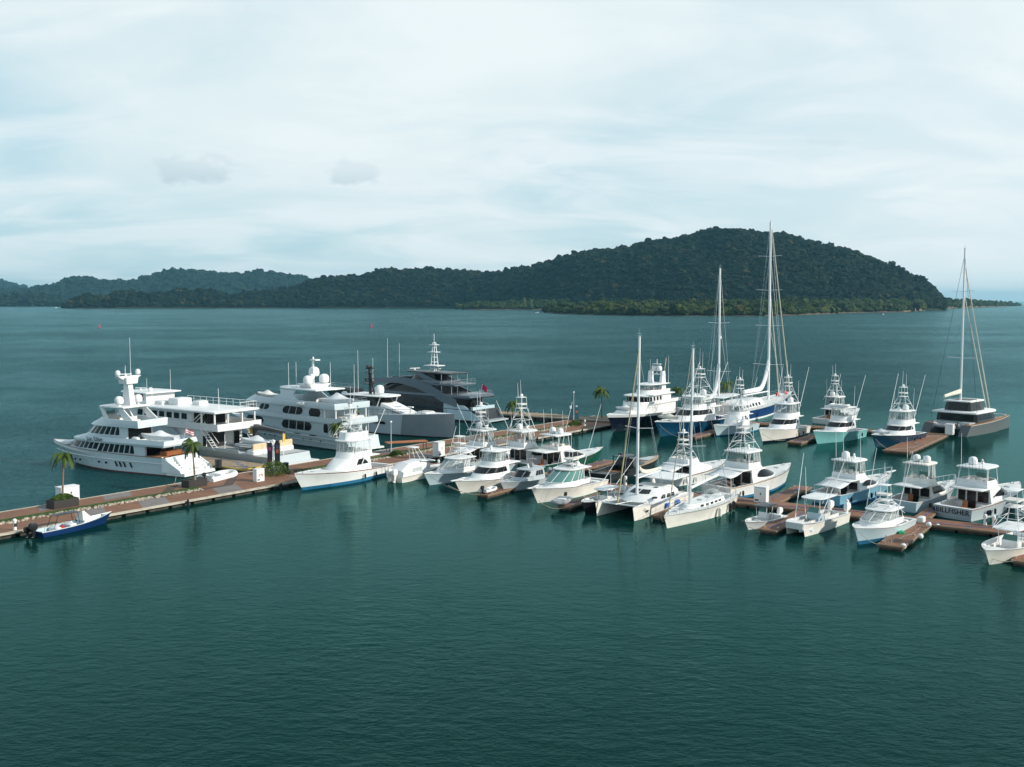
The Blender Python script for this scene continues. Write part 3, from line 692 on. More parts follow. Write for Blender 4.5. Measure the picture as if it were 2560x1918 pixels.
# ================================================================== SETTING
# ---- water
def make_water():
    m = bpy.data.materials.new('sea_water'); m.use_nodes = True; t = m.node_tree; b = t.nodes['Principled BSDF']
    c = nn(t, 'ShaderNodeTexCoord'); g = nn(t, 'ShaderNodeNewGeometry')
    def noi(scale, detail, rough, sc3=(1, 1, 1), rot=0, dist=0.0, loc=(0, 0, 0)):
        mp = nn(t, 'ShaderNodeMapping'); mp.inputs[1].default_value = loc; mp.inputs[2].default_value = (0, 0, rot); mp.inputs[3].default_value = sc3
        t.links.new(c.outputs['Object'], mp.inputs[0]); n = nn(t, 'ShaderNodeTexNoise'); n.inputs['Scale'].default_value = scale
        n.inputs['Detail'].default_value = detail; n.inputs['Roughness'].default_value = rough; n.inputs['Distortion'].default_value = dist
        t.links.new(mp.outputs[0], n.inputs['Vector']); return n.outputs['Fac']
    big = noi(.006, 5, .55, (1, 1.5, 1), R(-12)); med = noi(.035, 5, .65, (1, 1, 1), R(8), 1.2)
    swell = noi(.30, 4, .6, (.75, 1.15, 1), R(24), .6); rip = noi(1.1, 4, .62, (.65, 1.25, 1), R(28), .3); fine = noi(4.2, 3, .6, (.7, 1.2, 1), R(-10), .2)
    s = nn(t, 'ShaderNodeSeparateXYZ'); t.links.new(c.outputs['Object'], s.inputs[0])
    # open bay lies beyond the docks: choppier there than in the sheltered basin
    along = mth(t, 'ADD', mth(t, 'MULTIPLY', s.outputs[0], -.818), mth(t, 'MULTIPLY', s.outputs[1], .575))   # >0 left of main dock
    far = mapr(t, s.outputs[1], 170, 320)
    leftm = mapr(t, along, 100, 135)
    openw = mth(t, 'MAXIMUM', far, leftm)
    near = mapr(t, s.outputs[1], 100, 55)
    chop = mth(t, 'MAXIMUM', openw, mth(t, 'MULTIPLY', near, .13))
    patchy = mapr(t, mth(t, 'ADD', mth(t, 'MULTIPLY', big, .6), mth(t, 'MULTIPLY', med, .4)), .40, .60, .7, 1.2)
    amp = mth(t, 'MULTIPLY', mth(t, 'ADD', mth(t, 'MULTIPLY', chop, 1.25), .075), patchy)
    h = mth(t, 'ADD', mth(t, 'MULTIPLY', swell, .75), mth(t, 'ADD', mth(t, 'MULTIPLY', rip, .75), mth(t, 'MULTIPLY', fine, .10)))
    h = mth(t, 'MULTIPLY', h, amp)
    bp = nn(t, 'ShaderNodeBump'); bp.inputs['Strength'].default_value = 1.0; bp.inputs['Distance'].default_value = .62
    t.links.new(h, bp.inputs['Height'])
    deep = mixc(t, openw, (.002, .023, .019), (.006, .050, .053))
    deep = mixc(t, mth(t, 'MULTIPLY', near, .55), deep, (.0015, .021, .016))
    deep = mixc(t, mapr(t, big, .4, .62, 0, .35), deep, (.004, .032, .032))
    t.nodes.remove(b)
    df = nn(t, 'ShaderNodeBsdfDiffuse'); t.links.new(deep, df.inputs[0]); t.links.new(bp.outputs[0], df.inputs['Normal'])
    gl = nn(t, 'ShaderNodeBsdfGlossy'); t.links.new(mixc(t, openw, (.37, .75, .74), (.52, .80, .84)), gl.inputs[0]); t.links.new(bp.outputs[0], gl.inputs['Normal'])
    t.links.new(mapr(t, openw, 0, 1, .06, .12), gl.inputs['Roughness'])
    fr = nn(t, 'ShaderNodeFresnel'); fr.inputs[0].default_value = 1.333; t.links.new(bp.outputs[0], fr.inputs['Normal'])
    mx = nn(t, 'ShaderNodeMixShader'); t.links.new(mth(t, 'MULTIPLY', fr.outputs[0], mapr(t, openw, 0, 1, .64, .95)), mx.inputs[0])
    t.links.new(df.outputs[0], mx.inputs[1]); t.links.new(gl.outputs[0], mx.inputs[2]); t.links.new(mx.outputs[0], t.nodes['Material Output'].inputs[0])
    return m
WM = make_water()
b = MB(); S = 30000
xs = [-S, -3000, -400, 0, 400, 3000, S]; ys = [-S, -50, 150, 400, 3000, S]
b.add([(x, y, 0) for y in ys for x in xs], [(j * 7 + i, j * 7 + i + 1, (j + 1) * 7 + i + 1, (j + 1) * 7 + i) for j in range(5) for i in range(6)])
tag(b.build('water', WM), None, None, None, 'structure')

# ---- wooded islands: a ground form with thousands of small crowns on it
def forest_mat(name, stops):
    m = bpy.data.materials.new(name); m.use_nodes = True; t = m.node_tree; b = t.nodes['Principled BSDF']
    a = nn(t, 'ShaderNodeAttribute', attribute_name='tone'); c = nn(t, 'ShaderNodeTexCoord')
    n = nn(t, 'ShaderNodeTexNoise'); n.inputs['Scale'].default_value = .35; n.inputs['Detail'].default_value = 6; n.inputs['Roughness'].default_value = .7; t.links.new(c.outputs['Object'], n.inputs['Vector'])
    rp = nn(t, 'ShaderNodeValToRGB'); el = rp.color_ramp.elements
    el[0].position = 0; el[0].color = (*stops[0], 1); el[1].position = 1; el[1].color = (*stops[-1], 1)
    for i, s in enumerate(stops[1:-1]): e = el.new((i + 1) / (len(stops) - 1)); e.color = (*s, 1)
    t.links.new(a.outputs['Fac'], rp.inputs[0]); f = mapr(t, n.outputs['Fac'], .35, .65, .45, 1.5)
    mx = nn(t, 'ShaderNodeVectorMath', operation='SCALE'); t.links.new(rp.outputs[0], mx.inputs[0]); t.links.new(f, mx.inputs[3]); t.links.new(mx.outputs[0], b.inputs['Base Color'])
    b.inputs['Roughness'].default_value = .85; b.inputs['Specular IOR Level'].default_value = .15
    bp = nn(t, 'ShaderNodeBump'); bp.inputs['Strength'].default_value = 1; bp.inputs['Distance'].default_value = 2.5; t.links.new(n.outputs['Fac'], bp.inputs['Height']); t.links.new(bp.outputs[0], b.inputs['Normal'])
    return m
SAND = mat('shore_sand', (.15, .115, .075), .95, var=.4, vs=.03)
SOIL = mat('forest_soil', (.02, .03, .012), .95, var=.3, vs=.05)
def ico_templates(k=12):
    import bmesh
    out = []
    for i in range(k):
        bm = bmesh.new(); bmesh.ops.create_icosphere(bm, subdivisions=2 if i % 4 == 0 else 1, radius=1)
        for v in bm.verts:
            q = mnoise.noise(v.co * 1.7 + Vector((i * 9.1, 3, 1))) * .75 + mnoise.noise(v.co * 4.5 + Vector((i * 5.3, 7, 2))) * .6
            v.co *= (1 + q)
            if v.co.z < -.3: v.co.z *= .5
        vs = np.array([v.co[:] for v in bm.verts], np.float32); fs = np.array([[v.index for v in f.verts] for f in bm.faces], np.int32); bm.free(); out.append((vs, fs))
    return out
TPL = ico_templates()
def forest(name, label, cat, pts, rad, hfac, tone, m):
    V = []; Fc = []; T = []; o = 0
    for i, (p, r) in enumerate(zip(pts, rad)):
        vs, fs = TPL[(0, 4, 8)[i % 3] if r > 9 else int(rng.integers(0, 12))]; a = rng.uniform(0, 6.28); c, s = math.cos(a), math.sin(a)
        q = np.empty_like(vs); q[:, 0] = (vs[:, 0] * c - vs[:, 1] * s) * r; q[:, 1] = (vs[:, 0] * s + vs[:, 1] * c) * r; q[:, 2] = vs[:, 2] * r * hfac * rng.uniform(.7, 1.5)
        q += np.array(p, np.float32); V.append(q); Fc.append(fs + o); o += len(vs); T.append(np.full(len(vs), tone[i], np.float32))
    V = np.concatenate(V); Fc = np.concatenate(Fc); T = np.concatenate(T)
    me = bpy.data.meshes.new(name); me.vertices.add(len(V)); me.vertices.foreach_set('co', V.ravel()); me.loops.add(len(Fc) * 3); me.loops.foreach_set('vertex_index', Fc.ravel())
    me.polygons.add(len(Fc)); me.polygons.foreach_set('loop_start', np.arange(0, len(Fc) * 3, 3, dtype=np.int32)); me.update(calc_edges=True)
    at = me.attributes.new('tone', 'FLOAT', 'POINT'); at.data.foreach_set('value', T); me.materials.append(m)
    me.polygons.foreach_set('use_smooth', [False] * len(Fc))
    ob = bpy.data.objects.new(name, me); COL.objects.link(ob); return tag(ob, label, cat, None, 'stuff')
def interp(px, tab): return float(np.interp(px, [a for a, _ in tab], [b for _, b in tab]))
def hill(name, tname, tlabel, xs, base, ridge, depth, spacing, rad, m, back=.5, lumps=.12, hfac=.75, lo=1.0, seed=0.0, tonef=None, expo=.8):
    """base: shoreline row, ridge: row of the canopy line (both as seen from the drone), depth: metres from shore to crest"""
    def surf(px, t):
        D0 = 62400.0 / (interp(px, base) - 752); dd = interp(px, depth) if isinstance(depth, list) else depth
        D = D0 + dd * t; Dr = D0 + dd; zr = HCAM + (752 - interp(px, ridge)) * Dr / F - rad * hfac * 1.25 - (9 if m is FM else 0)
        zr = max(zr, lo)
        if t <= 1: k = math.sin(max(0, t) * PI / 2) ** expo
        else: k = max(0, math.cos((t - 1) / back * PI / 2)) if back else 0
        x = (px - 1280) / F * D
        n = mnoise.noise(Vector((x / 140 + seed, D / 220, seed))) + .5 * mnoise.noise(Vector((x / 50, D / 90, seed + 5)))
        z = lo + (zr - lo) * k * (1 + lumps * 3.2 * n * t * max(0, 1 - t)) 
        if t < 1: z = min(z, HCAM + (zr - HCAM) * D / Dr * (.97 + .03 * t)) if zr > HCAM else z
        return x, D, z
    g = MB(); nx = 90; nt_ = 14; px0, px1 = xs
    vs = [surf(px0 + (px1 - px0) * i / nx, (1 + back) * j / nt_) for j in range(nt_ + 1) for i in range(nx + 1)]
    vs0 = [(surf(px0 + (px1 - px0) * i / nx, 0)[0], surf(px0 + (px1 - px0) * i / nx, 0)[1], -2) for i in range(nx + 1)]
    g.add(vs0 + [(a, b_, c - rad * .2) for a, b_, c in vs], [(j * (nx + 1) + i, j * (nx + 1) + i + 1, (j + 1) * (nx + 1) + i + 1, (j + 1) * (nx + 1) + i) for j in range(nt_ + 1) for i in range(nx)])
    tag(g.build(name, SAND if m is MM else SOIL), None, None, None, 'structure')
    P = []; Rr = []; T = []
    px = px0
    while px < px1:
        D0 = 62400.0 / (interp(px, base) - 752); dd = interp(px, depth) if isinstance(depth, list) else depth
        t = 9.0 / dd
        while t < 1 + back * .35:
            D = D0 + dd * t; q = px + random.uniform(-1, 1) * spacing * F / D * .5; tt = t + random.uniform(-.5, .5) * spacing / dd
            if px0 < q < px1:
                x, y, z = surf(q, max(0, tt)); r = rad * min(1.7 if tt < .96 else 1.05, .45 + random.expovariate(2.1)) * (1.0 if tt < .97 else random.uniform(.7, 1.2))
                P.append((x, y, z + r * (.3 if random.random() < .85 else 1.0) + random.uniform(-.25, .25) * rad)); Rr.append(r)
                q2 = mnoise.noise(Vector((x / 90, y / 130, seed + 2))) * .5 + .5
                T.append(min(1, max(0, (tonef(q, tt) if tonef else 0) + .45 * q2 + random.gauss(.18, .24))))
            t += spacing / dd * random.uniform(.75, 1.2)
        px += spacing * F / (D0 + dd * .6)
    forest(tname, tlabel, 'forest', P, Rr, hfac, T, m)
FM = forest_mat('forest_foliage', [(.0015, .005, .004), (.003, .010, .007), (.006, .016, .009), (.014, .025, .010), (.05, .04, .015)])
MM = forest_mat('mangrove_foliage', [(.010, .020, .006), (.018, .034, .009), (.032, .050, .011), (.055, .072, .016), (.075, .065, .02)])
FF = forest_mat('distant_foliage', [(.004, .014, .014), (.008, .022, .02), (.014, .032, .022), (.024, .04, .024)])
hill('main_island_hill', 'island_forest', 'dark green forest covering the long island with the high hump behind the masts', (163, 2362),
     [(163, 771.3), (700, 770.5), (1140, 771), (1400, 774), (1700, 776), (2100, 777), (2362, 776)],
     [(163, 763), (180, 748), (200, 738), (225, 734), (262, 735), (285, 728), (320, 722), (352, 727), (400, 728), (450, 722), (480, 724), (520, 722), (560, 733), (600, 731), (640, 722), (690, 722), (745, 713), (775, 698), (850, 688), (905, 684), (950, 670), (985, 672), (1010, 676), (1080, 668), (1150, 672), (1200, 679), (1250, 675), (1300, 669), (1345, 662), (1380, 650), (1410, 634), (1460, 625), (1520, 620), (1570, 612), (1600, 602), (1650, 600), (1700, 592), (1740, 582), (1780, 573), (1840, 574), (1900, 581), (1960, 583), (2010, 596), (2060, 610), (2110, 616), (2150, 634), (2200, 652), (2240, 663), (2280, 688), (2310, 699), (2335, 720), (2352, 738), (2362, 756)],
     [(163, 120), (400, 180), (750, 260), (1000, 330), (1400, 420), (1800, 520), (2150, 460), (2362, 120)], 5.4, 6.0, FM, back=.5, seed=2.0, lumps=.26)
hill('mangrove_spit', 'mangrove_forest', 'olive green mangrove belt low along the near shore of the island', (1362, 2300),
     [(1362, 781), (1400, 785), (1500, 788), (1640, 790), (1900, 790.5), (2000, 788), (2090, 784), (2150, 782), (2260, 780.5), (2300, 776)],
     [(1362, 768), (1400, 763), (1600, 760), (2000, 757), (2200, 756), (2300, 756)], [(1362, 260), (1600, 560), (2000, 560), (2300, 380)], 5.6, 4.6, MM, back=.1, hfac=.8, expo=.55, seed=5.0, lumps=.02)
hill('mangrove_point', 'mangrove_forest', 'thin strip of mangroves at the foot of the low saddle', (1141, 1420),
     [(1141, 773), (1180, 774.4), (1420, 775)], [(1141, 767), (1180, 759), (1300, 755), (1420, 753)], 160, 6, 5, MM, back=.1, hfac=.8, expo=.6, seed=8.0, lumps=.02)
hill('sand_spit', 'mangrove_forest', 'low wooded sand spit running out to sea at the right', (2285, 2548),
     [(2285, 779), (2340, 773), (2400, 770.2), (2480, 767.2), (2548, 764.5)], [(2285, 751), (2350, 750), (2400, 752), (2450, 754), (2500, 757), (2548, 763)], 220, 7, 5.2, MM, back=.15, hfac=.8, expo=.6, seed=9.0, lumps=.02)
hill('near_left_shore', 'shore_forest', 'low dark wooded shore at the far left edge', (-60, 172),
     [(-60, 766.5), (172, 766.3)], [(-60, 744), (0, 740), (60, 738), (110, 740), (150, 745), (172, 752)], 300, 12, 10, FF, back=.3, seed=12.0)
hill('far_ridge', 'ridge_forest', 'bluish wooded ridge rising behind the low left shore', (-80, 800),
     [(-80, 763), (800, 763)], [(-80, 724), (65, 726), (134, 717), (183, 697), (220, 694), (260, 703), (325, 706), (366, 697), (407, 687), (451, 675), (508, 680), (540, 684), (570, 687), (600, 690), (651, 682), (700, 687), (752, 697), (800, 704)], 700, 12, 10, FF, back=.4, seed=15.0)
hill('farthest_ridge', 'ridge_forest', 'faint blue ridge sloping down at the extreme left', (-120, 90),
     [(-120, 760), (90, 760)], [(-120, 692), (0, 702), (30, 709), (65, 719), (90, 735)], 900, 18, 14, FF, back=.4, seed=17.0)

# ---- haze
def make_haze():
    m = bpy.data.materials.new('haze_air'); m.use_nodes = True; t = m.node_tree; t.nodes.remove(t.nodes['Principled BSDF'])
    v = nn(t, 'ShaderNodeVolumePrincipled'); v.inputs['Color'].default_value = (.30, .76, 1, 1); v.inputs['Density'].default_value = .00004; v.inputs['Anisotropy'].default_value = .15
    t.links.new(v.outputs[0], t.nodes['Material Output'].inputs['Volume'])
    b = MB(); b.box(-31000, 31000, -31000, 31000, -3.5, 262); return tag(b.build('haze', m), None, None, None, 'stuff')
make_haze()

# ================================================================== DOCKS
WOODB = mat('weathered_timber', (.26, .20, .14), .8, var=.3, vs=2)
def slabline(name, a, dvec, l, w, ztop, m, label, cat, group=None, side=None, parts=True, th=.55):
    "floating dock: origin a (centre of one end), along dvec for l metres"
    ang = math.atan2(dvec.y, dvec.x); r = empty(name, Vector((a.x, a.y, 0)), ang, label, cat, group)
    b = MB(); b.box(.12, l - .12, -w / 2 + .12, w / 2 - .12, ztop - .3, ztop + .004); b.build('decking', m, r)
    b = MB()
    for sg in (1, -1): b.box(0, l, sg * (w / 2 - .12), sg * w / 2, ztop - .15, ztop - .01)
    b.box(0, .12, -w / 2 + .12, w / 2 - .12, ztop - .15, ztop - .01); b.box(l - .12, l, -w / 2 + .12, w / 2 - .12, ztop - .15, ztop - .01); b.build('fender_board', side or WOODB, r)
    b = MB()
    for i in range(max(1, int(l / 4.5))):
        for sg in (1, -1): x = 1.2 + i * 4.5; b.box(x - .22, x + .22, sg * (w / 2 - .28) - .04, sg * (w / 2 - .28) + .04, ztop + .004, ztop + .13)
    b.each('mooring_cleat', STEEL, r)
    hz = random.Random(int(a.x * 100)); q = MB(); y0_ = w / 2 - .5; pts = [(x_, y0_ * math.cos(x_ * .35 + hz.random()) * .8, ztop + .03) for x_ in [1 + (l - 2) * i / 24 for i in range(25)]]; q.tube(pts, .025, n=4); q.build('hose', hz.choice([BLUP, BLACK, RUBG]), r)
    b = MB(); n = max(1, int(l / 3.2))
    for i in range(n): b.box(l * i / n + .15, l * (i + 1) / n - .15, -w / 2 + .2, w / 2 - .2, -.5, ztop - .28)
    b.build('float', CONCD, r); return r
ZD = .58; NA = W(0, 1337, ZD); NB = W(1525, 1063, ZD); MD = (NB - NA).normalized(); MD.z = 0; MD.normalize(); MN = Vector((-MD.y, MD.x, 0))
FA = W(0, 1280, ZD); MW = (FA - NA).dot(MN)
ML0 = NA - MD * 25; MLEN = (NB - NA).length + 25 + 12
MANG = math.atan2(MD.y, MD.x)
def md(s, w, z=None):      # s metres along the main dock from the left picture edge, w metres in from its near edge
    p = NA + MD * s + MN * w; return Vector((p.x, p.y, ZD if z is None else z))
mdock = empty('main_dock', ML0 + MN * MW / 2 - Vector((0, 0, ZD)), MANG, 'wide brown promenade dock running diagonally from the left edge behind the white boats', 'dock')
b = MB(); b.box(0, MLEN, -MW / 2 + .45, MW / 2 - .3, ZD - .3, ZD); b.build('decking', DECKB, mdock)
b = MB(); b.box(0, MLEN, -MW / 2, -MW / 2 + .17, ZD - .16, ZD - .01); b.box(0, MLEN, -MW / 2 + .22, -MW / 2 + .45, ZD - .2, ZD + .04); b.box(0, MLEN, MW / 2 - .3, MW / 2, ZD - .2, ZD + .03); b.build('concrete_kerb', CONC, mdock)
b = MB()
for i in range(int(MLEN / 3)):
    b.box(i * 3 + .25, i * 3 + 2.75, -MW / 2 + .35, MW / 2 - .3, -.8, ZD - .3)
b.build('float', CONCD, mdock)
b = MB()
for i in range(int(MLEN / 14)): x = 5 + i * 14; b.lathe((x, -MW / 2 - .22, -1), [(.13, 0), (.13, 1.75), (.03, 1.85)], 8); b.box(x - .2, x + .2, -MW / 2 - .2, -MW / 2 - .002, ZD - .2, ZD)
b.each('pile', BLACK, mdock)
GR = []
b = MB()                                                     # grey paved panels, set skew in the brown decking
for x in (33.5, 41.5, 52, 66.5, 88, 108): 
    for (y0_, y1_) in ((-MW / 2 + .45, -MW * .02), (MW * .22, MW / 2 - .3)): b.add([(x, y0_, ZD + .004), (x + 3.6, y0_, ZD + .004), (x + 3.6 + (y1_ - y0_) * .5, y1_, ZD + .004), (x + (y1_ - y0_) * .5, y1_, ZD + .004)], [(0, 1, 2, 3)])
b.each('grey_panel', DECKG, mdock)
b = MB(); BRD = mat('dark_boards', (.10, .065, .05), .8, var=.3, vs=1)
for x in (46.0, 55.5): b.add([(x, -MW * .1, ZD + .012), (x + 1.6, -MW * .1, ZD + .012), (x + 7.0, MW * .40, ZD + .012), (x + 5.4, MW * .40, ZD + .012)], [(0, 1, 2, 3)])
b.add([(46.5, -MW * .1, ZD + .008), (56, -MW * .1, ZD + .008), (56.8, -MW * .02, ZD + .008), (47.3, -MW * .02, ZD + .008)], [(0, 1, 2, 3)])
b.each('dark_boarding', BRD, mdock)
# planted strip with a border of pale stones, broken at the crossings
segs = [(-25, 3.5), (5, 20.5), (24.0, 32.5), (52, 60), (66, 91), (96, 112)]
for (a, c) in [(-24, 28.0), (44, 98), (99, 112)]:
    g = MB(); x0_, x1_ = a, c; n = int((c - a) * 1.5); vs = []
    for i in range(n + 1):
        for k, w in enumerate((5.55, 6.2, 6.9)): vs.append((x0_ + (x1_ - x0_) * i / n, w, .03 + (.14 if k == 1 else 0) + random.uniform(0, .05)))
    g.add(vs, [(i * 3 + k, (i + 1) * 3 + k, (i + 1) * 3 + k + 1, i * 3 + k + 1) for i in range(n) for k in range(2)])
    tag(g.build('grass_strip', GRASS, None, 180, loc=md(0, 0), rz=MANG), None, None, None, 'stuff')
    g = MB(); x = a
    while x < c:
        for w in (4.7, 5.0, 5.3):
            if random.random() < .8:
                r_ = random.uniform(.08, .22); q = len(g.v); g.ball((x + random.uniform(-.2, .2), w + random.uniform(-.25, .25), .02), r_ * random.uniform(.8, 1.4), r_, r_ * .9, 5)
                for i in range(q, len(g.v)): p = g.v[i]; g.v[i] = (p[0] + random.uniform(-.05, .05), p[1] + random.uniform(-.05, .05), p[2] + random.uniform(-.04, .04))
        x += .34
    g.mi = 0; tag(g.build('stone_border', ROCK, None, 20, loc=md(0, 0), rz=MANG), None, None, None, 'stuff')

# dock B (floating, right), its fingers, dock D at the back, breakwater arm
def along(p, q, t): return p.lerp(q, t)
DB0 = W(955, 1150, .5); DBdir = (W(1840, 1250, .5) - DB0); DBdir.z = 0; DBdir.normalize()
DB = slabline('floating_dock', DB0 - DBdir * 1, DBdir, 94, 3.4, .55, DECKB, 'long brown floating dock with sport fishing boats moored on both its sides', 'floating dock')
DBperp = Vector((-DBdir.y, DBdir.x, 0))
def finger(px, py, w, label, back=None, group='finger docks', z=.5):
    p = W(px, py, z); s = (p - DB0).dot(DBperp); l = abs(s) - 1.7; dv = DBperp if s < 0 else -DBperp
    if back: l = back
    return slabline('finger_dock', p, dv, l, w, z, DECKB, label, 'finger dock', group)
finger(1204, 1236, 1.9, 'finger dock end behind the inflatable, between the pulpit boat and grey cabin boat')
finger(1410, 1266, 1.9, 'finger dock carrying the grey inflatable beside the green tinted cruiser')
finger(1645, 1290, 1.8, 'finger dock with blue drums between the catamaran and the white sloop')
finger(1918, 1325, 2.0, 'finger dock between the small console boat and the power catamaran')
finger(2225, 1364, 2.5, 'wide finger dock edged with white ball fenders at the lower right')
finger(2560, 1405, 2.2, 'finger dock cut off by the right edge of the picture')
finger(2378, 1240, 1.6, 'finger dock behind the white ball, left of the grey hulled boat with lettering')
finger(2010, 1215, 2.2, 'finger dock beyond the floating dock, left of the sky blue hull')
finger(1530, 1150, 2.0, 'finger dock beyond the floating dock beside the black sport boat')
DD0 = W(1560, 1036, .6); DD1 = W(2196, 1077, .6); DDd = (DD1 - DD0); DDd.z = 0; DDl = DDd.length; DDd.normalize()
slabline('floating_dock', DD0, DDd, DDl + 6, 3.4, .6, DECKB, 'back floating dock behind the row of blue and white boats', 'floating dock')
def fingD(px, py, l, w, label):
    p = W(px, py, .55); slabline('finger_dock', p, E2, l, w, .55, DECKB, label, 'finger dock', 'finger docks')
fingD(1985, 1106, 17, 2.6, 'finger dock jutting out beside the aqua hulled boat')
fingD(1725, 1092, 17, 2.2, 'finger dock between the petrol blue hull and the small white tower boat')
fingD(2240, 1128, 27, 4.2, 'wide brown finger dock with the white cabinet beside the grey catamaran')
BW0 = W(1225, 1030, .9); BW1 = W(1545, 1050, .9); bd = BW1 - BW0; bd.z = 0; bl = bd.length; bd.normalize()
slabline('breakwater_dock', BW0 - bd * 14, bd, bl + 20, 5.5, .95, TANC, 'tan concrete breakwater arm with palms beyond the green hulled boat', 'dock', side=CONC)
slabline('pontoon', W(640, 1168, .6), Vector((-.8, .6, 0)), 15, 5.0, .6, TANC, 'tan pontoon between the two large white yachts on the left', 'pontoon', side=YELL)
b = MB(); gl = W(965, 1108, 2.2); r = empty('gangway_roof', gl, R(22), 'sloping orange brown gangway roof in front of the grey bow', 'gangway'); 
b.box(0, 6.5, -.9, .9, 0, .12); b.build('roof_panel', mat('rust_orange_panel', (.42, .14, .05), .6, var=.2, vs=2), r); b = MB()
for x in (.3, 6.2): 
    for y in (-.8, .8): b.tube([(x, y, 0), (x, y, -1.3)], .06)
b.each('post', DARKG, r)

# ================================================================== BOATS
# ---------- small boat kinds
def center_console(label, L, B=None, bow=None, stern=None, ang=AN, top=None, ttop=2.0, zt=None, motors=2, motorm=None, rigs=True, riglen=5.5, tt_m=None, rig=.9, inside=None, name='center_console_boat', cat='fishing boat', tow=None, rail=None, zs=None, zb=None, stripe=None):
    B = B or L * .30; zs = zs or L * .075; zb = zb or L * .125
    r = boat_root(name, label, cat, None, bow, stern, L * .92, ang)
    E = hull(r, L, B, zs, zb, top=top, rail=rail, stripe=stripe, cock=(.06 * L, .80 * L), coam=.28, solez=.28, sole=inside or OFFW)
    console(r, L * .46, .28, B * .36, 1.15, L * .1)
    b = MB(); b.rbox(L * .28, L * .36, -B * .2, B * .2, .28, 1.0, .06); b.rbox(L * .54, L * .66, -B * .16, B * .16, .28, .72, .06); b.each('leaning_post', SEATW, r)
    b = MB(); b.rbox(L * .08, L * .14, -B * .3, B * .3, .28, .75, .05); b.build('live_well', WHITE, r)
    if ttop:
        b = MB()
        for x, x2 in ((L * .38, L * .36), (L * .52, L * .54)):
            for sg in (1, -1): b.tube([(x, sg * B * .2, .3), (x2, sg * B * .24, ttop)], .035, n=5)
        b.build('t_top_frame', ALU, r); slab(r, 't_top', tt_m or TOPP, ttop + .08, .12, L * .27, L * .62, B * .33, .35, 3)
        if rigs:
            for sg in (1, -1): outrigger(r, L * .5, sg * B * .3, ttop - .3, (L * (.5 - rig * .35), sg * (B * .3 + .2), ttop + riglen), .035)
        whip(r, L * .4, .3, ttop, 1.6)
    if tow:
        tower(r, L * .3, L * .6, B * .3, ttop, tow - 1.2, L * .38, L * .52, B * .16, n=2, r=.035)
    for k in range(motors): outboard(r, .05, (k - (motors - 1) / 2) * .62, zs + .05, motorm or WHITE, .85)
    b = MB()
    for k in range(5): b.tube([(L * .33 - .2, (k - 2) * .25, 1.0), (L * .33 - .45, (k - 2) * .25, 2.1)], .018, n=4)
    b.build('fishing_rod', BLACK, r)
    return r, E
def express(label, L, B, bow=None, stern=None, ang=AN, top=None, stripe=None, bot=None, zroof=3.0, z2=None, zt=None, glass=None, domes=0, pulpit=False, rig=True, riglen=7, zs=None, zb=None, curtain=None, stripe_z=.2, rl=False):
    zs = zs or L * .075; zb = zb or L * .14
    r = boat_root('express_boat', label, 'sport fishing boat', G_SF, bow, stern, L * .91, ang)
    E = hull(r, L, B, zs, zb, top=top, stripe=stripe, bot=bot, cock=(.04 * L, .46 * L), coam=.3, stripe_z=stripe_z)
    zd = E(.6 * L)[1]
    c = tub(r, 'cabin_trunk', WHITE, zd - .1, zd + .5, zd - .05, .30 * L, .76 * L, B * .40, .55, 2.1, rake=.6)
    rA = ring(zd + .5, .34 * L, .72 * L, B * .39, .55, 2.3); rB = ring(zroof - .12, .34 * L, .56 * L, B * .35, .5, 2.6)
    g = MB(); q = patch(rA, rB, .06, .94, 0, 1, 0, 36); q.build('windshield', glass or CLEAR, r)
    fm = MB()
    for i in range(9): s = .06 + .88 * i / 8; q = patch(rA, rB, s - .005, s + .005, 0, 1, .02, 1); fm.add(q.v, q.f)
    q = patch(rA, rB, .06, .94, 0, .05, .025, 36); fm.add(q.v, q.f); fm.build('windshield_frame', ALU, r)
    console(r, L * .50, zs * .4, B * .5, max(1.0, zroof - 1.9), .6, glass=False); seat(r, L * .42, .7, zs * .4 + .2); seat(r, L * .42, -.7, zs * .4 + .2)
    slab(r, 'hardtop', TOPP, zroof + .08, .14, .26 * L, .57 * L, B * .38, .4, 2.8)
    b = MB()
    for x in (.28, .42):
        for sg in (1, -1): b.tube([(x * L, sg * B * .40, E(x * L)[1]), (x * L + .3, sg * B * .35, zroof)], .04, n=5)
    b.each('hardtop_support', ALU, r)
    if zt: t_, zz = tower(r, .29 * L, .52 * L, B * .33, zroof, zt - 1.4, .36 * L, .45 * L, B * .15, n=2, r=.038); whip(t_, .4 * L, 0, zz, 2.2)
    for k in range(domes): dome(r, .36 * L + .3, (k - .5) * 1.3, zroof + .1, .38)
    if rig:
        for sg in (1, -1): outrigger(r, .46 * L, sg * B * .40, zd + .6, (.46 * L - riglen * .5, sg * (B * .40 + .3), zd + .6 + riglen), .045)
    if pulpit: b = MB(); b.loft([[(L - .9, .3, zb), (L + .75, .14, zb + .08), (L + .75, -.14, zb + .08), (L - .9, -.3, zb)], [(L - .9, .3, zb + .1), (L + .75, .14, zb + .16), (L + .75, -.14, zb + .16), (L - .9, -.3, zb + .1)]], True, True); b.build('bow_pulpit', WHITE, r)
    if rl: bow_rail(r, E, L, L * .55, .5)
    b = MB(); b.rbox(.80 * L - .3, .80 * L + .3, -.3, .3, E(.8 * L)[1], E(.8 * L)[1] + .1, .05); b.build('deck_hatch', GREYH, r)
    b = MB(); b.rbox(.07 * L, .12 * L, -B * .3, B * .3, zs * .4, zs * .4 + .6, .06); b.build('bait_locker', WHITE, r)
    return r, E

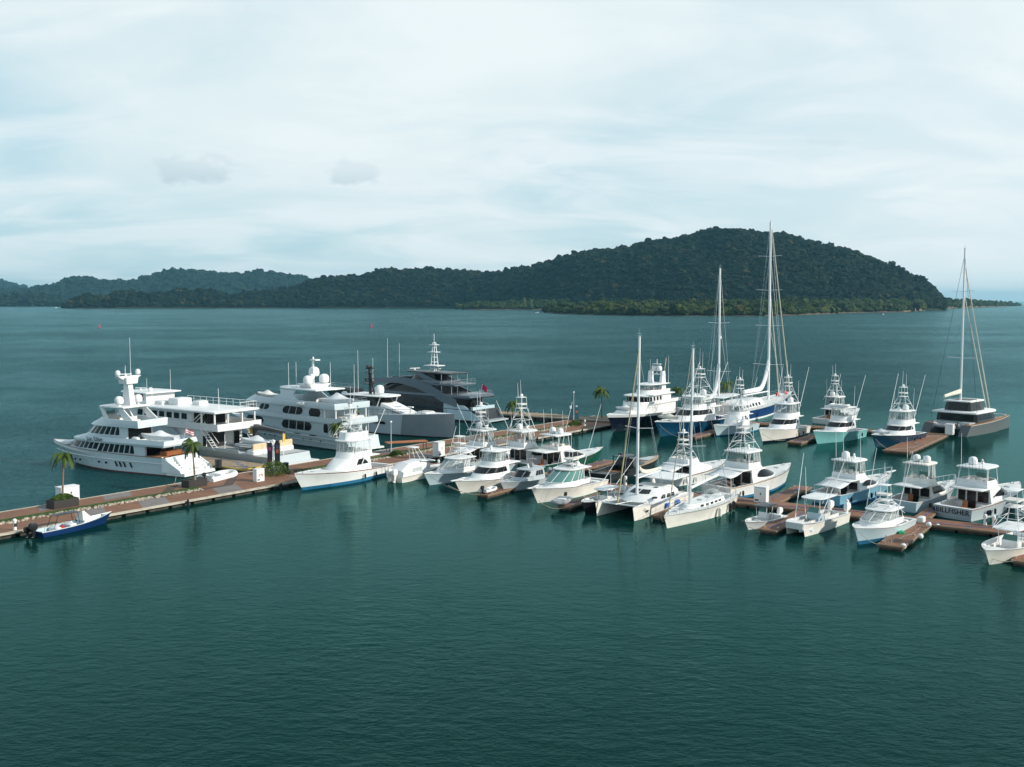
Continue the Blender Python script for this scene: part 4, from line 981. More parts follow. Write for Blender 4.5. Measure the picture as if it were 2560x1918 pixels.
# ---------- near row, bows to the camera
sportfish('large white convertible with blue boot stripe and tall tower, alone beside the promenade dock', 17.6, 5.1, bow=(757, 1226), ang=PI+R(59), top=WHITE, stripe=ANTIF, bot=ANTIF, zs=1.35, zb=2.35, zh=3.1, zc=3.9, zr=5.4, upper=6.5, zt=Zat(1018, 139), hx=(.27, .66), tx=.50, wshape='shark', winx=(.30, .44), winh=(.35, .85), riglen=7.0, rail=TEAKC, stripe_z=.42, domes=0, ants=1, tbase=(5.4, 8.2), group=G_SF)
# covered outboard boat beside it
def canopy_boat():
    L, B = 10, 3.1; r = boat_root('covered_outboard_boat', 'low cream boat under a white canvas cover with twin white outboards, stern to the camera', 'motor boat', None, None, (985, 1206), L * .9, A2)
    E = hull(r, L, B, .75, 1.25, top=CREAM, cock=(.05 * L, .5 * L))
    c = MB(); rs = []
    for x, w, z in ((.1, .47, .8), (.35, .46, 1.5), (1.9, .42, 2.35), (4.6, .40, 2.45), (6.2, .36, 2.2)): rs.append([(x, B * w, .75), (x, B * w * .98, z * .75 + .2), (x, B * w * .7, z), (x, 0, z + .12), (x, -B * w * .7, z), (x, -B * w * .98, z * .75 + .2), (x, -B * w, .75)])
    c.loft(rs, True, True, True); ho = c.build('canvas_cover', CLOTH, r, 25)
    for sg in (-1, 1): w = MB(); w.add([(2.2, sg * (B * .445), 1.2), (4.4, sg * (B * .435), 1.2), (4.2, sg * (B * .37), 2.05), (2.5, sg * (B * .385), 1.95)], [(0, 1, 2, 3)]); w.build('side_window', CLEAR, ho)
    slab(r, 'foredeck_roof', TOPP, 2.5, .12, 4.2, 8.2, B * .42, .6, 2, tilt=-.12)
    b = MB()
    for sg in (1, -1): b.tube([(4.4, sg, 2.4), (3.6, sg * .5, 4.2)], .04); b.tube([(5.4, sg, 2.4), (4.3, sg * .5, 4.2)], .04)
    b.build('arch_frame', ALU, r); slab(r, 'arch_roof', TOPP, 4.3, .12, 3.3, 4.7, .75, .4, 2.5)
    for y in (-.42, .42): outboard(r, -.05, y, .95, CREAM, 1.05)
    return r
canopy_boat()
express('white express boat with clear curtain and small tower, beside the canvas covered boat', 12.5, 4.1, bow=(1074, 1213), top=ICEB, zroof=2.9, z2=1, zt=5.6, riglen=5, zs=.95, zb=1.65, bot=ANTIF)
sportfish('white cruiser with wide black wraparound windshield and bow pulpit', 13.6, 4.5, bow=(1152, 1234), ang=PI+R(56), top=CREAM, zs=1.05, zb=1.75, zh=2.8, zc=3.3, zr=4.6, hx=(.30, .74), tx=.52, wind=True, rig=False, pulpit=True, rail_b=False, ants=1, domes=0, brow=.2)
# grey patrol style cabin boat
def patrol():
    L, B = 11.5, 3.6; r = boat_root('patrol_boat', 'small grey cabin boat with dark windows, low between two white cruisers', 'motor boat', None, (1262, 1232), None, L * .92, AN)
    E = hull(r, L, B, .95, 1.45, top=GREYH, stripe=MIDG, deckm=GREYH, cock=(.04 * L, .3 * L), sole=GREYH, cockm=GREYH)
    ho, rs = house(r, 'cabin', GREYH, [(1.0, 3.4, 8.6, 1.35, .4, 2.6), (1.5, 3.4, 8.0, 1.3, .4, 2.6), (2.35, 3.5, 6.6, 1.15, .35, 3)])
    win(ho, rs[1], rs[2], 3.8, 5.6, .1, .8, 'rect', 3, .1); front(ho, rs[1], rs[2], .34, .66, .1, .85, 3)
    slab(r, 'cabin_roof', GREYH, 2.45, .12, 3.2, 6.9, 1.25, .4, 3); m = MB(); m.box(4.4, 4.9, -.35, .35, 2.45, 3.0, .3); m.tube([(4.6, 0, 3), (4.3, 0, 4.1)], .05); m.box(4.1, 4.6, -.5, .5, 3.5, 3.56); m.build('mast', MIDG, r); radar(r, 5.4, 0, 2.45, .9)
    rails(r, [(L * .55, 1.45, E(L * .55)[1]), (L * .8, 1.15, E(L * .8)[1]), (L * .95, .45, E(L * .95)[1]), (L * .95, -.45, E(L * .95)[1]), (L * .8, -1.15, E(L * .8)[1]), (L * .55, -1.45, E(L * .55)[1])], .5, 1.3)
    for y in (-.4, .4): outboard(r, 0, y, 1.0, MIDG, .9)
patrol()
express('white express cruiser with green tinted windshield, two small domes and raked outriggers', 14.8, 4.6, bow=(1344, 1258), top=CREAM, zroof=3.3, zt=5.2, glass=TINT, domes=2, pulpit=True, riglen=9, zs=1.15, zb=1.95)
inflatable(W(1402, 1258, .62), AN + .25, 3.6, 'grey inflatable dinghy with raised bow on the finger dock beside the green tinted cruiser')
inflatable(W(1222, 1228, .62), A2, 2.6, 'small white inflatable on the finger dock in front of the grey cabin boat', WHITE)
center_console('black hulled console boat with white gunwale and T-top, bow towards the camera', 10.2, 3.0, bow=(1462, 1284), top=BLACK, rail=WHITE, ttop=2.2, motors=3, motorm=WHITE, riglen=3.2, inside=mat('blue_grey_sole', (.12, .22, .28), .6), rig=1.6, zs=1.0, zb=1.5)

# ---------- sailing catamaran and sloop in the near row
def mast(par, x, z0, z1, r=.13, spread=(), w=2.2, rake=0.0, top=True, m=None, y=0.0):
    b = MB(); H = z1 - z0; b.tube([(x, y, z0), (x - rake * .5, y, z0 + H * .5), (x - rake, y, z1)], r, r * .8, 8); o = b.build('mast', m or ALU, par)
    if spread:
        b = MB()
        for s in spread:
            xx = x - rake * s
            for sg in (1, -1): b.tube([(xx, y, z0 + H * s), (xx - .25, y + sg * w * (1.1 - s * .4), z0 + H * s + .12)], .045, n=5)
        b.build('spreader', ALU, o)
    if top: b = MB(); b.tube([(x - rake, y, z1), (x - rake, y, z1 + .9)], .02, n=4); b.tube([(x - rake - .5, y, z1 + .35), (x - rake + .5, y, z1 + .35)], .02, n=4); b.box(x - rake - .2, x - rake + .2, y - .12, y + .12, z1, z1 + .12); b.build('masthead_instruments', STEEL, o)
    return o
def stay(par, p0, p1, r=.022, m=None, name='stay'):
    b = MB(); b.tube([p0, p1], r, n=4); return b.build(name, m or STEEL, par)
def sailing_cat():
    L, BW = 14.2, 4.6
    p1, p2 = W(1494, 1290), W(1586, 1303); c = (p1 + p2) / 2; d = Vector((math.cos(AN), math.sin(AN), 0)); loc = c - d * (L * .97)
    r = empty('sailing_catamaran', loc, AN, 'white sailing catamaran with tall mast and flat cockpit roof, twin bows to the camera', 'catamaran')
    hw = (p1 - p2).length / 2
    for sg in (1, -1): E = hull(r, L, 1.5, 1.15, 1.55, ov=.35, top=CREAM, y0=sg * hw, tw=.7, e=2.0, name='hull', N=18, rz=.05, bot=ANTIK)
    b = MB(); b.loft([[(.8, hw, .75), (9.6, hw, .85), (9.6, -hw, .85), (.8, -hw, .75)][::-1], [(.8, hw, 1.25), (9.6, hw, 1.38), (9.6, -hw, 1.38), (.8, -hw, 1.25)][::-1]], True, True); b.build('bridge_deck', WHITE, r)
    ho, rs = house(r, 'coachroof', WHITE, [(1.2, 3.4, 10.6, hw + .35, .6, 2.0), (2.0, 3.4, 8.8, hw + .05, .55, 2.2), (2.45, 3.5, 7.4, hw - .45, .5, 2.3)])
    win(ho, rs[0], rs[1], 4.6, 8.0, .35, .85, 'rake', 3, .25); front(ho, rs[1], rs[2], .40, .60, .05, .8, 2)
    b = MB()
    for x, y in ((6.2, 1.0), (6.2, -1.0), (8.8, 2.2), (8.8, -2.2)): z = 2.44 if x < 7 else 1.8; b.rbox(x - .28, x + .28, y - .24, y + .24, z - .1, z + .08, .04)
    b.each('roof_hatch', GLASS, ho)
    slab(r, 'cockpit_roof', TOPP, 3.35, .12, .3, 5.0, hw + .35, .12, 5); b = MB()
    for x in (.6, 4.6):
        for sg in (1, -1): b.tube([(x, sg * hw, 1.2), (x + (.1 if x < 1 else 0), sg * hw, 3.25)], .06, n=6)
    b.each('roof_post', ALU, r)
    for sg in (1, -1): b = MB(); b.loft([[(-.3, sg * (hw - .1), 1.2), (.25, sg * (hw - .1), 1.2), (.25, sg * (hw + .1), 1.2), (-.3, sg * (hw + .1), 1.2)], [(.5, sg * (hw - .1), 3.0), (.9, sg * (hw - .1), 3.0), (.9, sg * (hw + .1), 3.0), (.5, sg * (hw + .1), 3.0)]], True, True); b.build('davit_arch', WHITE, r)
    b = MB(); b.tube([(13.0, hw, 1.45), (13.0, -hw, 1.45)], .09); b.tube([(9.6, 0, 1.35), (13.9, 0, 1.6)], .05); b.build('cross_beam', ALU, r)
    b = MB(); b.add([(9.6, hw - .4, 1.3), (13.0, hw - .3, 1.4), (13.0, -hw + .3, 1.4), (9.6, -hw + .4, 1.3)], [(0, 1, 2, 3)]); b.build('trampoline', mat('netting', (.12, .14, .14), .9), r)
    mx = 8.9; zt = Zat(842, (loc + d * mx).y); mast(r, mx, 2.0, zt, .17, (.42,), 1.9, .25)
    b = MB(); n = 12; rs_ = []
    for i in range(n + 1):
        t = i / n; x = mx - .3 - 5.6 * t; rr = .30 * (1 - t * .5); rs_.append([(x, rr * .7 * math.cos(a), 4.15 + .1 * t + rr * math.sin(a) + (0.9 * (1 - t) ** 6)) for a in [2 * PI * k / 8 for k in range(8)]])
    b.loft(rs_, True, True); b.build('furled_mainsail', SAILC, r)
    b = MB(); b.tube([(mx, 0, 3.8), (mx - 5.8, 0, 3.95)], .09); b.build('boom', ALU, r)
    b = MB(); b.tube([(13.4, 0, 1.7), (mx - .1, 0, zt - 1.6)], .10, .07, 6); b.build('furled_jib', mat('yellowed_sail', (.42, .38, .22), .8, var=.3, vs=1), r)
    for sg in (1, -1): stay(r, (mx - 1.6, sg * (hw + .5), 1.3), (mx - .2, 0, zt - 2), .02, name='shroud'); stay(r, (mx - 1.2, sg * (hw + .5), 1.3), (mx - .3, sg * 1.6, 2 + (zt - 2) * .42), .02, name='shroud')
    b = MB(); 
    for sg in (1, -1): b.tube([(11.5, sg * (hw + .6), 1.45), (11.5, sg * (hw + .6), 2.0)], .02, n=4); b.tube([(3, sg * (hw + .7), 1.3), (3, sg * (hw + .7), 1.9)], .02, n=4); b.tube([(11.5, sg * (hw + .6), 2.0), (3, sg * (hw + .7), 1.9), (.5, sg * (hw + .6), 1.85)], .012, n=4)
    b.build('lifeline', STEEL, r)
    # dark bird-like mark on the outer bow
    b = MB(); yy = hw + .70; P = [(11.2, .75), (11.6, .95), (11.9, .9), (12.5, 1.3), (12.0, 1.02), (11.75, .7), (11.35, .45), (11.6, .75)]
    for sg in (1, -1):
        vs = [(x, sg * (hw + .62 - (x - 9) * .055), z) for x, z in P]; b.add(vs, [tuple(range(8))])
    b.build('bow_emblem', DARKG, r)
    b = MB(); b.rbox(1.2, 2.6, -1.4, 1.4, 1.25, 1.7); b.build('cockpit_seat', SEATW, r)
sailing_cat()
def sloop():
    L, B = 17.2, 4.2; r = boat_root('sailing_sloop', 'white sailing sloop with single mast and cream deck, second boat right of the black hulled boat', 'sailboat', None, (1668, 1321), None, L * .955, AN); r['label'] = 'long cream hulled sailing sloop with one mast and black fenders, right of the catamaran'
    d_ = r['_d']; E = hull(r, L, B, 1.25, 1.45, ov=.75, top=CREAM, bot=ANTIK, tw=.55, tm=.42, e=1.9, ew=1.5, cock=(1.0, 4.6), coam=.7, solez=.85, stripe_z=.16, bul=.03)
    ho, rs = house(r, 'coachroof', WHITE, [(1.2, 4.4, 12.4, 1.35, .6, 1.9), (1.75, 4.5, 11.8, 1.15, .6, 2.0)]); win(ho, rs[0], rs[1], 5.5, 10.5, .35, .75, 'rect', 5, .5)
    b = MB()
    for x in (6.2, 8.3, 12.9, 14.4): z = 1.78 if x < 12 else 1.5; b.rbox(x - .3, x + .3, -.3, .3, z - .05, z + .08, .04)
    b.each('deck_hatch', GREYH, r)
    mx = 11.0; zt = Zat(873, (Vector(r.location) + Vector((math.cos(AN), math.sin(AN), 0)) * mx).y); mast(r, mx, 1.6, zt, .16, (.38, .68), 1.7, .3)
    b = MB(); b.tube([(mx - .2, 0, 3.5), (mx - 7.4, 0, 3.95)], .17, .13, 8); b.build('boom', ALU, r)
    b = MB(); b.tube([(16.3, 0, 1.5), (mx, 0, zt - .4)], .06, .04, 6); b.build('furled_jib', ROPE, r)
    for sg in (1, -1): stay(r, (mx - .5, sg * 2.0, 1.4), (mx - .3, 0, zt - .4), .016, name='shroud'); stay(r, (mx - .5, sg * 1.9, 1.4), (mx - .1, 0, 1.6 + (zt - 1.6) * .6), .014, name='shroud')
    stay(r, (.4, 0, 1.4), (mx - .35, 0, zt), .016)
    g = MB(); rs_ = []
    for i in range(7): t = i / 6; x = 4.2 + 1.6 * t; h = 1.1 * math.sin((.25 + .5 * t) * PI); rs_.append([(x, 1.15 * math.cos(a), 1.5 + h * math.sin(a)) for a in [PI * k / 8 for k in range(9)]])
    g.loft(rs_, False, False, False); g.build('spray_hood', CLEAR, r)
    b = MB()
    for x in (1.6, 3.1): b.tube([(x, 1.4, 1.2), (x, 1.25, 2.6), (x, 0, 3.0), (x, -1.25, 2.6), (x, -1.4, 1.2)], .03, n=5)
    b.build('bimini_frame', STEEL, r)
    b = MB(); w = [(2.2, .6 * math.cos(a), 1.75 + .6 * math.sin(a)) for a in [2 * PI * k / 12 for k in range(13)]]; b.tube(w, .03, n=5); b.tube([(2.2, 0, .9), (2.2, 0, 1.75)], .07); b.build('steering_wheel', STEEL, r)
    rails(r, [(x, (E(x)[0] - .08), E(x)[1]) for x in (1, 4, 8, 12, 15, 16.6)], .6, 2.0, .018); rails(r, [(x, -(E(x)[0] - .08), E(x)[1]) for x in (1, 4, 8, 12, 15, 16.6)], .6, 2.0, .018)
    for i, (x, m) in enumerate(((3.6, BLACK), (5.0, BLACK), (8.0, CREAM))):
        b = MB(); e = E(x)[0]; b.lathe((x, e + .18, .05), [(.05, 0), (.2, .12), (.2, .95), (.05, 1.1)], 10); b.tube([(x, e + .15, 1.1), (x, e, 1.4)], .015, n=4); b.build('fender', m, r)
sloop()
# drums and kit on the finger between them
for i, (px, py, m, lb) in enumerate(((1692, 1262, BLUP, 'blue drum lying at the shore end of the finger dock by the sloop'), (1666, 1270, BLUP, 'blue drum nearer the water on the finger dock by the sloop'))):
    b = MB(); b.lathe((0, 0, .3), [(.24, -.42), (.3, -.38), (.3, .38), (.24, .42)], 12, 'x'); tag(b.build('drum', m, None, loc=W(px, py, .5), rz=A2 + .2 * i), lb, 'drum')
b = MB(); b.rbox(-1.0, 1.0, -.35, .35, 0, .6, .12); tag(b.build('dock_box', WHITE, None, loc=W(1678, 1263, .5), rz=A2), 'long white box between the two blue drums on the finger dock', 'dock box')

center_console('small white console boat with dark T-top, right of the sloop', 7.6, 2.6, bow=(1870, 1325), ang=PI+R(49), ttop=2.1, tt_m=DARKG, motors=1, rigs=False)
def power_cat():
    L = 10.6; p1, p2 = W(1966, 1335), W(2014, 1343); c = (p1 + p2) / 2; d = Vector((math.cos(PI+R(49)), math.sin(PI+R(49)), 0)); hw = .98
    r = empty('power_catamaran', c - d * L * .95, PI+R(49), 'white power catamaran with open tunnel between its bows and four tall outriggers', 'fishing boat')
    for sg in (1, -1): hull(r, L, 1.15, 1.0, 1.4, ov=.5, top=CREAM, y0=sg * hw, tw=.9, e=3.5, ew=1.7, N=18, cock=None, deck=False)
    rs = []
    E = lambda x: 1.0 + .4 * (x / L) ** 1.7
    b = MB(); n = 12; out = []
    for i in range(n + 1): x = L * i / n * .995; w = hw + .575 - (.75 * max(0, (x / L - .8) / .2) ** 2); out.append((x, w, E(x)))
    for sg in (1, -1):
        for a, e in zip(out[:-1], out[1:]): q = [(a[0], sg * a[1], a[2] + .01), (e[0], sg * e[1], e[2] + .01), (e[0], sg * (e[1] - .3), e[2] + .01), (a[0], sg * (a[1] - .3), a[2] + .01)]; b.add(q, [(0, 1, 2, 3)]); b.add([q[3], q[2], (e[0], sg * (e[1] - .3), .5), (a[0], sg * (a[1] - .3), .5)], [(0, 1, 2, 3)])
    b.box(.05, .5, -1.25, 1.25, .4, 1.02); b.loft([[(8.9, 1.3, .55), (10.5, .95, .75), (10.5, -.95, .75), (8.9, -1.3, .55)], [(8.9, 1.3, 1.3), (10.6, .9, 1.42), (10.6, -.9, 1.42), (8.9, -1.3, 1.3)]], True, True); b.build('gunwale', WHITE, r)
    b = MB(); b.box(.4, 9.2, -1.27, 1.27, .42, .5); b.build('cockpit_sole', mat('pale_blue_deck', (.50, .66, .70), .6), r)
    console(r, 5.6, .5, 1.3, 1.3, 1.3, m=ICEB); b = MB(); b.rbox(3.8, 4.5, -.6, .6, .5, 1.3, .08); b.rbox(7.2, 8.4, -.6, .6, .5, .9, .08); b.each('leaning_post', SEATW, r)
    b = MB()
    for x, x2 in ((4.2, 4.0), (6.2, 6.4)):
        for sg in (1, -1): b.tube([(x, sg * .75, .5), (x2, sg * .85, 3.3)], .04, n=5)
    b.build('t_top_frame', ALU, r); slab(r, 't_top', TOPP, 3.4, .12, 3.2, 7.0, 1.3, .35, 3)
    tip = lambda px, py, dd: None
    for sg in (1, -1): outrigger(r, 7.6, sg * 1.3, 1.3, (3.6, sg * 2.4, 7.6), .05); outrigger(r, 5.9, sg * .9, 2.8, (4.8, sg * 1.6, 6.3), .035)
    for y in (-1, 1): outboard(r, 0, y * .95, 1.15, WHITE, 1.05)
    b = MB()
    for k in range(6): b.tube([(4.0, (k - 2.5) * .2, 1.3), (3.8, (k - 2.5) * .22, 2.6)], .015, n=4)
    b.build('fishing_rod', BLACK, r)
power_cat()
express('white boat with blue bottom and open tower, left of the ball fender dock', 12.0, 4.0, bow=(2147, 1362), ang=PI+R(49), top=ICEB, stripe=ANTIF, bot=ANTIF, zroof=2.75, zt=5.0, riglen=6.5, zs=1.1, zb=1.85, stripe_z=.4)
center_console('white open boat with tall metal tower cut by the right picture edge', 12.6, 3.9, bow=(2472, 1413), ang=PI+R(46), top=CREAM, ttop=2.6, tow=5.8, motors=2, rigs=False, zs=1.0, zb=1.55)

# ---------- far side of the floating dock, sterns to the camera

sportfish('white tower boat with awning nearest the grey superyacht bow', 14.5, 4.7, hx=(.29, .80), tx=.50, stern=(1140, 1172), ang=A3, zh=2.9, zc=3.6, zr=5.2, zt=8.8, top=ICEB, awn=True, wshape='almond', winx=(.36, .74), riglen=7, domes=1, encl=True, bot=ANTIF)
sportfish('white tower boat with tan cockpit, between the awning boat and the green hull', 15.0, 4.8, hx=(.29, .80), tx=.50, stern=(1240, 1178), ang=A3, zh=3.0, zc=3.8, zr=5.3, zt=10.2, top=ICEB, wshape='almond', winx=(.36, .74), riglen=7.5, domes=1, teakc=True)
sportfish('cream and dark green hulled motor yacht with twin domes on its hardtop', 15.5, 5.0, hx=(.29, .80), tx=.50, stern=(1322, 1184), ang=A3, zh=2.9, zc=3.5, zr=5.0, top=GREEN, stripe=GOLD, house_m=CREAM, domes=2, wshape='rake', winx=(.36, .74), rig=False, teakc=True, zs=1.25, zb=2.3, ants=3, stripe_z=.3, encl=False, brow=.2)
def black_sport():
    L, B = 17.5, 4.0; r = boat_root('sport_boat', 'long low black open sport boat with tan foredeck', 'motor boat', None, None, (1497, 1203), L * .93, A2)
    E = hull(r, L, B, 1.0, 1.35, ov=1.3, top=DARKG, stripe=BLACK, deckm=mat('tan_deck', (.42, .30, .20), .6, var=.1, vs=2), cock=(.5, 8.2), sole=TEAK, cockm=DARKG, e=2.8)
    ho, rs = house(r, 'cabin', DARKG, [(1.1, 7.0, 12.2, 1.5, .6, 2), (1.55, 7.0, 11.0, 1.4, .6, 2), (2.15, 7.4, 8.9, 1.05, .5, 2.2)]); front(ho, rs[1], rs[2], .2, .8, .05, .95, 5)
    slab(r, 'hardtop', DARKG, 2.6, .1, 5.6, 8.8, 1.15, .5, 2.2); b = MB()
    for sg in (1, -1): b.tube([(6.2, sg * 1.35, 1.1), (6.0, sg * 1.2, 2.7)], .07); b.tube([(8.6, sg * 1.2, 2.0), (8.2, sg * 1.1, 2.7)], .06)
    b.each('hardtop_support', BLACK, r); b = MB(); b.box(5.7, 6.2, -.3, .3, 2.8, 3.1, .3); b.build('radar_arch', BLACK, r)
    b = MB(); b.rbox(.8, 2.8, -1.4, 1.4, .4, .85, .1); b.build('sun_bed', DARKG, r); b = MB(); b.rbox(3.8, 4.5, -1.0, 1.0, .4, .8, .1); b.build('bench_seat', TEAK, r)
    b = MB(); b.add([(12.4, .9, E(12.4)[1] + .12), (15.4, .55, E(15)[1] + .13), (15.4, -.55, E(15)[1] + .13), (12.4, -.9, E(12.4)[1] + .12)], [(0, 1, 2, 3)]); b.build('deck_pad', GREYH, r)
black_sport()
sportfish('white tower boat with canvas cockpit awning beyond the catamaran', 14.0, 4.6, hx=(.29, .80), tx=.50, stern=(1650, 1214), ang=R(41), zh=2.5, zc=3.2, zr=0, zt=6.6, awn=True, wshape='almond', winx=None, rig=False, domes=0, rail=TEAKC, zs=1.15, zb=2.1)
sportfish('largest white tower boat in the right group, mustard sheer line, bow away beyond the sloop', 16.4, 5.2, hx=(.29, .80), tx=.50, stern=(1788, 1246), ang=R(42), zh=3.2, zc=4.0, zr=5.3, zt=9.2, awn=True, wshape='almond', winx=(.38, .76), winh=(.3, .9), rail=GOLD, stripe=ANTIF, bot=ANTIF, rig=False, teakc=True, zs=1.5, zb=2.7, stripe_z=.3, domes=0)
sportfish('sky blue hulled convertible with clear enclosed bridge, stern to the floating dock', 14.8, 4.7, hx=(.29, .80), tx=.50, stern=(2062, 1261), ang=R(40), zh=2.6, zc=3.3, zr=4.8, awn=True, top=SKYB, stripe=BLUE, wshape='almond', winx=(.36, .74), riglen=6, rail_b=True, pulpit=True, ants=3, zs=1.3, zb=2.3, rig=False)
r_, E_, _ = sportfish('cream flybridge yacht with two grey domes and cluttered canvas bridge', 13.0, 4.5, hx=(.29, .80), tx=.50, stern=(2250, 1278), ang=R(41), zh=2.7, zc=3.4, zr=5.1, house_m=CREAM, top=ICEB, domes=2, wshape='rect', winx=(.34, .72), rail_b=True, ants=1, rig=False, roof_m=CREAM, teakc=True, zs=1.2, zb=2.2, brow=.2)
r_, E_, _ = sportfish('white and grey hulled convertible with dark blue name lettering on its transom', 16.4, 5.1, hx=(.29, .80), tx=.50, stern=(2380, 1298), ang=R(40), zh=3.0, zc=3.9, zr=5.3, top=GREYH, wshape='blade', winx=(.34, .76), winh=(.35, .95), teakc=True, rail=TEAKC, encl=False, domes=1, ants=1, rig=False, zs=1.35, zb=2.4)
text(r_, 'BILLFISHER', .80, (.02, 0, .86), (PI / 2, 0, -PI / 2), NAVY, ext=.02)
b = MB(); b.add([(-.03, 1.95, .55), (-.03, 2.45, .9), (-.03, 2.0, 1.15)], [(0, 1, 2)]); b.build('transom_emblem', TEALB, r_)

sportfish('grey and white boat mostly outside the right picture edge, above the tower boat', 13, 4.4, hx=(.29, .70), tx=.52, stern=(2600, 1300), ang=R(60), zh=2.6, zc=3.3, zr=4.6, top=GREYH, rig=False)

# ---------- back row, bows to the camera
def explorer():
    L, B = 27, 6.6; r = boat_root('explorer_yacht', 'navy hulled white explorer yacht with twin radar pillars, left end of the back row', 'motor yacht', None, (1534, 1080), None, 24.5, AN); dy = r['_d']
    E = hull(r, L, B, 2.5, 3.3, ov=2.4, top=NAVY, rail=WHITE, rz=.45, e=3.0, ew=1.9, cock=(.8, 4.5), stripe_z=.25, wlb=.93)
    ho, rs = house(r, 'main_deckhouse', WHITE, [(2.4, 4.5, 19.5, 2.7, .3, 2.8), (4.4, 4.5, 18.0, 2.65, .3, 3)])
    sl = tub(r, 'portuguese_bridge', WHITE, 4.3, 4.95, 4.35, 3.0, 18.2, 2.9, .35, 2.8, rake=.2)
    h2, r2 = house(r, 'wheelhouse', WHITE, [(4.3, 6.0, 15.8, 2.35, .2, 4), (4.8, 6.0, 15.9, 2.35, .2, 4), (5.9, 6.0, 16.1, 2.35, .2, 4)])
    front(h2, r2[1], r2[2], .385, .615, .1, .9, 5, .006); win(h2, r2[1], r2[2], 10.0, 14.6, .15, .85, 'rect', 4, .55)
    slab(r, 'wheelhouse_roof', TOPP, 6.15, .2, 5.0, 17.2, 2.75, .25, 3.6)
    fb = tub(r, 'flybridge', WHITE, 6.1, 6.9, 6.15, 6.2, 14.2, 2.2, .5, 2.2, rake=.5)
    for y in (-1.3, 1.3): b = MB(); b.loft([[(6.6, y - .3, 6.1), (8.6, y - .3, 6.1), (8.6, y + .3, 6.1), (6.6, y + .3, 6.1)], [(7.0, y - .25, 10.3), (8.1, y - .25, 10.3), (8.1, y + .25, 10.3), (7.0, y + .25, 10.3)]], True, True); b.each('radar_pillar', WHITE, r)
    slab(r, 'hardtop', TOPP, 8.0, .16, 6.2, 13.8, 2.3, .5, 2.2); b = MB(); b.box(7.3, 7.8, -1.8, 1.8, 9.6, 9.75); b.tube([(7.5, 0, 9.7), (7.5, 0, 12.6)], .07, n=6); b.box(7.2, 7.9, -.8, .8, 11.6, 11.7); b.build('radar_mast', WHITE, r)
    dome(r, 7.6, .55, 10.3, .55); dome(r, 7.6, -.55, 10.3, .55); radar(r, 9.2, 0, 8.0, 1.6)
    for k, (x, y) in enumerate(((12.6, 1.6), (12.6, -1.6), (12, .9), (6.5, 2))): whip(r, x, y, 8.0, 4 + k * .4)
    b = MB(); b.rbox(19.0, 21.2, -1.7, 1.7, 3.0, 3.6, .2); b.build('foredeck_locker', TOPP, r); 
    flag(r, 2.0, 0, 3.0, [BLUE, REDP, WHITE, REDP], 2.4, 1.4, 1.2)
    b = MB(); 
    for i in range(5): x = 9 + i * 2.4; b.box(x - .22, x + .22, E(x)[0] - .05, E(x)[0] + .02, 1.5, 1.66)
    b.each('porthole', GLASS, r)
    b = MB(); b.tube([(3.2, -1.2, 5), (1.2, -1.2, 12.5)], .09, n=6); b.build('crane_boom', mat('tan_spar', (.5, .38, .25), .5), r)
    o = tender(r, 20.0, .0, 3.7, 4.2, 'white covered dinghy on the foredeck of the navy explorer yacht', rz=1.2)
explorer()
r_, E_, _ = sportfish('big petrol blue hulled white sportfisher with wide dark window band, second in the back row', 23.5, 6.2, bow=(1652, 1092), ang=PI+R(50), top=TEALB, rail=WHITE, zs=1.9, zb=2.9, zh=4.3, zc=5.0, zr=6.4, zt=11.4, hx=(.27, .70), tx=.52, wind=True, riglen=9, pulpit=False, domes=1, stripe_z=.2)
tender(r_, 18.5, 0, 2.9, 4.6, 'cream covered dinghy on the foredeck of the petrol blue sportfisher', m=SAILC, rz=1.3)
sportfish('compact white sportfisher with black and white tower hoop, between the blue hull and white convertible', 14.0, 4.4, bow=(1792, 1091), ang=PI+R(50), top=ICEB, zs=1.3, zb=2.1, zh=3.3, zc=3.9, zr=5.0, zt=9.6, hx=(.27, .66), tx=.50, winx=(.30, .46), riglen=7.5, stripe=ANTIF, bot=ANTIF)
sportfish('white convertible with black wraparound windshield and navy bottom in the back row', 17.6, 5.1, bow=(1907, 1108), ang=PI+R(53), top=CREAM, bot=ANTIF, zs=1.55, zb=2.55, zh=3.6, zc=4.4, zr=6.0, zt=10.6, hx=(.27, .68), tx=.50, wind=True, riglen=9.5, stripe_z=.35, stripe=NAVY)
r_, E_, _ = sportfish('aqua hulled convertible with black windshield and gear piled on its hardtop', 16.4, 4.9, bow=(2043, 1110), ang=PI+R(47), top=AQUA, zs=1.35, zb=2.3, zh=3.3, zc=4.1, zr=5.5, hx=(.27, .68), tx=.50, wind=True, riglen=8.5, domes=0)
inflatable(on(r_, 6.8, 0, 5.65)[0], AN + 1.4, 3.4, 'white inflatable stowed on the hardtop of the aqua hulled boat', WHITE)
sportfish('white tower boat with stern to the back dock, behind the aqua hull', 15, 4.6, hx=(.29, .80), tx=.50, stern=(2052, 1060), ang=A3, zh=2.7, zc=3.3, zr=5.0, zt=9.2, rig=False, awn=False, domes=1, winx=None, teakc=True)
r_, E_, _ = sportfish('dark teal hulled sportfisher with covered dinghy on its bow, right end of the back row', 16.8, 5.0, bow=(2189, 1120), ang=PI+R(46), top=DTEAL, zs=1.35, zb=2.3, zh=3.2, zc=4.0, zr=5.4, zt=9.4, hx=(.27, .64), tx=.48, wind=True, riglen=9, stripe_z=.2)
tender(r_, 13.2, 0, 2.15, 3.6, 'white covered dinghy on the foredeck of the dark teal sportfisher', rz=1.2)

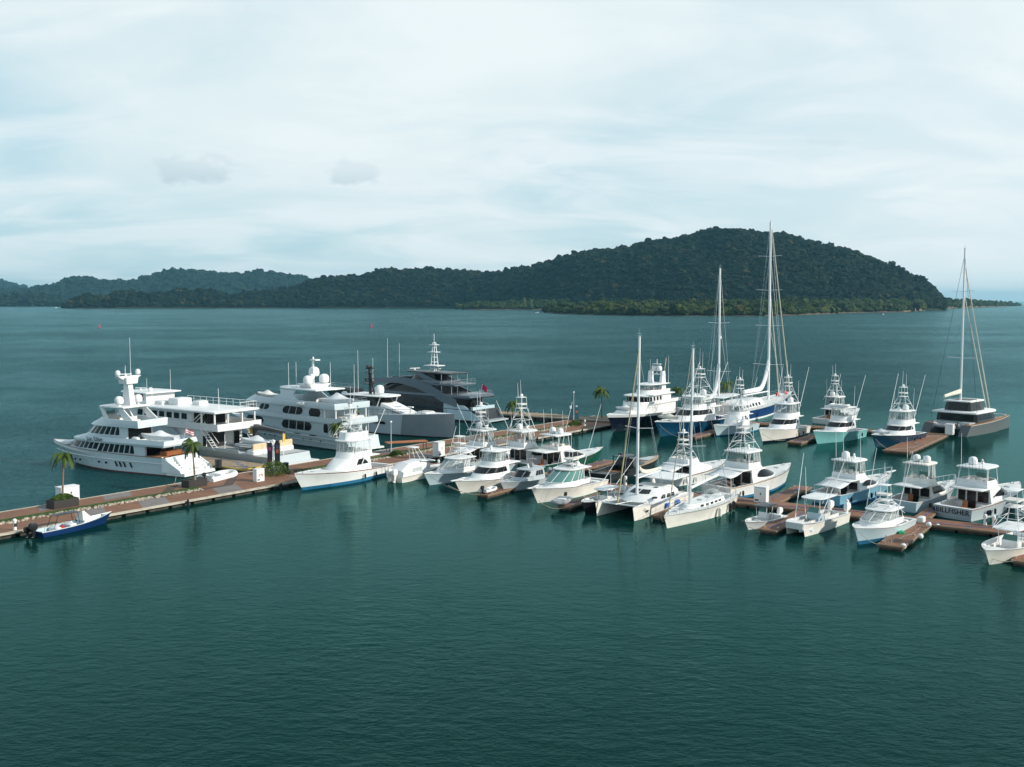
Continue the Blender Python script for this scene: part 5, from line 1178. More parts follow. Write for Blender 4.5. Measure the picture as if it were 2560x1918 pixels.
def ketch():
    L, B = 46.5, 8.2; Lw = 42; P = W(1963, 1019); root = P - E2 * Lw
    r = empty('sailing_ketch', root, A2, 'huge blue hulled two masted sailing yacht behind the back row, bow to the right', 'sailing yacht')
    E = hull(r, L, B, 2.1, 3.4, ov=3.8, top=BLUE, rail=WHITE, stripe=WHITE, bot=ANTIR, tw=.62, e=1.9, ew=1.5, cock=(1.5, 6), rz=.12, pw=2.4, stripe_z=.35, deckm=OFFW)
    ho, rs = house(r, 'deckhouse', WHITE, [(2.0, 7, 27, 2.4, .35, 2.4), (3.4, 7, 25, 2.3, .35, 2.6), (3.7, 7.5, 24, 2.0, .35, 2.6)]); win(ho, rs[0], rs[1], 9, 22, .3, .8, 'rect', 8, .7)
    slab(r, 'awning_roof', CLOTH, 5.3, .12, 2.0, 11.5, 2.6, .3, 3, tilt=.02); b = MB()
    for x in (2.5, 6.5, 11):
        for sg in (1, -1): b.tube([(x, sg * 2.3, 2.3), (x, sg * 2.3, 5.2)], .05, n=5)
    b.each('awning_pole', ALU, r)
    def atp(px, x): pass
    mx = 24.0
    for k in range(200):                                      # place the masts where they stand in line with the hull
        p = root + E2 * (14 + k * .1)
        if 1280 + p.x / p.y * F >= 1923: mx = 14 + k * .1; break
    d1 = (root + E2 * mx).y; z1 = Zat(556, d1); mast(r, mx, 2.6, z1, .30, (.2, .42, .62, .81), 3.4, .5)
    mz = 5.5; p = root + E2 * mz; z2 = Zat(672, p.y)
    mast(r, mz, 2.4, z2, .24, (.28, .62), 2.6, .3)
    for (x, l, z, nm) in ((mx, 13.5, 5.2, 'furled_mainsail'), (mz, 7.5, 5.4, 'furled_mizzen')):
        b = MB(); rs_ = []
        for i in range(17): t = i / 16; rr = .62 * (1 - .35 * t) + 1.3 * max(0, 1 - t * 5) ** 2 * 0; zz = z + 5.2 * max(0, 1 - t * 2.6) ** 2.2; rs_.append([(x - .3 - l * t, rr * .65 * math.cos(a), zz + rr * (1 + 1.2 * max(0, 1 - t * 3)) * math.sin(a)) for a in [2 * PI * k / 8 for k in range(8)]])
        b.loft(rs_, True, True); b.build(nm, CLOTH, r); b = MB(); b.tube([(x, 0, z - .75), (x - l - .4, 0, z - .7)], .14); b.build('boom', ALU, r)
    b = MB(); b.tube([(L - 2.0, 0, 3.4), (mx + .1, 0, z1 - 1)], .17, .12, 6); b.build('furled_jib', mat('pale_sail', (.52, .5, .40), .8), r)
    b = MB(); b.tube([(L - 8.5, 0, 3.2), (mx + .1, 0, z1 * .62)], .17, .12, 6); b.build('furled_staysail', mat('pale_sail', (.52, .5, .40), .8), r)
    for sg in (1, -1):
        for t in (.42, .81, .99): stay(r, (mx - .6, sg * 3.8, 2.7), (mx - .5 * t, sg * .1, 2.6 + (z1 - 2.6) * t), .03, name='shroud')
        for t in (.62, .98): stay(r, (mz - .6, sg * 3.0, 2.4), (mz - .3 * t, sg * .1, 2.4 + (z2 - 2.4) * t), .025, name='shroud')
    stay(r, (mz + .2, 0, z2 - 1), (mx - .6, 0, z1 * .7), .02, m=DARKG); stay(r, (.3, 0, 2.5), (mz - .3, 0, z2), .02)
    for x in (mx + 1.5, mx + 6): b = MB(); b.lathe((x, -1.6, 3.4), [(.45, 0), (.5, .35), (.3, .7), (.05, .8)], 10); b.build('red_sail_bag', REDP, r)
    rails(r, [(x, -(E(x)[0] - .1), E(x)[1]) for x in (8, 16, 24, 32, 38, 43, 45.5)], .8, 2.6, .025); rails(r, [(x, (E(x)[0] - .1), E(x)[1]) for x in (8, 16, 24, 32, 38, 43, 45.5)], .8, 2.6, .025)
    radar(r, mz + .5, 0, z2 * .55)
ketch()
def grey_cat():
    a = R(43); d = Vector((math.cos(a), math.sin(a), 0)); p = Vector((math.sin(a), -math.cos(a), 0)); L = 19; hw = 3.4
    st = W(2418, 1090); loc = st - p * hw - d * .5
    r = empty('sailing_catamaran', loc, a, 'dark grey sailing catamaran with glassed bridge and tall mast, far right', 'catamaran')
    for sg in (1, -1): E = hull(r, L, 2.3, 1.9, 2.4, ov=.2, top=mat('slate_hull_paint', (.11, .12, .125), .3), rail=WHITE, rz=.06, y0=sg * hw, tw=.75, e=2.0, ew=1.7, N=18, tr=-1.6, deckm=TEAK)
    b = MB(); b.box(1.2, 15, -hw, hw, 1.0, 2.15); b.build('bridge_deck', GREYH, r)
    ho, rs = house(r, 'saloon', DARKG, [(2.1, 3.8, 14.5, hw + .4, .45, 2.6), (3.6, 3.8, 13.2, hw + .2, .45, 2.6)]); win(ho, rs[0], rs[1], 4.2, 11, .25, .9, 'rake', 3, .15); front(ho, rs[0], rs[1], .3, .7, .3, .9, 5)
    slab(r, 'saloon_roof', TOPP, 3.95, .3, 2.4, 13.6, hw + .7, .4, 2.8)
    h2, r2 = house(r, 'flybridge_enclosure', DARKG, [(3.9, 4.0, 11.0, 2.5, .3, 3), (5.5, 4.2, 10.0, 2.2, .3, 3)]); win(h2, r2[0], r2[1], 4.4, 8.4, .1, .92, 'rect', 4, .12); front(h2, r2[0], r2[1], .36, .64, .1, .92, 4)
    for k in range(4):
        y = -2.0 + k * 1.0; b = MB(); b.add([(3.96 + .02, y + .05, 4.0), (3.98, y + .9, 4.0), (4.14, (y + .9) * .9, 5.4), (4.14, (y + .05) * .9, 5.4)], [(3, 2, 1, 0)]); b.each('aft_window', GLASS, h2)
    slab(r, 'bridge_roof', TOPP, 5.85, .22, 3.7, 10.4, 2.5, .25, 3.6); b = MB(); b.box(5.0, 8.2, -1.7, 1.7, 5.93, 5.98); b.build('sun_roof', DARKG, r)
    b = MB(); b.box(3.74, 3.78, -hw + .4, hw - .4, 2.2, 3.5); b.build('aft_glass', GLASS, ho)
    mx = 9.2; p0 = loc + d * mx; zt = Zat(622, p0.y)
    for k in range(120):
        q = loc + d * (4 + k * .1)
        if 1280 + q.x / q.y * F >= 2406: mx = 4 + k * .1; break
    mast(r, mx, 5.9, Zat(622, (loc + d * mx).y), .2, (.28, .72), 2.6, .3); zt = Zat(622, (loc + d * mx).y)
    b = MB(); rs_ = [[(mx - .3 - 6.5 * t, .3 * (1 - .4 * t) * math.cos(a_), 7.5 - .5 * t + .45 * (1 - .4 * t) * math.sin(a_)) for a_ in [2 * PI * k / 8 for k in range(8)]] for t in [i / 8 for i in range(9)]]; b.loft(rs_, True, True); b.build('furled_mainsail', SAILC, r)
    b = MB(); b.tube([(17.0, 0, 2.6), (mx + .1, 0, zt * .75)], .13, .09, 6); b.tube([(18.4, 0, 2.6), (mx + .1, 0, zt * .9)], .13, .09, 6); b.build('furled_jib', SAILC, r)
    for sg in (1, -1): stay(r, (mx - 2.5, sg * (hw + .9), 2.3), (mx - .3, 0, zt - 1), .03, DARKG, 'shroud')
    b = MB(); b.tube([(17.2, hw, 2.55), (17.2, -hw, 2.55)], .12); b.build('cross_beam', ALU, r)
    b = MB()
    for i in range(4):
        for sg in (1, -1): b.box(-.9 + i * .45, -.45 + i * .45, sg * hw - .6, sg * hw + .6, .35 + i * .38, .45 + i * .38)
    b.build('stern_steps', TEAK, r)
    b = MB(); b.tube([(.2, -2, 1.9), (-1.2, -2, 2.2)], .07); b.tube([(.2, 2, 1.9), (-1.2, 2, 2.2)], .07); b.build('davit', ALU, r)
    inflatable(on(r, -.6, 0, 1.3)[0], a + PI / 2, 4.0, 'grey dinghy hanging across the stern of the grey catamaran', RUBG)
grey_cat()

# ---------- large yachts behind the promenade dock
G_MY = 'large motor yachts moored behind the promenade dock'
def steps(par, x0, z0, x1, z1, y0, y1, n=6, m=None, name='stairs'):
    b = MB()
    for i in range(n):
        t = i / n; xa = x0 + (x1 - x0) * t; xb = x0 + (x1 - x0) * (i + 1) / n; b.box(xa, xb, y0, y1, min(z0, z1), z0 + (z1 - z0) * (i + (1 if z1 > z0 else 0)) / n)
    return b.build(name, m or WHITE, par)
def yacht_tri():
    st, bw = W(498, 1187), W(193, 1157); a = dirang(st, bw); d = (bw - st).normalized(); loc = st + d * 3.2
    r = empty('motor_yacht', loc, a, 'white three deck motor yacht with T shaped radar mast, leftmost of the large yachts', 'motor yacht', G_MY)
    L, B = 25.6, 6.6
    E = hull(r, L, B, 2.5, 3.3, ov=4.6, top=SHADEW, stripe=ANTIR, bot=ANTIK, rail=TEAKC, rz=.09, tw=.93, tm=.4, e=2.6, ew=1.9, tr=-2.6, cock=None, stripe_z=.12, bul=.5, pw=2.2)
    b = MB(); rs = []                                    # rub strake along the topsides
    for sg in (1, -1):
        pts = [(x, sg * (E(x)[0] * (.985 - .03 * (x / L)) + .03), E(x)[1] * .66) for x in [i * L * .93 / 16 for i in range(17)]]; b.tube(pts, .07, n=5)
    b.build('rub_strake', WHITE, r)
    b = MB(); b.box(-3.4, -.1, -B * .45, B * .45, .12, .55); b.build('swim_platform', WHITE, r)
    b = MB(); b.loft([[(-2.5, -1.9, .55), (-2.5, 1.9, .55), (1, 1.9, .55), (1, -1.9, .55)], [(-.9, -1.8, 2.2), (-.9, 1.8, 2.2), (1, 1.8, 2.2), (1, -1.8, 2.2)], [(-.5, -1.7, 2.5), (-.5, 1.7, 2.5), (1, 1.7, 2.5), (1, -1.7, 2.5)]][::1], False, True); tr = b.build('transom_locker', WHITE, r)
    text(tr, 'Jan Elise', .62, (-2.33, 0, .92), (PI / 2 - .75, 0, -PI / 2), GREYH, 'name_lettering')
    for sg in (1, -1):
        steps(r, -2.6, .55, .4, 2.45, sg * 1.95 if sg > 0 else -2.85, 2.85 if sg > 0 else -1.95, 7)
        b = MB(); b.loft([[(-2.9, sg * 2.9, .5), (.6, sg * 2.9, .5), (.6, sg * 3.1, .5), (-2.9, sg * 3.1, .5)], [(-2.7, sg * 2.9, .9), (.6, sg * 2.9, 2.6), (.6, sg * 3.1, 2.6), (-2.7, sg * 3.1, .9)]], True, True); b.build('stair_wing', WHITE, r)
    b = MB(); b.box(.3, 4.2, -2.8, 2.8, 2.42, 2.5); b.build('aft_deck', TEAK, r)
    ho, rs = house(r, 'main_deckhouse', SHADEW, [(2.3, 4.0, 21.4, 2.85, .5, 2.2), (2.6, 4.0, 21.2, 2.85, .5, 2.2), (3.9, 4.0, 19.8, 2.8, .5, 2.3)])
    win(ho, rs[1], rs[2], 6.0, 13.2, .05, .93, {0: 'shark'}, 7, .22); win(ho, rs[1], rs[2], 13.5, 18.6, .22, .93, 'rect', 5, .22); front(ho, rs[1], rs[2], .40, .60, .25, .92, 5, .008)
    b = MB(); b.box(3.93, 3.97, -2.5, 2.5, 2.5, 3.8); b.build('saloon_doors', GLASS, ho)
    b = MB(); b.rbox(1.2, 2.6, -1.5, 1.5, 2.5, 3.1, .08); b.build('aft_table', TEAKC, r)
    # upper deck bulwark band, its sides sweeping up to the forward coaming
    levels = [ring(3.88, .2, 20.4, 3.15, .5, 2.2), ring(4.15, .0, 20.3, 3.25, .5, 2.2), ring(4.75, .1, 17.6, 3.05, .5, 2.3), ring(5.0, .3, 16.9, 2.75, .5, 2.3)]
    b = MB(); b.loft([q[::-1] for q in levels[:3]], True, False); b.loft([[(p[0], p[1], p[2]) for p in levels[2]][::-1], [(p[0] * .985 + .12, p[1] * .955, p[2]) for p in levels[2]][::-1], [(p[0] * .985 + .12, p[1] * .955, 4.1) for p in levels[2]][::-1]], False, True); ub = b.build('upper_bulwark', SHADEW, r)
    text(r, 'Jan Elise', .95, (13.2, 3.27, 4.40), (PI / 2 + .28, 0, PI), BLACK, 'name_lettering')
    h2, r2 = house(r, 'upper_deckhouse', SHADEW, [(4.1, 7.8, 18.4, 2.5, .5, 2.2), (4.95, 7.8, 17.3, 2.45, .5, 2.3), (6.3, 7.8, 15.6, 2.35, .5, 2.4)])
    win(h2, r2[1], r2[2], 9.2, 15.4, .08, .9, {0: 'shark', -1: 'rake'}, 6, .22); front(h2, r2[1], r2[2], .385, .615, .08, .9, 5, .008)
    b = MB(); b.box(7.72, 7.77, -2.1, 2.1, 4.3, 6.1); b.build('saloon_doors', GLASS, h2)
    tub(r, 'flybridge', SHADEW, 6.25, 7.3, 6.5, 5.2, 16.6, 2.75, .55, 2.2, rake=2.2, th=.25)
    fd = MB(); fd.box(5.6, 6.0, -2.5, 2.5, 6.4, 7.15); fd.build('flybridge_coaming', WHITE, r)
    bench(r, 9.2, 10.0, -1.6, 1.6, 6.5, back='f'); bench(r, 11.6, 12.4, -1.2, 1.2, 6.5, back='f'); console(r, 13.2, 6.5, 1.8, 1.2, .7)
    b = MB()
    for sg in (1, -1):
        b.loft([[(6.6, sg * 2.35, 7.2), (8.4, sg * 2.35, 7.2), (8.4, sg * 2.15, 7.2), (6.6, sg * 2.15, 7.2)], [(8.8, sg * 2.2, 8.9), (9.7, sg * 2.2, 8.9), (9.7, sg * 2.0, 8.9), (8.8, sg * 2.0, 8.9)]], True, True)
        b.loft([[(11.4, sg * 2.35, 7.2), (12.2, sg * 2.35, 7.2), (12.2, sg * 2.15, 7.2), (11.4, sg * 2.15, 7.2)], [(12.6, sg * 2.2, 8.9), (13.2, sg * 2.2, 8.9), (13.2, sg * 2.0, 8.9), (12.6, sg * 2.0, 8.9)]], True, True)
    b.build('radar_arch', WHITE, r); ht = slab(r, 'hardtop', TOPP, 9.05, .2, 8.2, 14.0, 2.5, .35, 2.6)
    for y in (1.75, -1.75): dome(ht, 9.8, y, 9.35, .62); 
    b = MB()
    for y in (1.75, -1.75): b.tube([(9.8, y, 9.0), (9.8, y, 9.4)], .2)
    b.build('dome_pedestal', TOPP, ht)
    b = MB(); b.loft([[(8.9, -.5, 9.0), (10.6, -.5, 9.0), (10.6, .5, 9.0), (8.9, .5, 9.0)], [(9.4, -.4, 12.3), (10.2, -.4, 12.3), (10.2, .4, 12.3), (9.4, .4, 12.3)]], True, True); b.loft([[(9.0, -1.0, 12.2), (10.5, -1.0, 12.2), (10.5, 1.0, 12.2), (9.0, 1.0, 12.2)], [(8.9, -1.1, 13.1), (10.6, -1.1, 13.1), (10.6, 1.1, 13.1), (8.9, 1.1, 13.1)]], True, True)
    b.loft([[(9.4, -1.0, 12.7), (10.2, -1.0, 12.7), (10.2, 1.0, 12.7), (9.4, 1.0, 12.7)], [(9.4, -2.1, 13.3), (10.2, -2.1, 13.3), (10.2, 2.1, 13.3), (9.4, 2.1, 13.3)]], True, True)
    ms = b.build('radar_mast', WHITE, r)
    for y in (1.85, -1.85): dome(ms, 9.8, y, 13.4, .36, .8)
    for (x, y, h) in ((9.3, .9, 1.8), (10.0, .3, 1.4), (10.2, -.9, 5.6), (9.5, -.3, 1.0)): whip(ms, x, y, 13.1, h)
    radar(ms, 10.2, 0, 13.1, 1.6, .9)
    b = MB()
    for x in (19.6, 17.9, 16.7, 12.6, 11.2): b.lathe((x, E(x)[0] * .962, 1.15), [(.16, -.04), (.16, .06)], 10, 'y')
    for x in (8.9, 8.1, 7.3, 6.1): y = E(x)[0] * .955; b.loft([[(x, y, .75), (x + .25, y, .75), (x + .25, y + .06, .75), (x, y + .06, .75)], [(x + .35, y, 1.45), (x + .6, y, 1.45), (x + .6, y + .07, 1.45), (x + .35, y + .07, 1.45)]], True, True)
    b.each('porthole', GLASS, r)
    b = MB(); b.rbox(21.0, 22.6, -.9, .9, 2.95, 3.3, .1); b.build('foredeck_locker', WHITE, r)
    flag(r, .5, -1.0, 4.6, [mat('flag_red', (.45, .05, .06), .7), WHITE, mat('flag_red', (.45, .05, .06), .7), WHITE, mat('flag_red', (.45, .05, .06), .7)], 1.5, 1.3, .7, PI + .9)
    rails(r, [(1.0, 2.8, 4.9), (5.0, 2.85, 4.9)], .5, 1.4); rails(r, [(.4, -2.7, 4.9), (.4, 2.7, 4.9)], .45, 1.4)
    tender(r, 3.9, .2, 4.5, 5.6, 'white covered tender on the upper aft deck of the leftmost motor yacht', rz=.25)
    life = MB(); life.lathe((7.0, 2.45, 5.4), [(.12, 0)] and [(.3, -.05), (.3, .05)], 10, 'y')
    for k in (0, 1): b = MB(); b.lathe((6.6, 1.9 - k * 3.8, 4.6), [(.3, -.5), (.34, -.4), (.34, .4), (.3, .5)], 10, 'x'); b.each('life_raft', WHITE, r)
SHADEW = mat('shaded_white_paint', (.58, .66, .70), .22, var=.06, vs=.4)  # blue-grey of the shaded sides put into the paint; the stern stays white
yacht_tri()
def support_vessel():
    st, bw = W(722, 1160), W(285, 1105); a = dirang(st, bw); L, B = 43, 8.6
    r = empty('support_vessel', st, a, 'boxy pale grey yacht support vessel with low aft work deck, behind the leftmost motor yacht', 'ship', G_MY); HW = 4.15
    E = hull(r, L, B, 1.45, 2.6, ov=3.2, top=GREYH, bot=ANTIK, rail=GREYH, tw=.98, tm=.3, e=3, ew=2.2, cock=None, stripe_z=.15, bul=.02, tr=-1.0, deckm=mat('grey_steel_deck', (.46, .49, .50), .7, var=.12, vs=.8), pw=2.5)
    b = MB()                                            # raised forward hull
    top = []; xs = [19 + i * (L - 19) / 14 for i in range(15)]
    for sg in (1, -1):
        vs = []
        for x in xs: e, s = E(x); z2 = 4.3 + 1.1 * ((x - 19) / (L - 19)) ** 2; vs += [(x, sg * e, s - .05), (x + (z2 - s) * .25 * ((x - 19) / (L - 19)), sg * (e + .12), z2 if x > 20.3 else 3.2)]
        b.add(vs, [(2 * i, 2 * i + 2, 2 * i + 3, 2 * i + 1) for i in range(14)])
    b.build('raised_topsides', GREYH, r)
    b = MB(); b.box(6, 19, HW - .02, HW + .1, 1.4, 2.0); b.box(6, 19, -HW - .1, -HW + .02, 1.4, 2.0); b.build('work_deck_bulwark', GREYH, r)
    ho, rs = house(r, 'main_deckhouse', WHITE, [(1.4, 14.5, 36, HW - .3, .3, 3), (4.6, 14.5, 36, HW - .3, .3, 3)])
    b = MB(); b.box(14.3, 14.52, -.2, 3.0, 1.5, 3.9); b.build('garage_opening', mat('garage_shade', (.02, .02, .022), .8), ho)  # closed block; the shade inside the open garage is put into its colour
    b = MB(); b.box(14.35, 14.51, -3.2, -2.2, 1.6, 3.6); b.box(14.35, 14.51, 3.3, 3.8, 1.9, 3.5); b.build('aft_door', GLASS, ho)
    slab(r, 'upper_deck', WHITE, 4.65, .25, 10.5, 38, HW + .1, .3, 3)
    b = MB(); rr = [ring(4.6, 10.5, 38, HW + .1, .3, 3), ring(5.5, 10.5, 38, HW + .15, .3, 3), ring(5.5, 10.6, 37.9, HW + .05, .3, 3), ring(4.7, 10.6, 37.9, HW + .0, .3, 3)]; b.loft([q[::-1] for q in rr], False, False); b.build('upper_bulwark', WHITE, r)
    h2, r2 = house(r, 'upper_deckhouse', WHITE, [(4.6, 17.5, 35.5, HW - .7, .25, 3.2), (5.3, 17.5, 35.5, HW - .7, .25, 3.2), (7.1, 17.5, 35.0, HW - .7, .25, 3.2)])
    win(h2, r2[1], r2[2], 18.6, 31, .25, .75, 'rect', 7, .55); b = MB(); b.box(17.4, 17.47, -3.0, 3.0, 4.8, 6.8); b.build('saloon_doors', GLASS, h2)
    ro = slab(r, 'upper_roof', TOPP, 7.35, .3, 11.0, 36, HW + .2, .25, 3.4)
    b = MB()
    for x in (11.6, 14.6):
        for y in (-3.9, -1.4, 1.4, 3.9): b.box(x - .1, x + .1, y - .1, y + .1, 5.3, 7.1)
    b.each('roof_post', WHITE, r)
    h3, r3 = house(r, 'wheelhouse', WHITE, [(7.3, 29.5, 34.6, 2.7, .25, 4), (7.9, 29.5, 34.6, 2.7, .25, 4), (9.1, 29.5, 35.0, 2.8, .25, 4)])
    front(h3, r3[1], r3[2], .30, .70, .1, .9, 7, .012); win(h3, r3[1], r3[2], 30.2, 33.4, .1, .9, 'rect', 3, .25); slab(r, 'wheelhouse_roof', TOPP, 9.3, .2, 28.6, 36.2, 3.4, .25, 3.6)
    b = MB(); b.lathe((34.2, 2.95, 8.0), [(.34, 0), (.34, .12)], 12, 'y'); b.build('life_ring', REDP, r)
    rails(r, [(12, -HW, 7.4), (28, -HW, 7.4)], 1.0, 1.5, .04, m=ALU); rails(r, [(11.4, -HW, 7.4), (11.4, -1.0, 7.4)], 1.0, 1.5, .04, m=ALU)
    b = MB(); b.rbox(23.5, 26.0, -1.5, 1.2, 7.4, 8.5, .1); b.rbox(20.6, 22.4, -2.4, -.6, 7.4, 8.1, .1); b.rbox(26.5, 28.5, -3, 2, 7.4, 8.0, .1); b.each('roof_locker', WHITE, ro)
    for k, (x, y, h) in enumerate(((13.5, 1.5, 3.2), (27.5, 3.2, 3), (28.6, 2.2, 2.8), (29.5, -2, 3.5), (33, 0, 2))): whip(r, x, y, 7.4 if x < 29 else 9.3, h, r=.06 if k == 0 else .035)
    dome(r, 30.5, 1.2, 9.3, .35); radar(r, 33.5, .8, 9.3, 1.8)
    for sg in (1, -1):
        b = MB(); n = 8
        for i in range(n): t = i / n; b.box(14.2 - 2.8 * t - .4, 14.2 - 2.8 * t, sg * 3.9 - .35, sg * 3.9 + .35, 4.5 - 2.9 * t - .06, 4.5 - 2.9 * t)
        for y in (-.38, .38): b.tube([(14.4, sg * 3.9 + y, 5.6), (11.2, sg * 3.9 + y, 2.6)], .05, n=5); b.tube([(14.4, sg * 3.9 + y, 4.5), (11.2, sg * 3.9 + y, 1.5)], .07, n=5)
        b.build('stairway', ALU, r)
    b = MB(); b.tube([(15.0, 3.6, 7.0), (18, 3.6, 4.9)], .07, n=5); b.tube([(14.6, 3.2, 7.0), (17.6, 3.2, 4.9)], .07, n=5); b.build('upper_stair_rail', ALU, r)
    b = MB(); b.lathe((10.0, -2.6, 1.5), [(.5, 0), (.45, 3.0)], 10); b.loft([[(10, -2.95, 4.3), (10, -2.25, 4.3), (10, -2.25, 5.0), (10, -2.95, 5.0)], [(1.6, -.9, 4.3), (1.6, -.4, 4.3), (1.6, -.4, 4.7), (1.6, -.9, 4.7)]], True, True); cr = b.build('deck_crane', DARKG, r)
    b = MB(); b.rbox(1.5, 1.85, -.85, -.45, 3.1, 4.3, .06); b.rbox(10.8, 11.6, -3.6, -2.8, 3.4, 4.4, .1); b.each('crane_hook_block', YELL, cr)
    b = MB(); b.rbox(3.0, 4.6, 1.2, 4.0, 1.5, 2.2, .15); b.rbox(3.0, 4.2, -4.0, -1.2, 1.5, 2.2, .15); b.each('seat_base', WHITE, r)
    b = MB(); b.rbox(3.2, 3.5, 1.3, 3.9, 2.1, 3.1, .08); b.rbox(3.2, 3.5, -3.9, -1.3, 2.1, 3.1, .08); b.each('cream_seat_back', VINYL, r)
    b = MB(); b.box(4.2, 9.5, -1.3, 2.0, 2.3, 2.5)
    for x in (4.6, 9.0):
        for y in (-1, 1.7): b.box(x - .1, x + .1, y - .1, y + .1, 1.5, 2.3)
    b.build('tender_cradle', GREYH, r)
    tender(r, 6.6, .3, 2.5, 5.6, 'white covered tender on the raised cradle of the grey support vessel', rz=.2)
    b = MB(); b.box(-2.4, .4, -HW + .3, HW - .3, .25, .45); b.build('swim_platform', WHITE, r)
    whip(r, -.2, 1.2, 1.5, 3.2, r=.08); whip(r, 9.4, 3.9, 1.5, 2.6, r=.06)
support_vessel()
def yacht_oval():
    st, bw = W(905, 1124), W(600, 1082); a = dirang(st, bw); L, B = 36, 7.6
    r = empty('motor_yacht', st, a, 'pale grey motor yacht with oval windows and clustered white domes', 'motor yacht', G_MY); C = mat('ice_grey_paint', (.50, .58, .62), .22, var=.05, vs=.4)
    E = hull(r, L, B, 2.1, 3.6, ov=3.4, top=C, bot=ANTIK, stripe=BLACK, rail=C, rz=.1, tw=.93, tm=.35, e=3, ew=2.0, cock=(.8, 4.0), stripe_z=.12, pw=1.5, tr=-1.0)
    hw = 3.6
    ho, rs = house(r, 'main_deckhouse', C, [(1.9, 4.0, 31.5, hw, .45, 2.2), (2.5, 4.0, 31.3, hw + .02, .45, 2.2), (4.3, 4.0, 30.6, hw + .02, .45, 2.3)])
    pn = mat('recess_panel', (.48, .55, .58), .3)
    for (x0, x1, n) in ((8.2, 16.2, 4),): 
        win(ho, rs[1], rs[2], x0 - 2.4, x1 + .4, .08, .92, 'oval', 1, 0, pn, 'window_surround', off=.02); win(ho, rs[1], rs[2], x0, x1, .10, .90, {0: 'ovala', -1: 'ovalf'}, 4, .22, off=.05)
    win(ho, rs[1], rs[2], 21.2, 27.4, .15, .9, 'oval', 1, 0, GLASS); win(ho, rs[1], rs[2], 3.9, 5.2, .1, .9, 'oval', 1, 0)
    b = MB()
    for sg in (1, -1): pts = [(x, sg * (E(x)[0] + .02), E(x)[1] * .80) for x in [i * 30 / 16 for i in range(17)]]; b.tube(pts, .07, n=5); pts = [(x, sg * (E(x)[0] + .04), E(x)[1] * .5) for x in [i * 33 / 16 for i in range(17)]]; b.tube(pts, .05, n=5)
    b.build('rub_strake', WHITE, r)
    b = MB()
    for x in (6, 8.5, 10.5, 13.6, 15.2, 18, 19.5, 21, 24, 26): b.lathe((x, E(x)[0] * .955 + .04, 1.15), [(.17, -.05), (.17, .05)], 10, 'y')
    for x in (7, 11, 16, 20, 24): b.box(x, x + 1.6, E(x)[0] - .03, E(x)[0] + .04, 1.95, 2.08)
    b.each('porthole', GLASS, r)
    slab(r, 'upper_deck', C, 4.6, .45, .3, 31.8, hw + .25, .45, 2.2)
    b = MB(); rr = [ring(4.5, .3, 31.8, hw + .25, .45, 2.2), ring(5.15, .4, 30.4, hw + .2, .45, 2.2), ring(5.15, .6, 30.2, hw + .05, .45, 2.2), ring(4.6, .6, 30.0, hw + .05, .45, 2.2)]; b.loft([q[::-1] for q in rr], False, False); b.build('upper_bulwark', C, r)
    h2, r2 = house(r, 'upper_deckhouse', C, [(4.5, 6.0, 30.6, hw - .25, .45, 2.1), (4.9, 6.0, 30.0, hw - .25, .45, 2.1), (6.6, 6.0, 27.8, hw - .3, .45, 2.3)])
    win(h2, r2[1], r2[2], 10.6, 17.0, .12, .9, 'oval', 1, 0, pn, 'window_surround', off=.02); win(h2, r2[1], r2[2], 11.0, 16.6, .15, .88, {0: 'ovala', -1: 'ovalf'}, 3, .2, off=.05)
    win(h2, r2[1], r2[2], 20.6, 23.6, .3, .85, {0: 'ovala', -1: 'ovalf'}, 2, .3); win(h2, r2[1], r2[2], 25.2, 27.6, .3, .85, 'rake', 1); front(h2, r2[1], r2[2], .39, .61, .3, .9, 5, .006)
    win(h2, r2[1], r2[2], 6.2, 9.4, .1, .9, 'oval', 1, 0)
    tub(r, 'sun_deck', C, 6.5, 7.5, 6.7, 2.2, 30.0, hw + .1, .5, 2.1, rake=2.4, th=.25)
    b = MB()
    for x in (2.6, 5.4):
        for y in (-3.2, 3.2): b.lathe((x, y, 4.6), [(.14, 0), (.14, 2.0)], 8); b.lathe((x, y, 2.4), [(.14, 0), (.14, 2.0)], 8)
    b.each('deck_pillar', WHITE, r)
    b = MB()
    for sg in (1, -1): b.loft([[(11.5, sg * 3.4, 7.2), (19.5, sg * 3.4, 7.2), (19.5, sg * 3.2, 7.2), (11.5, sg * 3.2, 7.2)], [(13.5, sg * 3.1, 8.4), (17.0, sg * 3.1, 8.4), (17.0, sg * 2.9, 8.4), (13.5, sg * 2.9, 8.4)], [(13.2, sg * 2.9, 9.1), (17.4, sg * 2.9, 9.1), (17.4, sg * 2.7, 9.1), (13.2, sg * 2.7, 9.1)]], True, True)
    b.build('radar_arch', C, r); ht = slab(r, 'hardtop', TOPP, 9.4, .22, 7.6, 19.5, 3.1, .45, 2.4)
    b = MB(); b.loft([[(10.5, -1.6, 9.4), (13.5, -1.6, 9.4), (13.5, 1.6, 9.4), (10.5, 1.6, 9.4)], [(10.2, -2.2, 10.1), (13.2, -2.2, 10.1), (13.2, 2.2, 10.1), (10.2, 2.2, 10.1)]], True, True); b.tube([(12, 0, 10), (12, 0, 14.6)], .14); b.box(10.8, 12.2, -.5, .5, 14.0, 14.2); ms = b.build('radar_mast', WHITE, r)
    for (x, y, q, z) in ((11.4, 1.7, .78, 10.1), (11.2, -1.6, .85, 10.1), (12.6, -.6, .9, 11.2), (11.8, .5, .45, 10.9)): dome(ms, x, y, z, q)
    for (x, y) in ((15.6, 2.4), (14.8, -2), (16, .5), (10.5, -2.4)): whip(r, x, y, 9.4, 4.2, r=.05)
    radar(r, 14.6, 0, 9.5, 2.2)
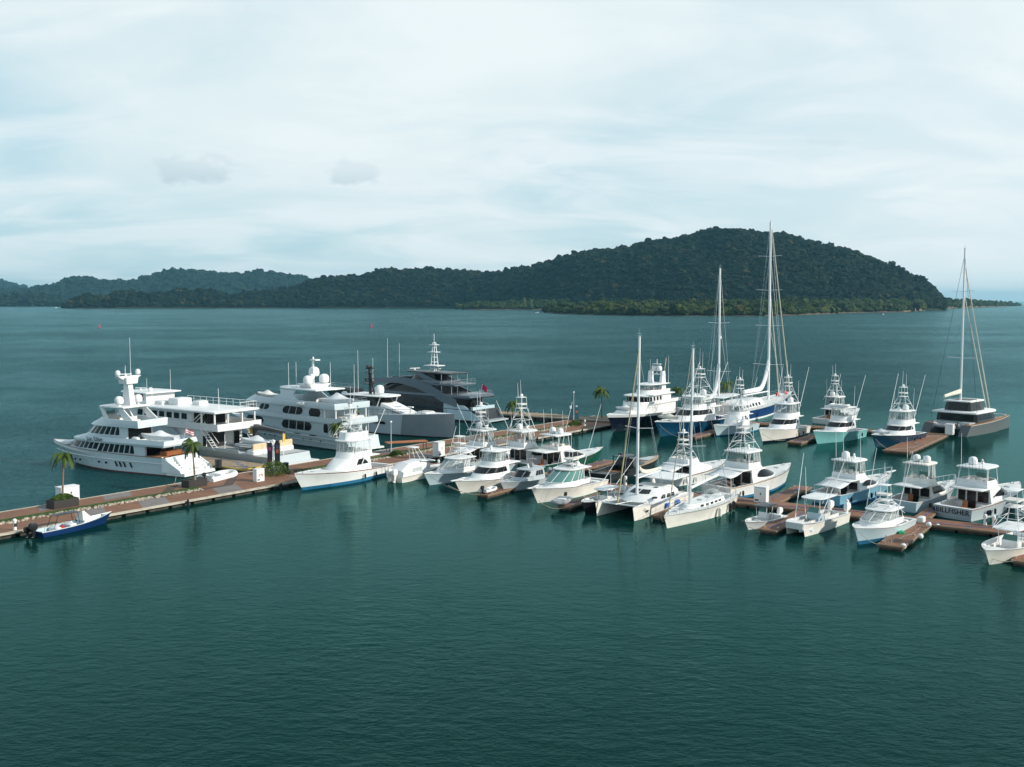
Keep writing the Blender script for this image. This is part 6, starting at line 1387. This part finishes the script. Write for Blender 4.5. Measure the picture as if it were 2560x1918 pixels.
    rails(r, [(20, 3.2, 7.4), (27, 2.2, 7.4), (29, 0, 7.4), (27, -2.2, 7.4), (20, -3.2, 7.4)], .5, 1.6, m=DARKG); rails(r, [(2.4, -3.3, 7.4), (2.4, 3.3, 7.4)], .7, 1.0)
    bench(r, 8, 9, -2, 2, 6.8, back='f'); console(r, 20, 6.7, 2, 1.2, .7)
    for k, (y) in enumerate((3.75,)): b = MB(); b.lathe((10.5, y, 7.0), [(.3, -.9), (.36, -.8), (.36, -.1), (.3, 0), (.3, .1), (.36, .2), (.36, .9), (.3, 1.0)], 10, 'x'); b.each('life_raft', WHITE, r)
    tender(r, 5.4, .2, 7.0, 8.2, 'white covered tender on the sun deck of the oval window yacht', rz=PI * 0 + PI - .1)
    tender(r, 24.5, .3, 7.1, 5.4, 'cream covered launch on the forward sun deck of the oval window yacht', m=CREAM)
    flag(r, .8, .4, 5.0, [mat('flag_green', (.05, .3, .2), .7), YELL, BLACK], 2.2, 1.2, 1.0, PI - .4)
    b = MB(); b.rbox(1.5, 2.5, -2, 2, 4.65, 5.3, .1); b.rbox(3.2, 4.6, -1.4, 1.4, 4.65, 5.1, .1); b.each('deck_seating', SEATW, r); b = MB(); b.box(-2, 0, -3, 3, .2, .45); b.build('swim_platform', WHITE, r)
yacht_oval()
def grey_axe_bow():
    bow = W(1136, 1097); a = math.atan2(-.6, .8); L, B = 30, 6.8
    r = empty('motor_yacht', bow - Vector((.8, -.6, 0)) * L * .995, a, 'grey motor yacht with darker upright bow against the dock and white sloped windscreen cover', 'motor yacht', G_MY)
    E = hull(r, L, B, 3.0, 4.4, ov=.2, top=mat('light_slate_paint', (.50, .56, .62), .3, var=.05, vs=.3), bot=ANTIK, stripe=BLACK, rail=GREYH, rz=.06, tw=.95, tm=.4, e=2.4, ew=2.0, cock=(1, 4), stripe_z=.2, deckm=TOPP, pw=1.2, wlb=.94)
    # darker sheet over the forward starboard quarter
    b = MB(); vs = []
    for i in range(11):
        x = 19.5 + i * 1.04; e, s = E(x); vs.append([(min(x + (.9 if i == 0 else 0) * 1, L), -(min(e, E(x)[0]) + .03), s - .02), (x - (0 if i else -.2), -(B / 2 * .96 * max(0, 1 - ((x / L - .4) / .6) ** 2.1) + .06), .25)])
    fl = [p for q in vs for p in q]; b.add(fl, [(2 * i, 2 * i + 1, 2 * i + 3, 2 * i + 2) for i in range(10)]); b.build('dark_bow_sheet', MIDG, r)
    b = MB(); x0, x1 = 7.5, 16.5; b.add([(x0, -(E(x0)[0] + .03), 1.9), (x1, -(E(x1)[0] + .03), 1.9), (x1 - .2, -(E(x1)[0] + .04), 2.35), (x0, -(E(x0)[0] + .04), 2.35)], [(0, 1, 2, 3)]); b.build('hull_window', GLASS, r)
    ho, rs = house(r, 'deckhouse', GREYH, [(3.2, 4, 19, 2.7, .4, 2.5), (4.4, 4, 17.5, 2.6, .4, 2.5), (4.9, 4, 16.5, 2.5, .4, 2.6)])
    h2, r2 = house(r, 'wheelhouse', DARKG, [(4.6, 6.5, 15.2, 2.3, .35, 3), (4.9, 6.5, 15.0, 2.3, .35, 3), (6.2, 6.5, 13.6, 2.2, .35, 3)]); win(h2, r2[1], r2[2], 7.2, 12.4, .05, .9, 'rect', 4, .12); front(h2, r2[1], r2[2], .36, .64, .05, .9, 3)
    b = MB(); b.loft([[(14.2, -2.2, 5.0), (19.6, -1.9, 3.75), (19.6, 1.9, 3.75), (14.2, 2.2, 5.0)], [(14.2, -2.0, 5.5), (19.4, -1.7, 3.95), (19.4, 1.7, 3.95), (14.2, 2.0, 5.5)]], True, True); b.build('windscreen_cover', CLOTH, r)
    ro = slab(r, 'hardtop', TOPP, 6.75, .2, 5.0, 15.8, 2.9, .3, 3); b = MB()
    for x in (6.0, 13.4):
        for y in (-2.4, 2.4): b.tube([(x, y, 4.6), (x + .9, y * .95, 6.6)], .1)
    b.each('roof_strut', WHITE, r)
    dome(ro, 12.4, -.5, 7.0, .85); dome(ro, 4.4, -1.6, 6.0, .6); 
    b = MB(); b.tube([(9.6, 0, 6.7), (9.3, 0, 12.0)], .32, .2); b.tube([(10.6, 0, 6.7), (9.6, 0, 10.6)], .16)
    for z in (8.6, 9.6, 10.6, 11.4): b.box(8.7, 10.3, -.7 + (z - 8.6) * .1, .7 - (z - 8.6) * .1, z, z + .14)
    for (y, z) in ((.9, 8.8), (-.9, 9.4), (.5, 11.6), (-.5, 11.8)): b.ball((9.4, y, z), .32, n=6)
    b.build('radar_mast', BLACK, r)
    for (x, y, h) in ((7.6, -2.2, 5.5), (8.3, 2, 6.5), (6.4, 0, 8)): whip(r, x, y, 6.8, h, r=.05)
    rails(r, [(12, -(E(12)[0] - .15), E(12)[1]), (18, -(E(18)[0] - .15), E(18)[1]), (24, -(E(24)[0] - .15), E(24)[1]), (28.5, -(E(28.5)[0] - .1), E(28.5)[1])], .9, 1.2, .035, m=DARKG)
    b = MB(); b.rbox(22, 24.5, -1.2, 1.2, E(23)[1] - .1, E(23)[1] + .4, .15); b.lathe((20.5, -1, E(20)[1]), [(.12, 0), (.12, 1.2)], 8); b.box(19.9, 21.1, -1.2, -.8, E(20)[1] + 1.1, E(20)[1] + 1.3); b.each('foredeck_gear', WHITE, r)
    b = MB(); b.rbox(3.5, 4.8, -1.8, 1.8, 3.2, 5.0, .1); b.build('aft_locker', TEALB, r)
grey_axe_bow()
def superyacht():
    st = W(1214, 1053); bw = W(866, 1024); a = dirang(st, bw); L, B = 45, 8.6
    r = empty('superyacht', st, a, 'sleek dark grey superyacht with lattice mast, rearmost of the large yachts', 'motor yacht', G_MY)
    E = hull(r, L, B, 2.4, 4.6, ov=4.5, top=DARKG, bot=ANTIK, stripe=BLACK, rail=SILV, rz=.12, tw=.9, tm=.4, e=2.8, ew=2.0, cock=None, stripe_z=.2, deckm=DARKG, pw=1.3, tr=-2)
    b = MB()                                             # pale stern quarters sweeping down to the platform
    for sg in (1, -1): b.loft([[(-2, sg * 3.7, .4), (7.5, sg * 3.9, .4), (7.5, sg * 4.05, .4), (-2, sg * 3.85, .4)], [(-.3, sg * 3.7, 1.6), (7.5, sg * 3.9, 2.6), (7.5, sg * 4.1, 2.6), (-.3, sg * 3.9, 1.6)], [(2.5, sg * 3.6, 3.2), (7.5, sg * 3.8, 3.6), (7.5, sg * 4.0, 3.6), (2.5, sg * 3.8, 3.2)]], True, True)
    b.box(.4, .8, -3.6, 3.6, .5, 3.0); b.build('stern_quarter', ICEB, r); b = MB(); b.box(-3.2, .5, -3.4, 3.4, .25, .5); b.build('swim_platform', GREYH, r)
    def band(name, lv, m): return house(r, name, m, lv)
    ho, rs = band('main_deckhouse', [(2.3, 6, 35, 3.9, .6, 1.9), (3.0, 6, 34, 3.95, .6, 1.9), (4.7, 6, 30, 3.8, .6, 2.0)], DARKG)
    win(ho, rs[1], rs[2], 9, 24, .1, .9, 'blade', 1, 0); win(ho, rs[1], rs[2], 24.3, 28.4, .25, .9, 'rect', 2, .2)
    b = MB(); rr = [ring(4.55, 1.0, 31.5, 4.0, .6, 1.9), ring(4.85, .6, 31.5, 4.15, .6, 1.9), ring(5.25, 1.2, 30.0, 4.0, .6, 2.0)]; b.loft([q[::-1] for q in rr], True, True); b.build('upper_deck_edge', SILV, r)
    h2, r2 = band('upper_deckhouse', [(5.1, 9.5, 30, 3.55, .65, 1.9), (5.4, 9.5, 29, 3.5, .65, 1.9), (6.9, 9.5, 24.5, 3.3, .65, 2.0)], BLACK); win(h2, r2[1], r2[2], 12, 23.5, .1, .95, 'blade', 1, 0); front(h2, r2[1], r2[2], .3, .7, .1, .9, 5)
    # swooping silver side wing from the roof down to the stern
    for sg in (1, -1):
        b = MB(); P0 = [(30.5, 6.3, 6.6), (26, 6.7, 7.7), (20, 7.0, 8.3), (15, 6.2, 8.0), (11, 4.9, 6.9), (7.5, 3.8, 5.6), (4.0, 3.0, 4.4)]
        vs = []
        for i, (x, z0_, z1_) in enumerate(P0): w_ = 2.9 + .6 * i / 6 if i < 5 else 4.02; vs.append([(x, sg * (w_ + .55), z0_), (x, sg * (w_ + .45), z1_), (x, sg * (w_ + .15), z1_ - .05), (x, sg * (w_ + .3), z0_)])
        b.loft(vs, True, True); b.build('side_wing', SILV, r)
    slab(r, 'sun_deck', SILV, 7.2, .3, 5.0, 27.5, 3.5, .75, 1.7)
    tub(r, 'sun_deck_coaming', SILV, 7.0, 7.9, 7.35, 9, 28.5, 3.3, .7, 1.7, rake=3.5, th=.2)
    h3, r3 = band('sky_lounge', [(7.3, 10.5, 19.5, 2.4, .5, 2), (9.0, 11.5, 17.5, 2.2, .5, 2)], BLACK)
    slab(r, 'upper_roof', DARKG, 9.35, .22, 6.5, 20.5, 3.0, .7, 1.8, tilt=.01)
    b = MB()
    for x in (6.6, 9.2):
        for y in (-2.6, 2.6): b.tube([(x, y, 5.2), (x, y, 9.3)], .07)
    b.each('roof_post', STEEL, r)
    b = MB()
    for sg in (1, -1): b.loft([[(8.5, sg * 2.9, 7.4), (12.5, sg * 2.9, 7.4), (12.5, sg * 2.7, 7.4), (8.5, sg * 2.7, 7.4)], [(14.5, sg * 2.8, 9.3), (16.5, sg * 2.8, 9.3), (16.5, sg * 2.6, 9.3), (14.5, sg * 2.6, 9.3)]], True, True)
    b.build('radar_arch', SILV, r)
    b = MB(); base = [(12.6, .7), (12.6, -.7), (14.2, 0)]
    for x, y in base: b.tube([(x, y, 9.4), (13.2 + (x - 13.2) * .35, y * .35, 15.4)], .09, n=5)
    for i in range(1, 7): z = 9.4 + i; k = 1 - .65 * i / 6; q = [(13.2 + (x - 13.2) * k, y * k, z) for x, y in base]; [b.tube([q[j], q[(j + 1) % 3]], .06, n=4) for j in range(3)]
    b.tube([(13.2, 0, 15.4), (13.2, 0, 17.2)], .05); b.box(12.2, 14.4, -.8, .8, 13.4, 13.5); b.box(12.4, 14.0, -.7, .7, 14.9, 15.0); b.box(11.4, 15, -1.3, 1.3, 10.6, 10.75); b.build('lattice_mast', ALU, r)
    radar(r, 18.5, 0, 9.5, 2.4, 1.2); radar(r, 12.8, 0, 9.6, 2.2, 1.0)
    whip(r, 21, 2, 8.1, 7, r=.05); whip(r, 27, -1, 7.0, 9, r=.05)
    flag(r, 1.2, 0, 5.2, [mat('flag_crimson', (.42, .02, .08), .7)], 2.2, 1.5, 1.2, PI)
    rails(r, [(5.2, -3.4, 7.3), (5.2, 3.4, 7.3)], .8, 1.2, .04); rails(r, [(1.4, -3.8, 5.2), (1.4, 3.8, 5.2)], .7, 1.2, .04)
    b = MB(); b.rbox(34.5, 40, -1.6, 1.6, E(37)[1] - .1, E(37)[1] + .9, .3); b.build('foredeck_tender_cover', BLACK, r); rails(r, [(32, 3.4, 4.3), (38, 2.6, 4.6), (43, .9, 4.9), (43, -.9, 4.9), (38, -2.6, 4.6)], .8, 1.5, .035)
superyacht()

# ================================================================== ON AND AROUND THE DOCKS
def palm(px, py, zb, ztop_py, label, lean=(0, 0), rf=1.55, seed=1, group='coconut palms on the docks', nf=15):
    rd = random.Random(seed); base = W(px, py, zb); H = Zat(ztop_py, base.y) - zb
    r = empty('palm_tree', base, rd.uniform(0, 6), label, 'palm tree', group)
    b = MB(); pts = [(lean[0] * (i / 8) ** 1.6, lean[1] * (i / 8) ** 1.6, H * i / 8) for i in range(9)]; b.tube(pts, .13, .075, 8); b.lathe((0, 0, 0), [(.22, 0), (.14, .4)], 8); b.build('trunk', TRUNK, r)
    c = Vector(pts[-1]); b = MB()
    for k in range(nf):
        az = 2 * PI * k / nf * 2.4 + rd.uniform(-.2, .2); el = rd.uniform(.15, 1.15) if k % 3 else rd.uniform(-.3, .2); Lf = rf * 1.15 * rd.uniform(.85, 1.2); d = Vector((math.cos(az), math.sin(az), 0)); sd_ = Vector((-d.y, d.x, 0))
        p = c.copy(); v = (d * math.cos(el) + Vector((0, 0, math.sin(el)))) ; n = 14; spine = [p.copy()]
        for i in range(n): v = (v + Vector((0, 0, -.14 - .012 * i))).normalized(); p = p + v * (Lf / n); spine.append(p.copy())
        b.tube(spine, .02, .006, 4)
        for i in range(1, n + 1):
            t = i / n; q = spine[i]; dirn = (spine[i] - spine[i - 1]).normalized(); ll = Lf * .30 * math.sin(min(1, t * 1.15 + .1) * PI * .9) ** .7
            for sg in (1, -1):
                for jj in (0, .5):
                    q0 = spine[i - 1].lerp(q, jj); tip = q0 + (sd_ * sg * .85 + dirn * .55 + Vector((0, 0, -.65 + rd.uniform(-.15, .1)))).normalized() * ll; w = dirn * Lf * .034
                    b.add([q0 - w, q0 + w, tip], [(0, 1, 2)])
    b.build('crown', PALM, r, 180)
    b = MB()
    for k in range(5): a = k * 1.3; b.ball((c.x + .14 * math.cos(a), c.y + .14 * math.sin(a), c.z - .12), .085, n=5)
    b.build('coconut', GOLD, r); return r
def shrub(loc, w, h, label, seed=1, d=None, name='shrub'):
    rd = random.Random(seed); b = MB(); d = d or w
    for k in range(2600):
        a = rd.uniform(0, 2 * PI); q = rd.random() ** .4; zz = rd.random(); x = math.cos(a) * w / 2 * q * math.sqrt(1 - zz * zz * .8); y = math.sin(a) * d / 2 * q * math.sqrt(1 - zz * zz * .8); z = zz * h * (1 - .25 * q * q) + .02
        n = Vector((rd.gauss(0, 1), rd.gauss(0, 1), rd.gauss(.4, 1))).normalized(); u = n.orthogonal().normalized(); v = n.cross(u); s_ = rd.uniform(.06, .13); p = Vector((x, y, z)); b.add([p - u * s_, p + v * s_ * .5, p + u * s_, p - v * s_ * .5], [(0, 1, 2, 3)])
    return tag(b.build(name, BUSH, None, 180, loc=loc, rz=MANG), label, 'shrub')
def planter(s_, w_, l, wd, h, label, m=None):
    r = empty('planter', md(s_, w_), MANG, label, 'planter'); b = MB(); m = m or mat('black_planter', (.03, .026, .026), .5)
    for x0_, x1_, y0_, y1_ in ((-l / 2, l / 2, -wd / 2, -wd / 2 + .08), (-l / 2, l / 2, wd / 2 - .08, wd / 2), (-l / 2, -l / 2 + .08, -wd / 2 + .08, wd / 2 - .08), (l / 2 - .08, l / 2, -wd / 2 + .08, wd / 2 - .08)): b.box(x0_, x1_, y0_, y1_, .01, h)
    b.build('planter_box', m, r); b = MB(); b.box(-l / 2 + .08, l / 2 - .08, -wd / 2 + .08, wd / 2 - .08, h - .15, h - .06); b.build('soil', SOIL, r); return r
def md_at(px, py, z=.58):
    p = W(px, py, z) - NA; return p.dot(MD), p.dot(MN)
s1, w1 = md_at(157, 1267); planter(s1, w1, 3.0, 1.7, .95, 'black planter holding the leftmost palm, beside the large white cabinet')
shrub(md(s1, w1, ZD + .88), 2.7, .65, 'low green shrub around the foot of the leftmost palm', 3, 1.5)
palm(157, 1249, ZD + .85, 1138, 'leftmost palm tree, in the black planter near the left edge', (-.25, .1), 1.75, 5)
s2, w2 = md_at(486, 1216); planter(s2, w2, 2.7, 1.6, .95, 'black planter holding the palm in front of the leftmost motor yacht')
palm(487, 1201, ZD + .85, 1110, 'palm tree in front of the stern of the leftmost motor yacht', (-.35, .1), 1.75, 8)
s3, w3 = md_at(846, 1150); palm(847, 1128, ZD, 1064, 'palm tree in front of the oval window yacht', (.1, 0), 1.8, 11)
palm(1283, 1038, .95, 1010, 'small palm on the breakwater beyond the grey superyacht', (.1, .0), 2.2, 14)
palm(1504, 1044, .95, 975, 'palm tree on the breakwater left of the navy explorer yacht', (0, .1), 2.3, 17)
palm(1692, 1040, .9, 972, 'palm tree mostly hidden behind the flag of the navy explorer yacht', (0, 0), 1.5, 19)
palm(1812, 1040, .9, 960, 'bushy palm tree behind the mizzen mast of the blue ketch', (.2, 0), 2.0, 23)
s4, w4 = md_at(686, 1186); shrub(md(s4, w4, ZD + .02), 4.4, 1.9, 'rounded bright green shrub on the dock left of the large white convertible bow', 7)
shrub(W(1437, 1064, ZD), 4.6, 1.0, 'flat green hedge on the dock below the lamp post', 9, 1.6)
shrub(W(990, 1140, ZD), 3.0, .9, 'small green shrub on the dock behind the canvas covered boat', 10, 1.4)
# cabinets and pedestals
def cabinet(loc, rz, lx, ly, h, label, vent=True):
    r = empty('utility_cabinet', loc, rz, label, 'cabinet'); b = MB(); b.rbox(-lx / 2, lx / 2, -ly / 2, ly / 2, 0, h, .04); b.build('cabinet_body', WHITE, r)
    slab(r, 'cabinet_lid', WHITE, h + .1, .08, -lx / 2 - .06, lx / 2 + .06, ly / 2 + .06, .05, 8); b = MB(); b.box(lx * .0, lx * .08, -ly / 2 - .015, -ly / 2 + .02, h * .5, h * .65); b.box(-lx * .42, -lx * .1, -ly / 2 - .01, -ly / 2 + .02, h * .1, h * .2) if vent else None; b.build('cabinet_handle', DARKG, r); return r
s5, w5 = md_at(173, 1250); cabinet(md(s5, w5 + .3, ZD + .01), MANG, 2.3, 1.3, 1.55, 'large white cabinet behind the leftmost palm')
s6, w6 = md_at(647, 1203); c_ = cabinet(md(s6, w6, ZD + .01), MANG, 1.3, .8, 1.55, 'white cabinet with two small red marks beside the rounded shrub')
for x in (-.25, .25): b = MB(); b.box(x - .05, x + .05, -.43, -.405, .65, 1.0); b.build('red_mark', REDP, c_)
cabinet(W(1097, 1140, ZD + .02), MANG, 1.5, 1.2, 2.1, 'tall white cabinet in front of the upright grey bow')
cabinet(W(1903, 1255, .56), math.atan2(DBdir.y, DBdir.x), 1.5, .9, 1.75, 'tall white cabinet on the floating dock left of the sky blue hull')
cabinet(W(2374, 1086, .62), A2, 1.3, 1.3, 1.75, 'white cabinet on the wide finger dock beside the dark grey catamaran')
def pedestal(loc, label, hose=None):
    r = empty('dock_pedestal', loc, A2, label, 'power pedestal', 'dock power pedestals'); b = MB(); b.lathe((0, 0, 0), [(.2, 0), (.16, .1), (.15, .8), (.2, .85), (.2, 1.05), (.1, 1.15)], 10); b.build('pedestal_post', WHITE, r)
    b = MB(); b.box(-.16, .16, -.19, -.14, .35, .7); b.build('socket_panel', DARKG, r)
    if hose:
        b = MB()
        for k in range(3): b.tube([(.22 + .03 * k, .22 * math.cos(a), .6 + .24 * math.sin(a)) for a in [2 * PI * i / 10 for i in range(11)]], .035, n=5)
        b.build('hose_coil', hose, r); b = MB(); b.lathe((-.05, -.32, 0), [(.2, 0), (.24, .15), (.22, .4), (.05, .46)], 10); b.build('hose_heap', BLUE, r)
def on_dock(px, py):
    p = W(px, py, .56) - DB0; q = DB0 + DBdir * p.dot(DBdir) + DBperp * max(-1.35, min(1.35, p.dot(DBperp))); return Vector((q.x, q.y, .56))
pedestal(on_dock(2128, 1268), 'dock pedestal in front of the sky blue hull', None)
pedestal(on_dock(2484, 1316), 'white capped dock pedestal with coiled orange and dark blue hose at the right', ORNG)
pedestal(on_dock(2464, 1311), 'dock pedestal beside the lettered transom', None)
pedestal(on_dock(1565, 1212), 'dock pedestal left of the catamaran mast', None)
pedestal(on_dock(1086, 1172), 'dock pedestal right of the canvas covered boat', None)
pedestal(md(2.0, .9, ZD + .02), 'dock pedestal cut by the left picture edge', None)
pedestal(md(112, 3.2, ZD + .01), 'dock pedestal on the promenade left of the green hull', None)
# white ball fenders along the wide finger dock
FN = 'white ball fenders on the finger dock edge'
def ballf(px, py, z, rad, label):
    c = W(px, py, z); r = empty('ball_fender', c, 0, label, 'fender', FN); b = MB(); b.ball((0, 0, 0), rad, n=12, lo=-1); b.build('ball', WHITE, r); b = MB(); b.tube([(0, 0, rad * .9), (0, 0, rad * 1.25)], .05, n=6); b.build('eye', BLUP, r)
ballf(2258, 1366, .35, .30, 'white ball fender at the outer end of the wide finger dock'); ballf(2301, 1341, .35, .30, 'white ball fender midway along the wide finger dock')
ballf(2344, 1316, .35, .29, 'white ball fender in the corner where the wide finger meets the long dock'); ballf(2322, 1311, .85, .27, 'white ball fender lying on the brown decking in front of the lettered transom'); ballf(2367, 1238, .8, .34, 'large white ball fender hanging left of the grey hulled lettered boat')
b = MB(); b.rbox(-.5, .5, -.35, .35, 0, .55, .08); tag(b.build('dock_box', WHITE, None, loc=W(2303, 1304, .56), rz=A2), 'small white box on the long dock near the lettered transom', 'dock box')
b = MB(); b.rbox(-.7, .5, -.3, .3, 0, .25, .05); tag(b.build('folded_tarp', GRNP, None, loc=W(2250, 1332, .51), rz=A2 + .5), 'crumpled green tarp on the wide finger dock', 'tarp')
r = empty('dock_ladder', W(2222, 1356, .51), A2, 'small steel ladder at the outer end of the wide finger dock', 'ladder'); b = MB()
for y in (-.3, .3): b.tube([(-.2, y, -.4), (-.2, y, .5), (0, y, .65), (.25, y, .5), (.25, y, 0)], .04, n=6)
b.build('ladder_rail', STEEL, r)
# lamp posts and banners
def lamp(px, py, top, label, z=.95):
    p = W(px, py, z); r = empty('lamp_post', p, 0, label, 'lamp post'); H = Zat(top, p.y) - z; b = MB(); b.tube([(0, 0, 0), (0, 0, H)], .09, .05, 8); b.lathe((0, 0, 0), [(.18, 0), (.12, .3)], 8); b.build('post', GREYH, r); b = MB(); b.ball((0, 0, H), .18, n=6); b.build('lamp_head', TOPP, r); return r, H
def banner(par, x, z0, z1, w, m, accent=None, ang=0.0):
    ca, sa = math.cos(ang), math.sin(ang); b = MB(); b.loft([[(x * ca, x * sa, z0), ((x + w) * ca, (x + w) * sa, z0), ((x + w) * ca - .03 * sa, (x + w) * sa + .03 * ca, z0), (x * ca - .03 * sa, x * sa + .03 * ca, z0)], [(x * ca, x * sa, z1), ((x + w) * ca, (x + w) * sa, z1), ((x + w) * ca - .03 * sa, (x + w) * sa + .03 * ca, z1), (x * ca - .03 * sa, x * sa + .03 * ca, z1)]], True, True); o = b.build('banner', m, par)
    if accent:
        for (t0, t1, mm) in accent: b = MB(); xa, xb = x + w * .25, x + w * .75; b.box(xa, xb, -.03, -.01, z0 + (z1 - z0) * t0, z0 + (z1 - z0) * t1); b.build('printed_panel', mm, o)
r, H = lamp(1434, 1058, 981, 'tall lamp post with two teal banners on the breakwater'); TB = mat('banner_teal', (.02, .10, .14), .7)
banner(r, -.95, H * .12, H * .62, .8, TB, [(.7, .9, WHITE)]); banner(r, .15, H * .12, H * .62, .8, TB, [(.8, .92, ICEB), (.45, .55, ORNG)])
r, H = lamp(684, 1172, 1102, 'slim lamp post with two dark banners left of the rounded shrub', ZD); BB = mat('banner_dark', (.018, .018, .026), .7)
banner(r, -.85, H * .18, H * .93, .7, BB, [(.62, .78, mat('magenta_print', (.25, .05, .14), .7)), (.1, .2, mat('wine_print', (.10, .02, .04), .7))]); banner(r, .18, H * .10, H * .93, .75, BB, [(.55, .72, mat('rust_print', (.35, .09, .05), .7)), (.75, .9, mat('indigo_print', (.06, .05, .14), .7))])
r, H = lamp(978, 1134, 1055, 'dark lamp post behind the canvas covered boat'); 
# dinghy at the promenade, bin, panga, far buoys and boats
inflatable(W(546, 1199, .35), dirang(W(505, 1208), W(592, 1186)), 6.2, 'long white inflatable tender beside the promenade behind the second palm', WHITE)
b = MB(); b.lathe((0, 0, 0), [(.4, 0), (.45, 1.0), (.48, 1.05), (.3, 1.12)], 12); tag(b.build('litter_bin', DARKG, None, loc=W(714, 1176, ZD + .01)), 'dark round bin right of the rounded shrub', 'bin')
b = MB(); b.lathe((0, 0, 0), [(.5, 0), (.5, 1.0), (.52, 1.1), (.1, 1.15)], 12); tag(b.build('litter_bin', DARKG, None, loc=W(546, 1168, .61)), 'dark round bin at the stern corner of the leftmost motor yacht', 'bin')
def panga():
    L, B = 9.0, 2.1; p0, p1 = W(92, 1344), W(238, 1313); a = dirang(p0, p1)
    r = empty('open_skiff', p0, a, 'blue hulled open skiff with dark outboard and black canopy at the lower left', 'boat')
    E = hull(r, L, B, .62, 1.15, ov=.9, top=mat('skiff_navy', (.006, .03, .11), .3), rail=WHITE, rz=.08, cock=(.3, 7.9), coam=.10, solez=.22, sole=ICEB, e=2.2, bot=BLUE, pw=2.4, cockm=ICEB)
    outboard(r, -.1, 0, .8, BLACK, .95); outboard(r, -.5, .55, .6, BLACK, .7)
    b = MB(); b.loft([[(5.0, .6, .9), (6.3, .35, .95), (6.3, -.35, .95), (5.0, -.6, .9)], [(5.3, .1, 1.8), (5.5, .1, 1.8), (5.5, -.1, 1.8), (5.3, -.1, 1.8)]], True, True); b.build('spray_hood', CREAM, r)
    b = MB(); b.rbox(3.4, 4.2, -.7, .7, .3, .8); b.rbox(1.8, 2.4, -.7, .7, .3, .72); b.build('bench_seat', WHITE, r)
    b = MB()
    for x in (1.6, 4.6):
        for y in (-.6, .6): b.tube([(x, y, .7), (x + (.5 if x < 3 else -.2), y * .9, 1.9)], .03, n=5)
    b.each('canopy_pole', BLACK, r); slab(r, 'canopy', BLACK, 1.95, .05, 1.9, 4.7, .62, .1, 6)
    b = MB(); b.rbox(2.5, 2.9, -.5, -.15, .3, .8); b.build('fuel_can', REDP, r); b = MB(); b.rbox(2.9, 3.3, .1, .55, .3, .65); b.build('blue_crate', BLUP, r)
panga()
def buoy(px, py, label):
    r = empty('channel_buoy', W(px, py), 0, label, 'buoy', 'red channel buoys in the bay'); b = MB(); b.lathe((0, 0, -.5), [(1.0, 0), (1.1, .8), (1.0, 1.1)], 14); b.build('float', mat('buoy_red', (.5, .03, .03), .5), r); b = MB(); b.lathe((0, 0, .8), [(.6, 0), (.4, 1.4), (.28, 2.4), (.05, 2.7)], 10); b.build('marker', mat('buoy_red', (.5, .03, .03), .5), r)
buoy(249, 819, 'red channel buoy left of centre in the bay, above the leftmost yacht'); buoy(929, 818, 'red channel buoy in the middle of the bay above the grey superyacht')
def farboat(px, py, a, label, wake=9, m=None):
    r = empty('motor_launch', W(px, py), a, label, 'boat'); b = MB(); b.loft([[(-3, -1, .1), (2, -1, .1), (4, 0, .3), (2, 1, .1), (-3, 1, .1)], [(-3, -1.2, 1.1), (2, -1.2, 1.3), (4.8, 0, 1.7), (2, 1.2, 1.3), (-3, 1.2, 1.1)]], True, True); b.build('hull', m or WHITE, r); b = MB(); b.rbox(-1.2, 1.2, -.8, .8, 1.2, 2.4, .2); b.build('cabin', WHITE, r)
farboat(2208, 788.5, R(190), 'small launch running close under the mangrove shore at the right', m=DARKG); farboat(140, 770, R(20), 'tiny white launch at the gap in the far left shore'); farboat(1343, 783, R(160), 'tiny pale boat off the point of the mangroves')
# mooring lines
def line(p, q, sag=.5):
    b = MB(); p, q = Vector(p), Vector(q); pts = [p.lerp(q, i / 8) - Vector((0, 0, sag * math.sin(i / 8 * PI))) for i in range(9)]; b.tube([x - p for x in pts], .03, n=4); return b.build('mooring_line', ROPE, None, loc=p)
LN = [((728, 1190, 2.2), (655, 1215, .9), 'mooring line from the bow of the large white convertible to the promenade'), ((440, 1192, .6), (430, 1213, .9), 'mooring line at the near stern corner of the leftmost motor yacht'), ((1344, 1252, 1.2), (1420, 1268, .5), 'bow line of the green tinted cruiser'), ((1120, 1214, 1.5), (1228, 1236, .5), 'bow line of the boat with wraparound black windshield'), ((1906, 1085, 2.2), (1963, 1100, .5), 'bow line of the white convertible in the back row'), ((2189, 1098, 2.0), (2238, 1125, .5), 'bow line of the dark teal sportfisher'), ((2147, 1330, 1.5), (2226, 1362, .5), 'bow line of the boat left of the ball fender dock')]
LN += [((1648, 1062, 2.4), (1712, 1096, .5), 'bow line of the big petrol blue sportfisher'), ((2042, 1084, 2.0), (1992, 1106, .5), 'bow line of the aqua hulled convertible'), ((1074, 1190, 1.4), (1190, 1236, .5), 'long bow line of the white express boat with clear curtain'), ((1664, 1296, 1.3), (1652, 1290, .5), 'short bow line of the cream sloop'), ((2450, 1374, 1.4), (2540, 1402, .5), 'bow line of the boat cut by the right picture edge'), ((1855, 1300, .9), (1912, 1322, .5), 'bow line of the small console boat'), ((728, 1190, 2.2), (800, 1192, .6), 'second bow line of the large white convertible')]
for a_, c_, lb in LN: tag(line(W(*a_), W(*c_)), lb, 'mooring line', 'mooring lines')
for o in bpy.data.objects:
    if '_d' in o: del o['_d']
